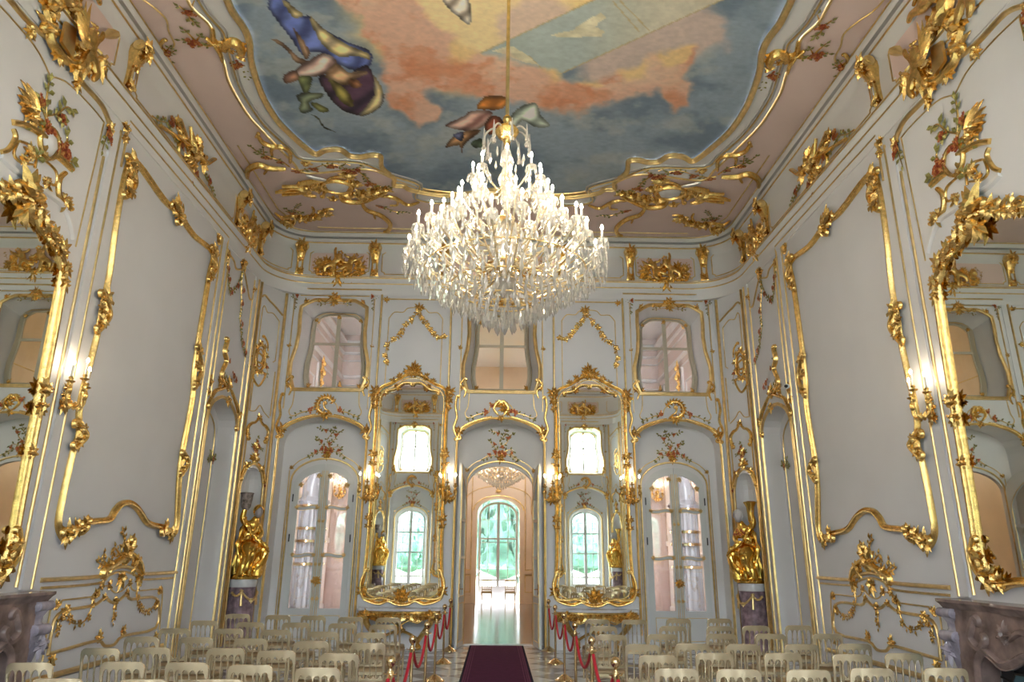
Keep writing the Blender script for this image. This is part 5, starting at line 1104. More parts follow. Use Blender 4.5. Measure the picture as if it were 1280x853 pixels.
# ------------------------------------------------------------------ console tables under the tall mirrors
def console():
    t = thing('console_table', 'gilt console table with white marble top, {s} of the open doorway'.replace('{s}', 'left'), 'table', (-1.99, YF, 0))
    f = lambda u, v, n: Vector((-1.99 + u, YF - .05 - n, v)); Z = .795
    edge = [(-.86, 0), (-.86, .26), (-.78, .36), (-.62, .38), (-.5, .44), (-.3, .5), (0, .52), (.3, .5), (.5, .44), (.62, .38), (.78, .36), (.86, .26), (.86, 0)]; e = cr(edge[1:-1], 3); e = [edge[0]] + e + [edge[-1]]
    mb = MB(); tp = lambda u, v, n: Vector((-1.99 + u, YF - .05 - v, n)); slab(mb, tp, e, Z - .045, Z); plate(mb, tp, e, (), Z - .045); mb.build('marble_top', M['marbletop'], t, False)
    mb = MB(); rows = []
    for a, b in e[1:-1]:
        w = .15 + .05 * math.cos(a * 7.3) ** 2; rows.append([tp(a * .96, b * .93, Z - .046), tp(a * .955, b * .98 - .01, Z - .08), tp(a * .93, b * .90, Z - .046 - w * .6), tp(a * .93, b * .94, Z - .046 - w), tp(a * .9, b * .8, Z - .05 - w)])
    mb.grid(rows); 
    for i in range(2, len(e) - 2, 2):
        a, b = e[i]; rocaille(mb, lambda u, v, n, a=a, b=b: Vector((-1.99 + a * .95 + u, YF - .05 - b * .95 - n, v)), (0, Z - .13), .13, -PI / 2 + R2.uniform(-.5, .5), R2, 5)
    mb.build('carved_apron', M['gold'], t)
    for sg in (-1, 1):
        mb = MB(); pts = cr([(-1.99 + sg * .62, YF - .36, .74), (-1.99 + sg * .66, YF - .42, .62), (-1.99 + sg * .60, YF - .38, .46), (-1.99 + sg * .46, YF - .28, .28), (-1.99 + sg * .38, YF - .24, .14), (-1.99 + sg * .42, YF - .30, .04)], 4)
        n = len(pts); tube(mb, pts, [.075 - .045 * (i / n) + (.02 if i > n - 4 else 0) for i in range(n)], 8)
        rocaille(mb, lambda u, v, n: Vector((-1.99 + sg * .64 + u, YF - .44 - n, v)), (0, .66), .16, PI / 2, R2, 5); rocaille(mb, lambda u, v, n: Vector((-1.99 + sg * .41 + u, YF - .31 - n, v)), (0, .06), .1, PI / 2, R2, 4); mb.build('leg', M['gold'], t)
    mb = MB(); tube(mb, cr([(-1.99 - .40, YF - .24, .2), (-1.99 - .2, YF - .16, .3), (-1.99, YF - .2, .36), (-1.99 + .2, YF - .16, .3), (-1.99 + .40, YF - .24, .2)], 4), .03, 6)
    rocaille(mb, lambda u, v, n: Vector((-1.99 + u, YF - .22 - n, v)), (0, .36), .2, PI / 2, R2, 6); mb.build('stretcher', M['gold'], t)
    mb = MB(); 
    for sg in (-1, 1): scroll(mb, f, [(sg * .5, .62), (sg * .38, .52), (sg * .2, .56), (sg * .05, .48)], .035, .03, (.05, 1.2, sg), (.04, 1.2, sg), n0=.28)
    mb.build('pierced_scrolls', M['gold'], t); return t
c0 = console(); mir(c0, 'x', 'gilt console table with white marble top, right of the open doorway'); NTR[0] += 1
# ------------------------------------------------------------------ wall sconces with three lit candles
BULB = MB(); lathe(BULB, (0, 0, 0), [(.006, 0), (.014, .012), (.017, .026), (.012, .045), (.003, .062)], 8)
def sconce_proto():
    t = thing('wall_sconce', '', 'lamp', (0, 0, 0)); f = lambda u, v, n: Vector((u, -n, v))
    mb = MB(); rocaille(mb, f, (0, .0), .16, PI / 2, R2, 6); rocaille(mb, f, (0, -.06), .18, -PI / 2, R2, 6); rocaille(mb, f, (0, .12), .12, PI / 2, R2, 4); mb.build('back_plate', M['gold'], t)
    for sx, ny, z in ((-.17, .14, .17), (0, .20, .24), (.17, .14, .17)):
        mb = MB(); pts = cr([(0, -.03, -.02), (sx * .5, -.10, -.10), (sx * 1.05, -ny, -.06), (sx, -ny, z - .08), (sx, -ny, z)], 5); n = len(pts); tube(mb, pts, [.016 + .007 * math.sin(i * 1.1) for i in range(n)], 6)
        leaf(mb, lambda u, v, n: Vector((sx + u, -ny - n, v)), (0, z - .16), PI / 2, .13, .07, .03); leaf(mb, lambda u, v, n: Vector((sx * .5 + u, -.11 - n, v)), (0, -.14), 1.2, .12, .07, .03)
        lathe(mb, (sx, -ny, z), [(.008, -.02), (.05, 0), (.055, .012), (.02, .016), (.02, .03), (.03, .05), (.022, .065)], 10); a = mb.build('candle_arm', M['gold'], t)
        mb = MB(); lathe(mb, (sx, -ny, z + .06), [(.013, 0), (.013, .15), (.008, .155)], 8); mb.build('candle', M['candle'], a)
        mb = MB(); mb.add([(x + sx, y - ny, zz + z + .215) for x, y, zz in BULB.v], BULB.f); mb.build('bulb', M['bulb2'], a)
    return t
s0 = sconce_proto(); SCN = []
def sconce(loc, rz, label):
    t = s0 if not SCN else copy_tree(s0); SCN.append(t); t.location = loc; t.rotation_euler.z = rz; t['label'] = label; return t
x1 = FP(461, 612)[0]; x2 = FP(560, 612)[0]; zs = FP(461, 618)[1]
sconce((x1, YF - .04, zs), 0, 'lit gilt sconce between left glazed doors and left console mirror'); sconce((x2, YF - .04, zs), 0, 'lit gilt sconce between left console mirror and open doorway')
sconce((-x2, YF - .04, zs), 0, 'lit gilt sconce between open doorway and right console mirror'); sconce((-x1, YF - .04, zs), 0, 'lit gilt sconce between right console mirror and right glazed doors')
q = LP(81, 500); sconce((-WX + .04, q[0] - .08, q[1]), PI / 2, 'lit gilt sconce on left wall pilaster beside the chimney mirror'); sconce((WX - .04, q[0] - .08, q[1]), -PI / 2, 'lit gilt sconce on right wall pilaster beside the chimney mirror')
for sx in (-1, 1):
    for k, (xx, yy, zz, ra) in enumerate(((5.3, 23.95, 3.75, 0), (5.48, 20.38, 3.4, -sx * PI / 2))):
        sconce((sx * xx, yy, zz), ra, 'lit gilt sconce behind the glass of the %s double doors, %s leaf' % ('left' if sx < 0 else 'right', ('inner', 'outer')[k]))
# ------------------------------------------------------------------ statues on half-round marble pedestals in the corner niches
PX, PY = -5.1385, 14.963; PZ = 1.33
def pedestal():
    t = thing('statue_pedestal', 'round violet marble pedestal with gilt swag under the left statue', 'pedestal', (PX, PY, 0))
    mb = MB(); lathe(mb, (PX, PY, 0), [(.275, 0), (.275, .12), (.262, .15), (.258, 1.16), (.265, 1.18)], 40); mb.build('drum', M['porph'], t)
    mb = MB(); lathe(mb, (PX, PY, 0), [(.262, 1.18), (.272, 1.2), (.272, 1.31), (.262, PZ)], 40); mb.build('cap', M['marbletop'], t)
    ang = math.atan2(CHN.y, CHN.x); f = lambda u, v, n: Vector((PX + (.268 + n) * math.cos(ang - u / .27), PY + (.268 + n) * math.sin(ang - u / .27), v)); mb = MB()
    for a, b in ((-.40, -.21), (-.21, .21), (.21, .40)):
        q = [(a + (b - a) * i / 12, 1.09 - .15 * math.sin(PI * i / 12) * (b - a) / .42) for i in range(13)]; sweep(mb, f, q, .045, .04, n0=.004)
        for p in q[1:-1:2]: bead(mb, f, p, .024, .03)
    for a in (-.21, .21): sweep(mb, f, [(a, 1.12), (a, 1.0), (a - .01, .84)], .045, .035, tw=lambda t: .6 + .7 * t); rocaille(mb, f, (a, 1.1), .07, PI / 2, R2, 4)
    rocaille(mb, f, (0, .94), .09, -PI / 2, R2, 6); mb.build('gilt_swag', M['goldline'], t); return t
p0 = pedestal(); mir(p0, 'x', 'round violet marble pedestal with gilt swag under the right statue')
def statue(kind):
    """seated draped woman carrying a basket on her shoulder; x to her viewer's right, -y to the viewer"""
    t = thing('statue', 'gilded seated woman with grey face and streaked dark basket in the left niche' if kind == 0 else 'gilded seated woman with white head and golden flower basket in the right niche', 'statue', (0, 0, 0))
    N = [(-.03, .0, .56, .17), (-.01, -.02, .74, .145), (.03, -.05, .92, .15), (.06, -.07, 1.06, .11), (.08, -.10, 1.16, .06), (.09, -.13, 1.23, .055),
         (-.09, -.04, 1.05, .075), (-.19, -.02, 1.16, .06), (-.17, -.05, 1.34, .045), (-.13, -.06, 1.42, .035), (.18, -.08, 1.02, .075), (.21, -.18, .86, .058), (.12, -.29, .80, .045), (.05, -.30, .82, .035),
         (.10, -.12, .56, .14), (.30, -.26, .60, .115), (.27, -.26, .34, .085), (.17, -.24, .10, .06), (.24, -.34, .06, .045), (-.10, -.16, .54, .13), (-.02, -.36, .52, .11), (-.06, -.32, .28, .085), (-.14, -.27, .10, .06), (-.12, -.37, .06, .045)]
    E_ = [(0, 1), (1, 2), (2, 3), (3, 4), (4, 5), (3, 6), (6, 7), (7, 8), (8, 9), (3, 10), (10, 11), (11, 12), (12, 13), (0, 14), (14, 15), (15, 16), (16, 17), (17, 18), (0, 19), (19, 20), (20, 21), (21, 22), (22, 23)]
    N = [(a, b, c_, r * (1.32 if c_ > .5 else 1.2)) for a, b, c_, r in N]; mb = MB(); mb.add(*skinmesh(N, E_, 2)); mb.build('body', M['statue'], t)
    # skirt: cloth over both thighs and knees, folds falling to the rock
    rows = []; LAP = [(-.16, -.10), (-.22, -.22), (-.10, -.42), (.0, -.46), (.12, -.36), (.26, -.36), (.36, -.30), (.34, -.18), (.22, -.04), (.12, .12), (-.02, .17), (-.14, .10)]; LAP = cr(LAP, 6, True); m = len(LAP)
    for i in range(16):
        v = i / 15; row = []
        for j, (x, y) in enumerate(LAP):
            ph = j / m * 2 * PI; k = 1 if v > .12 else (.72 + 2.3 * v); fold = .026 * math.sin(ph * 9 + 2.5 * v) * min(1, v * 2.2) + .014 * math.sin(ph * 17 - 6 * v) * v
            pull = 1 - .22 * math.sin(PI * min(1, max(0, (v - .15) / .6))) ** 2 * (1 if y < -.2 else .3)
            cx, cy = .02, -.10; r = k * pull + fold * 3.2; row.append((cx + (x - cx) * r - .10 * v * (1 if x > 0 else .2), cy + (y - cy) * r * (1 - .12 * v), .70 - .63 * v + .03 * math.sin(ph * 2 + 1) * (1 - v)))
        rows.append(row)
    mb = MB(); mb.grid(rows, cols_closed=True); mb.add(rows[0], [tuple(range(m))]); mb.build('skirt', M['statue'], t)
    for q in ([(-.16, -.05, 1.0), (-.24, -.12, .82), (-.28, -.16, .6), (-.24, -.2, .36), (-.27, -.16, .12)], [(.12, -.14, .98), (.02, -.2, .86), (-.12, -.22, .78), (-.22, -.16, .74)], [(.30, -.34, .56), (.22, -.38, .40), (.10, -.36, .22), (.02, -.36, .08)], [(-.04, -.45, .52), (-.10, -.42, .36), (-.14, -.36, .18), (-.2, -.34, .06)]):
        mb = MB(); pp = cr(q, 5); tube(mb, pp, [.045 + .02 * math.sin(i * .9) for i in range(len(pp))], 8); mb.build('drapery_fold', M['statue'], t)
    mb = MB()      # cloak behind, falling from the shoulder, and the twisted sash
    rows = [[(-.13 + .26 * u + (u - .5) * .25 * v, .06 + .05 * v + .035 * math.sin(u * 14 + v * 2) * v, 1.10 - 1.02 * v) for u in [i / 14 for i in range(15)]] for v in [i / 12 for i in range(13)]]
    mb.grid(rows); mb.build('cloak', M['statue'], t)
    mb = MB(); pts = cr([(-.16, -.10, 1.18), (-.12, -.20, 1.02), (-.02, -.26, .86), (.12, -.33, .74), (.26, -.40, .64), (.32, -.38, .52)], 9)
    for ph in (0, PI): tube(mb, [(x + .022 * math.cos(i * .8 + ph), y, z + .022 * math.sin(i * .8 + ph)) for i, (x, y, z) in enumerate(pts)], .026, 7)
    mb.build('twisted_sash', M['statue'], t)
    mb = MB(); rows = []
    for z, r in ((0, .30), (.05, .31), (.09, .27), (.13, .16)): rows.append([((r + .025 * math.sin(a * 5 + z * 30)) * math.cos(a), -.07 + (r * .82 + .025 * math.sin(a * 4)) * math.sin(a), z) for a in [j * 2 * PI / 28 for j in range(28)]])
    mb.grid(rows, cols_closed=True); mb.build('rock_base', M['statue'], t)
    hm = 'stone' if kind else 'face'; hx, hy, hz = .11, -.16, 1.31
    mb = MB(); rows = []
    for i in range(13):
        b = -PI / 2 + PI * i / 12; row = []
        for j in range(20):
            a = j * 2 * PI / 20; r = .092 * math.cos(b); zz = .118 * math.sin(b); fx = -math.sin(a); x, y = r * math.cos(a), -r * fx * -1
            y = r * math.sin(a) * 1.05; nose = .022 * math.exp(-((a - 1.5 * PI) / .22) ** 2 - ((b + .08) / .28) ** 2); brow = -.012 * (math.exp(-((a - 1.5 * PI - .42) / .2) ** 2 - ((b - .1) / .16) ** 2) + math.exp(-((a - 1.5 * PI + .42) / .2) ** 2 - ((b - .1) / .16) ** 2)); lip = .008 * math.exp(-((a - 1.5 * PI) / .3) ** 2 - ((b + .5) / .08) ** 2); jaw = -.018 * max(0, -math.sin(b)) * abs(math.cos(a))
            row.append((hx + x * (1 + jaw * 6), hy + y - nose - brow - lip, hz + zz))
        rows.append(row)
    mb.grid(rows, cols_closed=True); hd = mb.build('head', M[hm], t)
    mb = MB(); rows = []      # hair or hood
    for i in range(9):
        b = -.3 + (PI / 2 + .3) * i / 8; row = []
        for j in range(21):
            ha = min(PI, PI / 2 + .45 + max(0, b) * 1.5); a = PI / 2 - ha + 2 * ha * j / 20; r = (.112 + .006 * math.sin(a * 9)) * math.cos(b) ** .8 if b < PI / 2 - .01 else .001
            row.append((hx + r * math.cos(a), hy + .01 + r * math.sin(a) * 1.05, hz + .014 + .136 * math.sin(b)))
        rows.append(row)
    mb.grid(rows); 
    for k in range(14): bead(mb, lambda u, v, n: Vector((hx + u, hy + .03 - n * .3, hz + v)), (.1 * math.cos(k * .45 - .6), .1 * math.sin(k * .45 - .6) + .02), .026, .02)
    mb.build('hood' if kind == 0 else 'hair', M['statue' if kind == 0 else 'stone'], hd)
    bx, by = -.15, -.05; mb = MB()
    if kind == 0: lathe(mb, (bx, by, 0), [(.06, 1.34), (.10, 1.40), (.12, 1.52), (.135, 1.66), (.15, 1.68), (.13, 1.69), (.02, 1.68)], 20); mb.build('basket', M['darkstone'], t)
    else:
        lathe(mb, (bx, by, 0), [(.05, 1.18), (.07, 1.22), (.075, 1.36), (.09, 1.5), (.14, 1.58), (.15, 1.6), (.13, 1.61), (.02, 1.6)], 20); bk = mb.build('basket', M['statue'], t)
        mb = MB(); f = lambda u, v, n: Vector((bx + u, by + v, 1.58 + n))
        for k in range(12): a = k * .9; flower(mb, f, (.10 * math.cos(a) * (k % 3 + 1) / 3, .10 * math.sin(a) * (k % 3 + 1) / 3), .05, .02, 5, a)
        mb.build('basket_flowers', M['flower'], bk)
        for hp in ((-.135, -.07, 1.415), (.05, -.31, .83)): 
            mb = MB(); pm = [(hp[0], hp[1], hp[2], .028), (hp[0] - .03, hp[1] - .02, hp[2] + .02, .026)] + [(hp[0] - .07 - .012 * (k != 0), hp[1] - .015 - .016 * k + .02, hp[2] + .035 - .014 * k, .009) for k in range(4)] + [(hp[0] - .02, hp[1] - .05, hp[2] + .035, .010)]
            mb.add(*skinmesh(pm, [(0, 1), (1, 2), (1, 3), (1, 4), (1, 5), (0, 6)], 1)); mb.build('hand', M['stone'], t)
        mb = MB(); f = lambda u, v, n: Vector((.05 + u, -.24 - n, .98 + v))
        for k in range(7): flower(mb, f, (-.08 + .035 * k, .05 * math.sin(k * 2)), .035, .01, 5, k)
        mb.build('bodice_flowers', M['flower'], t)
    a = math.atan2(CHN.y, CHN.x) + PI / 2
    t.location = (PX, PY, PZ); t.rotation_euler.z = a - .35; t.scale = (.92, .92, 1.0)
    return t
def fix(t):
    for o in [t] + list(t.children_recursive):
        if '_org' in o: del o['_org']
t = statue(0); fix(t); NTR[0] += 1; mir(t, 'y', name='trim_%d' % NTR[0], struct_=True)
t = statue(1); fix(t); t.location.x = -PX; t.rotation_euler.z = -t.rotation_euler.z; t.scale.x = -t.scale.x; NTR[0] += 1; mir(t, 'y', name='trim_%d' % NTR[0], struct_=True)
NTR[0] += 1; mir(p0, 'y', name='trim_%d' % NTR[0], struct_=True); NTR[0] += 1; q = mir(mir(p0, 'y'), 'x'); q.name = 'trim_%d' % NTR[0]
for k in ('label', 'category'): 
    if k in q: del q[k]
q['kind'] = 'structure'
for o in [x for x in bpy.data.objects if x.parent is None and x.name.startswith('statue_pedestal') and abs(x.location.y - PY) > 1]:
    for k in ('label', 'category'): 
        if k in o: del o[k]
    o['kind'] = 'structure'; NTR[0] += 1; o.name = 'trim_%d' % NTR[0]
# ------------------------------------------------------------------ marble fireplaces under the chimney mirrors
def fireplace():
    t = thing('fireplace', 'brown marble rococo fireplace against the left wall under the chimney mirror', 'fireplace', (-WX, YC, 0)); f = lambda u, v, n: Vector((-WX + n, YC + u, v))
    W = 1.56; tp = lambda u, v, n: Vector((-WX + .004 + v, YC + u, n))
    ed = [(-W, 0), (-W, .22), (-W + .06, .32), (-W + .3, .34), (-.7, .30), (-.35, .36), (0, .38), (.35, .36), (.7, .30), (W - .3, .34), (W - .06, .32), (W, .22), (W, 0)]; e = [ed[0]] + cr(ed[1:-1], 3) + [ed[-1]]
    mb = MB(); e2 = [(a * .985, b * .93) for a, b in e]; e3 = [(a * .97, b * .84) for a, b in e]
    mb.grid([[tp(a, b, 1.40), tp(a, b, 1.37)] for a, b in e]); mb.grid([[tp(*p, 1.37), tp(*r, 1.345), tp(*s, 1.30)] for p, r, s in zip(e, e2, e3)]); plate(mb, tp, e, (), 1.40); mb.build('mantel_shelf', M['marble'], t, False)
    op = [(-1.02, 0), (-1.02, .62), (-.98, .80), (-.86, .90), (-.74, .86), (-.62, .80), (-.44, .84), (-.22, .93), (0, .90), (.22, .93), (.44, .84), (.62, .80), (.74, .86), (.86, .90), (.98, .80), (1.02, .62), (1.02, 0)]; opc = [op[0]] + cr(op[1:-1], 3) + [op[-1]]
    mb = MB(); out = [(-1.3, 0)] + opc + [(1.3, 0), (1.3, 1.31), (-1.3, 1.31)]; plate(mb, f, out, (), .26); mb.grid([[f(a, b, .26), f(a, b, .03)] for a, b in opc]); mb.grid([[f(1.3, 1.31, .26), f(1.3, 1.31, .005)], [f(1.3, 0, .26), f(1.3, 0, .005)]]); mb.grid([[f(-1.3, 1.31, .26), f(-1.3, 1.31, .005)], [f(-1.3, 0, .26), f(-1.3, 0, .005)]])
    sweep(mb, off(f, .255), opc, .10, .05, prof=FRAMEP, n0=0)
    for sg in (-1, 1):
        scroll(mb, off(f, .25), [(sg * .95, 1.2), (sg * 1.05, 1.02), (sg * .92, .92), (sg * .82, 1.0)], .10, .06, (.05, 1, sg), (.04, 1, -sg)); rocaille(mb, off(f, .25), (sg * .5, 1.08), .2, PI / 2, R2, 5); scroll(mb, off(f, .25), [(sg * .45, 1.05), (sg * .25, 1.15), (sg * .05, 1.08)], .07, .05)
    rocaille(mb, off(f, .25), (0, 1.1), .26, PI / 2, R2, 7); mb.build('carved_surround', M['marble'], t)
    for sg in (-1, 1):
        mb = MB(); S = [(0, .20), (.12, .22), (.3, .20), (.55, .20), (.75, .25), (.9, .31), (1.0, .32), (1.08, .26), (1.14, .26), (1.22, .31), (1.30, .30)]; w = [.21, .21, .15, .13, .14, .17, .18, .14, .15, .18, .18]
        rows = [[f(sg * (1.3 - ww * .0) + sg * (-ww * .55 + .07), z, .02), f(sg * 1.37 - sg * ww * .55, z, n * .92), f(sg * 1.37 - sg * ww * .2, z, n), f(sg * 1.37 + sg * ww * .5, z, n), f(sg * 1.37 + sg * ww * .8, z, n * .8), f(sg * 1.37 + sg * ww * .8, z, .01)] for (z, n), ww in zip([(cr([q + (0,) for q in S], 1)[i][0], S[i][1]) for i in range(len(S))], w)]
        mb.grid(rows)
        for zz, r in ((1.0, .060), (1.25, .052)): tube(mb, [f(sg * 1.27, zz, .285), f(sg * 1.51, zz, .285)], r, 14); tube(mb, [f(sg * 1.26, zz, .285), f(sg * 1.52, zz, .285)], r * .55, 12)
        rocaille(mb, off(f, .30), (sg * 1.40, .86), .22, -PI / 2, R2, 5); mb.build('scrolled_jamb', M['marblegrey'], t)
    mb = MB(); plate(mb, f, rect(-1.02, 1.02, 0, .95), (), .012); mb.build('fire_chamber', M['hearth'], t, False)
    mb = MB(); sc = [(-.70, .12), (.70, .12), (.72, .62), (.66, .72), (0, .76), (-.66, .72), (-.72, .62)]; slab(mb, f, sc, .10, .12); s_ = mb.build('fire_screen', M['screen'], t, False)
    mb = MB(); sweep(mb, f, sc, .05, .04, True, n0=.09); tube(mb, [f(-.72, .62, .11), f(-.86, .66, .13)], .012); tube(mb, [f(.72, .62, .11), f(.86, .66, .13)], .012)
    for sg in (-1, 1): box(mb, f(sg * .5, .06, .11), (.2, .03, .12))
    mb.build('screen_frame', M['black'], s_); return t
fp = fireplace(); mir(fp, 'x', 'brown marble rococo fireplace against the right wall under the chimney mirror')
# ------------------------------------------------------------------ banquet chairs
def chair_proto():
    t = thing('banquet_chair', '', 'chair', (0, 0, 0)); W = .178; WR = .193
    yb = lambda z: -.19 - .075 * max(0, (z - .45) / .45) - .03 * (z < .45) * ((.45 - z) / .45)
    bow = lambda x: -.028 * (1 - (x / W) ** 2)
    def hi(x): 
        e = (abs(x) - (WR - .055)) / .055; return .90 - (.055 * (1 - math.sqrt(max(0, 1 - min(1, e) ** 2))) if e > 0 else 0) + .006 * (1 - (x / W) ** 2)
    def railgrid(mb, xs, lo, hh, th):
        r = []
        for x in xs:
            y = lambda z: yb(z) + bow(x)
            a, b = lo(x), hh(x); r.append([(x, y(a) - th, a), (x, y(b) - th, b), (x, y(b) + th, b), (x, y(a) + th, a)])
        mb.grid(r, cols_closed=True); mb.add(r[0], [(0, 1, 2, 3)]); mb.add(r[-1], [(0, 1, 2, 3)])
    pw = 2 * (W - .012) / 5
    def lo(x):
        k = (x + W - .012) / pw; u = (k - math.floor(k) - .5) / .5
        return .795 + .048 * math.sqrt(max(0, 1 - min(1, abs(u) / .9) ** 2)) if abs(x) < W - .012 else .775
    xs = [-WR + 2 * WR * i / 64 for i in range(65)]
    mb = MB(); railgrid(mb, xs, lo, hi, .012); mb.build('top_rail', M['palegold'], t)
    def hi2(x):
        k = (x + W) / (2 * W / 5); u = abs(k - math.floor(k) - .5) / .5; return .535 + .035 * (1 - min(1, u * 1.3)) ** 1.2
    xs = [-W + 2 * W * i / 60 for i in range(61)]; mb = MB(); railgrid(mb, xs, lambda x: .512, hi2, .009); mb.build('lower_rail', M['palegold'], t)
    for i in range(1, 5):
        x = -W + .012 + i * pw; mb = MB(); tube(mb, [(x, yb(z) + bow(x), z) for z in (.53, .62, .70, .715, .73, .80)], [.0075, .0085, .0075, .012, .0075, .0075], 6); mb.build('spindle', M['palegold'], t)
    for sg in (-1, 1):
        mb = MB(); tube(mb, [(sg * W, yb(z) + (0 if z > .4 else 0), z) for z in (0, .2, .45, .6, .75, .82)], [.012, .015, .017, .016, .0145, .0135], 8); mb.build('back_leg', M['palegold'], t)
        mb = MB(); tube(mb, [(sg * (W + .012), .195, z) for z in (0, .05, .2, .36, .38, .44)], [.010, .012, .016, .018, .022, .018], 8); mb.build('front_leg', M['palegold'], t)
    mb = MB(); sq = [(-W - .01, -.19), (W + .01, -.19), (W + .035, .19), (W, .22), (-W, .22), (-W - .035, .19)]; f = lambda u, v, n: Vector((u, v, n)); slab(mb, f, sq, .41, .445); plate(mb, f, sq, (), .41); mb.build('seat_frame', M['palegold'], t, False)
    mb = MB(); rows = []
    for k, z in ((1.0, .447), (1.0, .468), (.93, .485), (.6, .495), (.01, .498)): rows.append([(a * k * .97, .015 + (b - .015) * k * .97, z) for a, b in densify(sq, 8)])
    mb.grid(rows, cols_closed=True); mb.build('seat_pad', M['cushion'], t)
    mb = MB(); tube(mb, [(-W - .01, .195, .2), (W + .01, .195, .2)], .009, 6); tube(mb, [(-W, -.205, .24), (W, -.205, .24)], .009, 6)
    for sg in (-1, 1): tube(mb, [(sg * W, -.205, .17), (sg * (W + .012), .195, .17)], .009, 6); tube(mb, [(sg * W, -.2, .28), (sg * (W + .012), .195, .28)], .009, 6)
    mb.build('stretcher_rails', M['palegold'], t); return t
ch0 = chair_proto(); NCH = [0]
def chair(x, y, rz, label, group=None):
    t = ch0 if NCH[0] == 0 else copy_tree(ch0); NCH[0] += 1; t.location = (x, y, 0); t.rotation_euler.z = rz; t['label'] = label
    if group: t['group'] = group
    elif 'group' in t: del t['group']
LEFT = [(12.03, -4.12), (11.86, -3.44), (11.77, -2.85), (11.6, -2.24), (11.51, -1.64), (10.84, -4.18), (10.65, -3.46), (10.64, -2.82), (10.57, -2.15), (10.44, -1.56), (9.77, -4.14), (9.77, -3.45), (9.66, -2.8), (9.47, -2.15), (9.41, -1.56), (8.81, -4.1), (8.78, -3.47), (8.7, -2.8), (8.47, -2.06), (8.36, -1.41),
        (7.79, -4.01), (7.87, -3.53), (7.85, -2.78), (7.69, -2.21), (7.51, -1.54), (6.8, -4.11), (6.88, -3.33), (6.86, -2.74), (6.74, -2.15), (6.61, -1.53), (6.0, -3.39), (5.98, -2.72), (6.0, -2.16)]
RIGHT = [(11.8, 3.54), (11.74, 2.87), (11.47, 2.14), (11.5, 1.57), (10.76, 4.37), (10.65, 3.72), (10.56, 3.16), (10.51, 2.49), (10.44, 1.5), (9.65, 4.28), (9.6, 3.54), (9.56, 2.87), (9.46, 2.1), (9.37, 1.44), (8.59, 4.11), (8.52, 3.47), (8.48, 2.8), (8.49, 2.23), (8.38, 1.65), (7.79, 4.24), (7.7, 3.66), (7.76, 2.96), (7.72, 2.24), (7.52, 1.62), (6.8, 4.07), (6.77, 3.38), (6.66, 2.76), (6.66, 2.15), (6.68, 1.6)]
ORD = ['', 'second ', 'third ', 'fourth ', 'fifth ']
ROWN = {0: 'row nearest the end wall', 1: 'second row from the end wall', 2: 'third row from the end wall', 3: 'fourth row from the end wall', 4: 'fifth row from the end wall', 5: 'sixth row from the end wall', 6: 'seventh row from the end wall'}
def rows_of(L, side):
    cuts = [11.2, 10.1, 9.1, 8.2, 7.2, 6.3, 0]; out = {}
    for y, x in L:
        r = next(i for i, c in enumerate(cuts) if y > c); out.setdefault(r, []).append((abs(x), x, y))
    for r, l in out.items():
        for k, (_, x, y) in enumerate(sorted(l)):
            w = 'chair beside the aisle rope' if (k == 0 and r < 6) else '%schair from the aisle' % ORD[k] if k else 'first chair from the aisle'
            chair(x - .05, y + .27, R2.uniform(-.05, .05) + (.03 if side == 'left' else -.03), 'pale gold %s, %s, %s block' % (w, ROWN[r], side), 'pale gold chairs of the %s block' % side)
rows_of(LEFT, 'left'); rows_of(RIGHT, 'right')
for x, lb in ((-.42, 'left'), (.48, 'right')): chair(x, 28.55, PI, 'small gold chair under the far window beyond the doorway, %s of the two' % lb)
# ------------------------------------------------------------------ brass stanchions and red ropes along the carpet
def stanchion_proto():
    t = thing('rope_stanchion', '', 'stanchion', (0, 0, 0), None)
    mb = MB(); lathe(mb, (0, 0, 0), [(.155, 0), (.155, .012), (.13, .022), (.09, .05), (.045, .075), (.03, .09)], 24); mb.build('base', M['brass'], t)
    mb = MB(); lathe(mb, (0, 0, 0), [(.019, .085), (.019, .84)], 14); mb.build('pole', M['brass'], t)
    mb = MB(); lathe(mb, (0, 0, 0), [(.02, .80), (.030, .81), (.030, .85), (.022, .86), (.016, .88), (.020, .89)], 14)
    for a in (0, PI / 2, PI, 1.5 * PI): tube(mb, [(.028 * math.cos(a), .028 * math.sin(a), .83), (.055 * math.cos(a), .055 * math.sin(a), .83), (.058 * math.cos(a), .058 * math.sin(a), .845)], .006, 5)
    mb.build('hook_collar', M['brass'], t)
    mb = MB(); lathe(mb, (0, 0, 0), [(.012, .885), (.028, .90), (.040, .922), (.043, .94), (.036, .962), (.02, .977), (.004, .982)], 16); mb.build('ball_finial', M['brass'], t); return t
st0 = stanchion_proto(); k = 0
YS = {'left': [15.12, 13.46, 11.68, 10.1, 8.42, 6.75], 'right': [15.2, 13.52, 11.78, 10.15, 8.42, 6.78]}
NTH = ['nearest the doorway', 'second from the doorway', 'third from the doorway', 'fourth from the doorway', 'fifth from the doorway', 'sixth from the doorway']
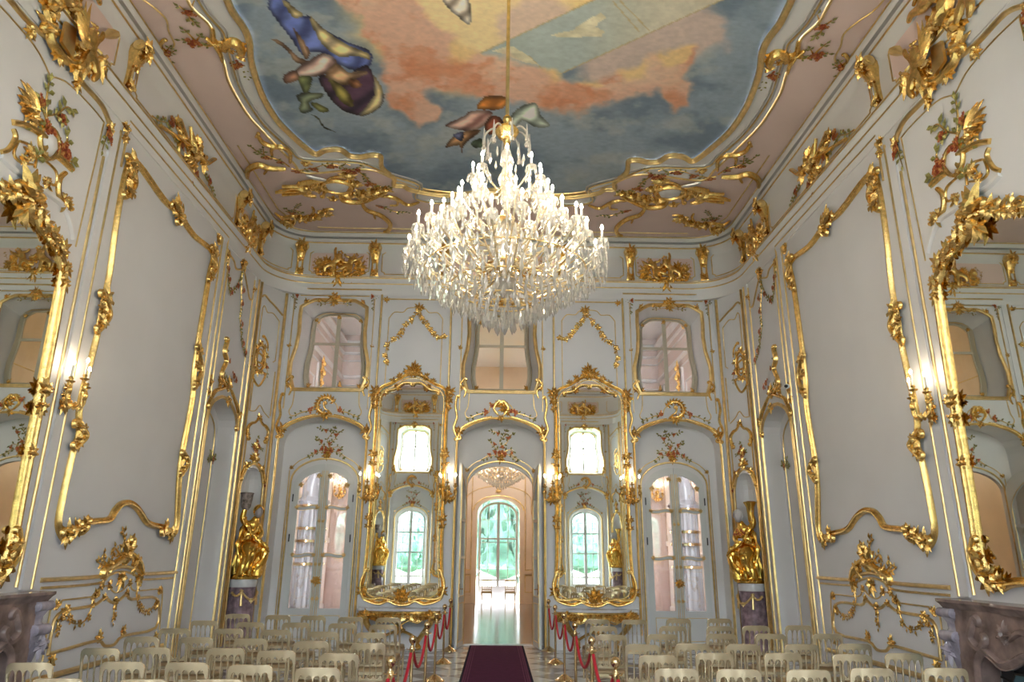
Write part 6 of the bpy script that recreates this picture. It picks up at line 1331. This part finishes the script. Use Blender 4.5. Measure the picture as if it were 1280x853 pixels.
for side, sx in (('left', -.97), ('right', 1.02)):
    for i, y in enumerate(YS[side]):
        t = st0 if k == 0 else copy_tree(st0); k += 1; t.location = (sx, y, 0); t['label'] = 'brass rope post with ball top, %s carpet side, %s' % (side, NTH[i]); t['group'] = 'brass rope posts'
    ys = YS[side] + [YS[side][-1] - 1.66]
    for i in range(len(ys) - 1):
        a, b = ys[i] - .078, ys[i + 1] + .078; mb = MB(); n = 18
        pts = [(sx, a + (b - a) * j / n, .83 - (.34 - .02 * i) * (1 - (2 * j / n - 1) ** 2)) for j in range(n + 1)]
        if i == len(ys) - 2: pts = pts[:10]
        r = thing('barrier_rope', 'sagging red rope, %s carpet side, %s' % (side, ('between first and second posts from the doorway', 'between second and third posts from the doorway', 'between third and fourth posts from the doorway', 'between fourth and fifth posts from the doorway', 'between fifth and sixth posts from the doorway', 'hanging from the post nearest the viewer')[i]), 'rope', pts[n // 2] if len(pts) > n // 2 else pts[0], 'red barrier ropes')
        tube(mb, pts, .017, 8); mb.build('rope', M['velvet'], r)
        mb = MB()
        for e, d in ((pts[0], pts[1]), (pts[-1], pts[-2])): dv = (Vector(d) - Vector(e)).normalized(); tube(mb, [Vector(e), Vector(e) + dv * .05], .020, 8)
        mb.build('rope_end', M['brass'], r)
# ------------------------------------------------------------------ carpet runner
cm = bpy.data.materials.new('woven_runner'); cm.use_nodes = True; nt = cm.node_tree; b = nt.nodes['Principled BSDF']; b.inputs['Roughness'].default_value = .95; b.inputs['Specular IOR Level'].default_value = .1
tc = nt.nodes.new('ShaderNodeTexCoord'); sp = nt.nodes.new('ShaderNodeSeparateXYZ'); ab = nt.nodes.new('ShaderNodeMath'); ab.operation = 'ABSOLUTE'; rp = nt.nodes.new('ShaderNodeValToRGB'); rp.color_ramp.interpolation = 'CONSTANT'
nt.links.new(tc.outputs['Object'], sp.inputs[0]); nt.links.new(sp.outputs[0], ab.inputs[0]); nt.links.new(ab.outputs[0], rp.inputs[0])
base, line, navy = (.10, .024, .062, 1), (.20, .06, .11, 1), (.012, .012, .03, 1)
el = rp.color_ramp.elements; el[0].position = 0; el[0].color = base; el[1].position = .43; el[1].color = line
for p, c in ((.442, base), (.47, line), (.482, base), (.50, line), (.512, base), (.53, navy)): e = el.new(p); e.color = c
nz = nt.nodes.new('ShaderNodeTexNoise'); nz.inputs['Scale'].default_value = 9; mx = nt.nodes.new('ShaderNodeMix'); mx.data_type = 'RGBA'; mx.blend_type = 'OVERLAY'; mx.inputs[0].default_value = .25
nt.links.new(tc.outputs['Object'], nz.inputs[0]); nt.links.new(rp.outputs[0], mx.inputs[6]); nt.links.new(nz.outputs['Fac'], mx.inputs[7]); nt.links.new(mx.outputs[2], b.inputs['Base Color'])
mb = MB(); box(mb, (0, 0, .006), (1.13, 15.9, .010)); o = mb.build('carpet_runner', cm, None, False); o.location = (-.03, 8.02, 0); tag(o, 'burgundy carpet runner with dark border leading to the open doorway', 'carpet')
# small white sensor on the right wall moulding
o = thing('motion_sensor', 'small white sensor on the gilt moulding right of the big recess', 'sensor', (WX - .12, 12.6, 4.86))
mb = MB(); tube(mb, [(WX - .14, 12.48, 4.86), (WX - .14, 12.68, 4.86)], [.045, .045], 12); mb.build('housing', M['plastic'], o)
mb = MB(); lathe(mb, (WX - .175, 12.45, 4.85), [(.004, -.03), (.03, -.015), (.034, .01), (.02, .03), (.004, .034)], 12); mb.build('lens', M['black'], o)
# ------------------------------------------------------------------ crystal chandelier
RG = random.Random(77)
ZK = lambda z: 1.85 + (z - 1.85) * 1.036
def drop_mesh(L, w, n=6):
    mb = MB(); ring = lambda z, r, k: [(r * math.cos(a + k), r * math.sin(a + k), z) for a in [i * 2 * PI / n for i in range(n)]]
    mb.grid([ring(0, .002, 0), ring(-L * .25, w * .55, 0), ring(-L * .68, w, .3), ring(-L, .002, .3)], cols_closed=True); return mb
DR = drop_mesh(.105, .018); DRL = drop_mesh(.14, .026); BE = drop_mesh(.045, .016, 5)
def chandelier(loc, label, scale=1.0):
    t = thing('crystal_chandelier', label, 'chandelier', (0, 0, 0)); Z0 = loc[2]; z_ = lambda z: ZK(z) - Z0
    mb = MB(); tube(mb, [(0, 0, z_(6.5)), (0, 0, ZC - .03 - Z0)], .022, 10); mb.build('hanging_rod', M['goldline'], t)
    mb = MB(); lathe(mb, (0, 0, 0), [(.02, z_(6.62)), (.05, z_(6.58)), (.05, z_(6.54)), (.02, z_(6.5)), (.03, z_(6.46)), (.12, z_(6.44)), (.14, z_(6.40)), (.10, z_(6.33)), (.05, z_(6.30)), (.03, z_(6.2))], 20); mb.build('gilt_crown', M['gold'], t)
    mb = MB(); lathe(mb, (0, 0, 0), [(.03, z_(6.2)), (.06, z_(6.1)), (.03, z_(5.95)), (.10, z_(5.8)), (.04, z_(5.6)), (.05, z_(5.3)), (.14, z_(5.1)), (.16, z_(4.95)), (.07, z_(4.75)), (.12, z_(4.6)), (.10, z_(4.5)), (.02, z_(4.4))], 16); mb.build('glass_column', M['crystal'], t)
    mb = MB(); tube(mb, [(0, 0, z_(6.3)), (0, 0, z_(4.35))], .016, 8)
    for z, r in ((5.82, .09), (5.32, .10), (4.82, .13), (4.62, .09)): lathe(mb, (0, 0, z_(z)), [(.015, -.03), (r, -.01), (r, .01), (.015, .03)], 16)
    mb.build('gilt_stem', M['goldline'], t)
    tiers = [(.385, 6.02, 8, 5.72), (.57, 5.71, 10, 5.30), (.70, 5.52, 12, 5.05), (.87, 5.36, 16, 4.85), (1.07, 5.13, 22, 4.70)]
    drops = []; n_arm = 0
    candle = MB(); lathe(candle, (0, 0, 0), [(.014, -.105), (.014, 0), (.008, .004)], 8); pan = MB(); lathe(pan, (0, 0, 0), [(.012, -.155), (.055, -.135), (.062, -.115), (.022, -.118), (.024, -.10), (.018, -.085)], 10)
    cme = bme = pme = None
    for ti, (r, zt, cnt, zh) in enumerate(tiers):
        for k in range(cnt):
            a = 2 * PI * (k + .5 * (ti % 2)) / cnt + .07 * ti; rr = r * (1 if k % 2 == 0 or ti == 0 else .93); zz = z_(zt) - (0 if k % 2 == 0 else .03) - .07
            c, s = math.cos(a), math.sin(a); px = lambda q: (q[0] * c, q[0] * s, q[1]); zb = zz - .15; h = z_(zh)
            path = cr([(.05, h), (rr * .35, h - .10 - .02 * ti), (rr * .72, h - .02), (rr * .97, (h + zb) * .5 + .06 if zb > h else zb - .10), (rr, zb)], 4)
            mb = MB(); tube(mb, [px(q) for q in path], [.011] * len(path), 6); arm = mb.build('candle_arm', M['arm'], t)
            for nm, src, mt in (('drip_pan', pan, 'crystal'), ('candle', candle, 'candle'), ('bulb', BULB, 'bulb')):
                if n_arm == 0:
                    o = MB().add(src.v, src.f).build(nm, M[mt], None); o.parent = arm
                    if nm == 'drip_pan': pme = o.data
                    elif nm == 'candle': cme = o.data
                    else: bme = o.data
                else:
                    o = bpy.data.objects.new(nm, {'drip_pan': pme, 'candle': cme, 'bulb': bme}[nm]); COL.objects.link(o); o.parent = arm
                o.location = (rr * c, rr * s, zz)
            n_arm += 1
            for j in range(5):
                b = a + j * 2 * PI / 5; drops.append((rr * c + .058 * math.cos(b), rr * s + .058 * math.sin(b), zz - .12, .8 + .5 * RG.random(), 0))
            # bead strings from this pan towards the next tier up
            if ti:
                r2, z2 = tiers[ti - 1][0] * .9, z_(tiers[ti - 1][1]) - .25
                for j in range(1, 11):
                    u = j / 11; q = rr + (r2 - rr) * u; drops.append((q * c, q * s, zz - .10 + (z2 - zz + .10) * u - .16 * math.sin(PI * u), 1.0, 2))
    for r, z, n, big in ((1.10, 4.86, 48, 0), (1.10, 4.74, 44, 0), (1.0, 4.74, 44, 0), (.94, 4.64, 44, 0), (.88, 4.66, 40, 1), (.80, 4.56, 40, 0), (.74, 4.56, 36, 1), (.66, 4.48, 36, 0), (.60, 4.47, 32, 1), (.52, 4.40, 30, 0), (.46, 4.38, 24, 1), (.38, 4.32, 24, 0), (.33, 4.30, 18, 1), (.2, 4.23, 12, 1), (.12, 4.25, 10, 0), (.09, 4.17, 6, 1), (0, 4.12, 1, 1), (.5, 4.75, 22, 0), (.7, 4.86, 26, 0), (.3, 4.6, 14, 0), (.25, 5.25, 12, 0), (.4, 5.4, 14, 0), (.28, 5.75, 12, 0), (.2, 6.1, 10, 0)):
        for k in range(n):
            a = 2 * PI * k / max(1, n) + r * 5; drops.append((r * math.cos(a), r * math.sin(a), z_(z) + RG.uniform(-.03, .03), 1.0 + .35 * RG.random(), big))
    mb = MB()      # bottom bowl: rings that carry the lowest drops
    for r, z in ((.88, 4.70), (.60, 4.52), (.33, 4.37)): tube(mb, [(r * math.cos(a), r * math.sin(a), z_(z)) for a in [i * 2 * PI / 40 for i in range(41)]], .008, 5)
    for k in range(12): a = k * PI / 6; tube(mb, [(.1 * math.cos(a), .1 * math.sin(a), z_(4.62)), (.4 * math.cos(a), .4 * math.sin(a), z_(4.48)), (.88 * math.cos(a), .88 * math.sin(a), z_(4.70))], .006, 5)
    mb.build('drop_rings', M['goldline'], t)
    for k in range(8):
        a = k * PI / 4 + .2; r = .27; mb = MB(); lathe(mb, (r * math.cos(a), r * math.sin(a), z_(6.16)), [(.022, -.04), (.03, 0), (.012, .02), (.022, .04), (.003, .26)], 6); tube(mb, cr([(.05 * math.cos(a), .05 * math.sin(a), z_(6.34)), (.16 * math.cos(a), .16 * math.sin(a), z_(6.42)), (.27 * math.cos(a), .27 * math.sin(a), z_(6.3)), (.27 * math.cos(a), .27 * math.sin(a), z_(6.13))], 4), .012, 6); mb.build('crystal_spire', M['crystal'], t, False)
    src = [DR, DRL, BE]; drops.sort(key=lambda d: -(d[4] == 1) * 2 - d[3] + d[1] * .3)
    mes = []
    for i, b in enumerate(src):
        me = bpy.data.meshes.new('crystal_drop'); me.from_pydata(b.v, [], b.f); me.materials.append(M['crystal']); mes.append(me)
    for d in drops[:100]:
        o = bpy.data.objects.new('crystal_drop', mes[d[4]]); COL.objects.link(o); o.parent = t; o.location = d[:3]; o.scale = (1, 1, d[3])
    mb = MB()
    for d in drops[100:]: mb.add([(x + d[0], y + d[1], z * d[3] + d[2]) for x, y, z in src[d[4]].v], src[d[4]].f)
    o = mb.build('crystal_drops', M['crystal'], t, False); o['kind'] = 'stuff'
    t.location = loc; return t
ch = chandelier((0, YC, ZK(4.05)), 'large lit crystal chandelier hanging from the painted ceiling', 1)
c2 = copy_tree(ch); c2.location = (.06, 22.6, 3.82); c2.scale = (.78, .78, .70); c2['label'] = 'smaller crystal chandelier in the room beyond the open doorway'
# ------------------------------------------------------------------ the room beyond the open doors
def wall_box(name, m, faces):
    mb = MB()
    for f in faces: mb.add(f, [tuple(range(len(f)))])
    return struct(name, mb, M[m])
Y2, HX, ZH = 29.2, 2.75, 9.57
mb = MB(); mp2 = lambda u, v, n: Vector((u, Y2 - n, v))
W2 = arch(0, .86, 0, 3.45, 4.02); plate(mb, mp2, [(-HX, 0)] + W2[::-1] + [(HX, 0), (HX, ZH), (-HX, ZH)], (), 0)
mb.grid([[mp2(a, b, 0), mp2(a, b, -.55)] for a, b in W2]); struct('wall_beyond_end', mb, M['lime'])
lim = lambda u, v, n: Vector((-HX + n, u, v)); rim = lambda u, v, n: Vector((HX - n, u, v))
for nm, q in (('wall_beyond_left', lim), ('wall_beyond_right', rim)):
    mb = MB(); added_openings = [rect(27.0, 27.9, 5.8, 6.7)]  # unseen high opening added in each side wall to brighten this room
    plate(mb, q, rect(16.05, Y2, 0, ZH), added_openings, 0); struct(nm, mb, M['lime'])
wall_box('ceiling_beyond', 'white', [[(-HX, 16.05, ZH), (HX, 16.05, ZH), (HX, Y2, ZH), (-HX, Y2, ZH)]])
mb = MB(); plate(mb, lambda u, v, n: Vector((u, 16.06 + n, v)), [(-HX, 0), (-.83, 0), (-.83, 3.9), (.83, 3.9), (HX, 0)][:0] or [(-HX, 0)] + arch(0, .82, 0, 3.28, 3.8)[::-1] + [(HX, 0), (HX, ZH), (-HX, ZH)], [rect(-.95, .95, 5.2, 7.6)], .06); struct('wall_beyond_near', mb, M['lime'])
w = french_window(0, mp2, .5, .80, 3.35, 3.92, (.85, 2.45), 'greypaint')
mb = MB()
for sx in (-1, 1):
    for u0, u1, v0, v1 in ((1.08, 1.42, 1.25, 6.6), (1.08, 1.42, .42, 1.05), (1.7, 2.5, 1.25, 6.6), (1.7, 2.5, .42, 1.05)): sweep(mb, mp2, densify(rect(sx * u0, sx * u1, v0, v1)), .035, .02, True)
    for q in (lim,) if sx < 0 else (rim,):
        for k in range(6): sweep(mb, q, densify(rect(16.6 + k * 2.1, 18.2 + k * 2.1, 4.5, 6.8)), .035, .02, True)
sweep(mb, mp2, [(a * 1.18, b * 1.03) for a, b in W2 if b > .0], .05, .03); sweep(mb, mp2, [(a * 1.55, b + .5) for a, b in arch(0, .86, 2.9, 3.45, 4.02)], .03, .02)
rocaille(mb, mp2, (0, 4.3), .22, PI / 2, random.Random(3), 5); trim(mb)
mb = MB()
for sx in (-1, 1):
    box(mb, (sx * 1.9, Y2 - .05, .15), (1.7, .1, .3)); box(mb, (sx * 1.9, Y2 - .045, 1.15), (1.7, .09, .07)); box(mb, (sx * 1.9, Y2 - .045, .36), (1.7, .09, .05)); box(mb, (sx * (HX - .04), 22.6, .15), (.08, 13, .3))
    box(mb, (sx * 1.57, Y2 - .06, 4.0), (.18, .12, 7.0))
trim(mb, 'lime', smooth=False)
# ------------------------------------------------------------------ two small rooms behind the glazed doors
for sx in (-1, 1):
    s = 'left' if sx < 0 else 'right'; X = lambda v: sx * v
    H, E0, E1, XW = 9.3, 15.45, 24.0, 5.6
    mb = MB(); Q = lambda *p: mb.add([(X(a), b, c) for a, b, c in p], [(0, 1, 2, 3)])
    Q((2.8, E0, 0), (2.8, E1, 0), (2.8, E1, H), (2.8, E0, H)); Q((XW, E0, 0), (XW, E1, 0), (XW, E1, H), (XW, E0, H))
    plate(mb, lambda u, v, n: Vector((X(u), E1, v)), rect(2.8, XW, 0, H), [rect(3.0, 4.1, .9, 4.3)], 0)  # opening added out of view in the end wall to let daylight in
    struct('wall_side_room_' + s, mb, M['rose'])
    mb = MB(); Q((2.8, E0, H), (2.8, E1, H), (XW, E1, H), (XW, E0, H)); struct('ceiling_side_room_' + s, mb, M['white'])
    mb = MB(); lw = lambda u, v, n: Vector((X(XW - n), u, v))
    for z, w_, h_ in ((8.98, .22, .16), (8.62, .10, .08), (8.34, .05, .05), (7.75, .14, .1), (7.45, .05, .04)): sweep(mb, lw, [(E0 + .6, z), (20, z), (E1, z)], w_, h_); sweep(mb, lambda u, v, n: Vector((X(u), E1 - n, v)), [(2.8, z), (4, z), (XW, z)], w_, h_)
    for u in (18.4, 21.0, 23.4): slab(mb, lw, rect(u - .3, u + .3, 0, 7.4), 0, .07); slab(mb, lw, rect(u - .36, u + .36, 2.15, 2.3), 0, .12); slab(mb, lw, rect(u - .36, u + .36, 0, .3), 0, .1)
    for u in (17.2, 19.7, 22.2): sweep(mb, lw, densify(rect(u - .75, u + .75, 2.5, 6.9)), .06, .04, True); sweep(mb, lw, densify(rect(u - .75, u + .75, .5, 1.9)), .06, .04, True)
    trim(mb, 'white')
    mb = MB(); rr_ = random.Random(8)
    for u, z, s_ in ((21.0, 7.1, .4), (21.0, 7.4, .34), (21.0, 6.8, .3), (20.0, 8.5, .25), (18.4, 7.2, .35), (23.4, 7.2, .35)): rocaille(mb, off(lw, .08), (u, z), s_, PI / 2, rr_, 6)
    trim(mb, 'gold')
    st = thing('tiled_stove', 'tall round grey fluted stove with gilt bands behind the %s pair of glazed doors' % s, 'stove', (X(4.72), 18.3, 0))
    mb = MB(); n = 40; zs = [.35, 1.0, 2.4, 3.2]; prof = lambda a, r: r * (1 - .05 * abs(math.sin(a * 10)))
    mb.grid([[(X(4.72) + prof(a, r) * math.cos(a), 18.3 + prof(a, r) * math.sin(a), z) for a in [i * 2 * PI / 80 for i in range(80)]] for r, z in ((.36, .30), (.36, 1.55), (.33, 1.6), (.33, 3.0))], cols_closed=True); mb.build('fluted_drum', M['stove'], st)
    mb = MB(); lathe(mb, (X(4.72), 18.3, 0), [(.42, 0), (.42, .12), (.38, .2), (.38, .30)], 24); mb.build('foot', M['black'], st)
    for z in (.36, 1.58, 2.12, 2.42, 2.98): mb = MB(); lathe(mb, (X(4.72), 18.3, z), [(.34, -.04), (.385, -.03), (.385, .03), (.34, .04)], 24); mb.build('gilt_band', M['brass'], st)
    mb = MB(); lathe(mb, (X(4.72), 18.3, 0), [(.40, 3.0), (.42, 3.08), (.30, 3.2), (.30, 3.45), (.18, 3.7), (.08, 3.9), (.03, 4.0)], 24); mb.build('dome_cap', M['stove'], st)
# ------------------------------------------------------------------ garden outside
mb = MB(); mb.add([(-60, -60, -.3), (60, -60, -.3), (60, YR - .9, -.3), (-60, YR - .9, -.3)], [(0, 1, 2, 3)]); mb.add([(-60, 29.8, -.3), (60, 29.8, -.3), (60, 90, -.3), (-60, 90, -.3)], [(0, 1, 2, 3)])
o = mb.build('lawn', M['lawn'], None, False); o['kind'] = 'structure'
rng = random.Random(9)
def tree_mesh():
    mb = MB()
    for k in range(900):
        a, b = rng.uniform(0, 2 * PI), rng.uniform(-.9, 1); r = rng.uniform(.75, 1.05); c = math.sqrt(max(0, 1 - b * b))
        x, y, z = r * c * math.cos(a) * 2.4, r * c * math.sin(a) * 2.4, 3.6 + r * b * 2.9
        s = rng.uniform(.16, .34); t = rng.uniform(0, PI); u = rng.uniform(-.8, .8)
        mb.add([(x, y, z), (x + s * math.cos(t), y + s * math.sin(t), z + s * u), (x + s * math.cos(t) * 1.2, y + s * math.sin(t), z + s * (u + 1)), (x, y, z + s)], [(0, 1, 2, 3)])
    lathe(mb, (0, 0, 0), [(.01, .6), (1.5, 1.2), (2.1, 2.6), (2.1, 4.6), (1.4, 5.9), (.01, 6.3)], 14)
    return mb
crown = tree_mesh(); trunk = MB(); tube(trunk, [(0, 0, -.3), (.05, 0, 1), (0, .05, 2.6)], [.28, .22, .15], 8)
first = None
for i, (x, y, lb) in enumerate([(.3, 37.2, 'green tree behind the shrubs outside the far window, at its middle bar'), (-6.4, 39, None), (7.0, 39, None), (-8.9, -15, None), (-2.9, -15.6, None), (2.9, -15.4, None), (8.9, -15, None), (-15, -21, None), (15, -21, None), (-6.4, -22.5, None), (0, -22.9, None), (6.4, -22.5, None)]):
    if first is None:
        t = thing('tree', lb, 'tree', (0, 0, 0)); crown_me = crown.build('foliage', M['tree'], t, False).data; trunk.build('trunk', M['marble'], t); first = t
    else: t = copy_tree(first)
    t.location = (x, y, 0); s = .95 + .03 * (i % 3); t.scale = (s, s, s * (1.0 if y > 0 else .8)); t.rotation_euler.z = i * 1.3
    if lb: t['label'] = lb
    elif y > 0: tag(t, 'green tree at the edge of the view through the far window', 'tree', 'trees outside the far window')
    else: tag(t, 'green garden tree in the windows reflected by the tall console mirrors', 'tree', 'garden trees reflected in the mirrors')

for i, (x, y, lb) in enumerate(((-2.15, 32.0, 'tall green shrub outside the far window, left of its middle bar'), (2.15, 32.1, 'tall green shrub outside the far window, right of its middle bar'))):  # foliage in the window view, made tall to keep sky light off the floor
    t = thing('shrub', lb, 'shrub', (x, y, -.3)); o = bpy.data.objects.new('foliage', crown_me); COL.objects.link(o); o.parent = t; o.location = (0, 0, -.35); t.scale = (.74, .74, 1.12)
    mb = MB(); tube(mb, [(0, 0, 0), (0, 0, 1.2)], .12, 6); q = mb.build('stem', M['marble'], None); q.parent = t
# ------------------------------------------------------------------ daylight and lamps
w = bpy.data.worlds.new('overcast_sky'); SC.world = w; w.use_nodes = True
bg = w.node_tree.nodes['Background']; bg.inputs[0].default_value = (.88, .915, 1.0, 1); bg.inputs[1].default_value = 15.0
def portal(loc, rot, sx, sy):
    l = bpy.data.lights.new('window_portal', 'AREA'); l.shape = 'RECTANGLE'; l.size = sx; l.size_y = sy; l.cycles.is_portal = True
    o = bpy.data.objects.new('window_portal', l); COL.objects.link(o); o.location = loc; o.rotation_euler = rot
for c in (-3.9, 0, 3.9):
    portal((c, YR - .75, 6.4), (PI / 2, 0, 0), 1.5, 1.9); portal((c, YR - .85, 2.0), (PI / 2, 0, 0), 1.5, 3.7)
portal((0, Y2 + .75, 2.0), (PI / 2, 0, PI), 1.8, 4.0)
for sx in (-1, 1): portal((sx * (HX + .1), 27.45, 6.25), (PI / 2, 0, (PI / 2 if sx > 0 else -PI / 2)), 1.0, 1.0)  # for the added side openings of the room beyond
for sx in (-1, 1): portal((sx * 3.55, 24.15, 2.6), (PI / 2, 0, PI), 1.1, 3.4)  # for the added end wall openings of the side rooms
def lamp(name, loc, e, col=(1, .72, .42), r=.12):
    l = bpy.data.lights.new(name, 'POINT'); l.energy = e; l.color = col; l.shadow_soft_size = r
    o = bpy.data.objects.new(name, l); COL.objects.link(o); o.location = loc
cd = bpy.data.cameras.new('camera'); cam = bpy.data.objects.new('camera', cd); COL.objects.link(cam)
cd.sensor_width = 36; cd.lens = CF / 1280 * 36; cd.clip_start = .05; cd.clip_end = 300
cam.matrix_world = Matrix(((CM[0][0], CM[0][1], CM[0][2], CAM[0]), (CM[1][0], CM[1][1], CM[1][2], CAM[1]), (CM[2][0], CM[2][1], CM[2][2], CAM[2]), (0, 0, 0, 1)))
SC.camera = cam
vs = SC.view_settings; vs.view_transform = 'Standard'; vs.look = 'None'; vs.gamma = 1; vs.exposure = 1.45; vs.use_curve_mapping = False
SC.cycles.max_bounces = 14; SC.cycles.diffuse_bounces = 6; SC.cycles.glossy_bounces = 9; SC.cycles.transparent_max_bounces = 16; SC.cycles.sample_clamp_indirect = 4.0
SC.cycles.use_denoising = True; SC.cycles.caustics_reflective = False; SC.cycles.caustics_refractive = False
for o in bpy.data.objects:
    if '_org' in o: del o['_org']
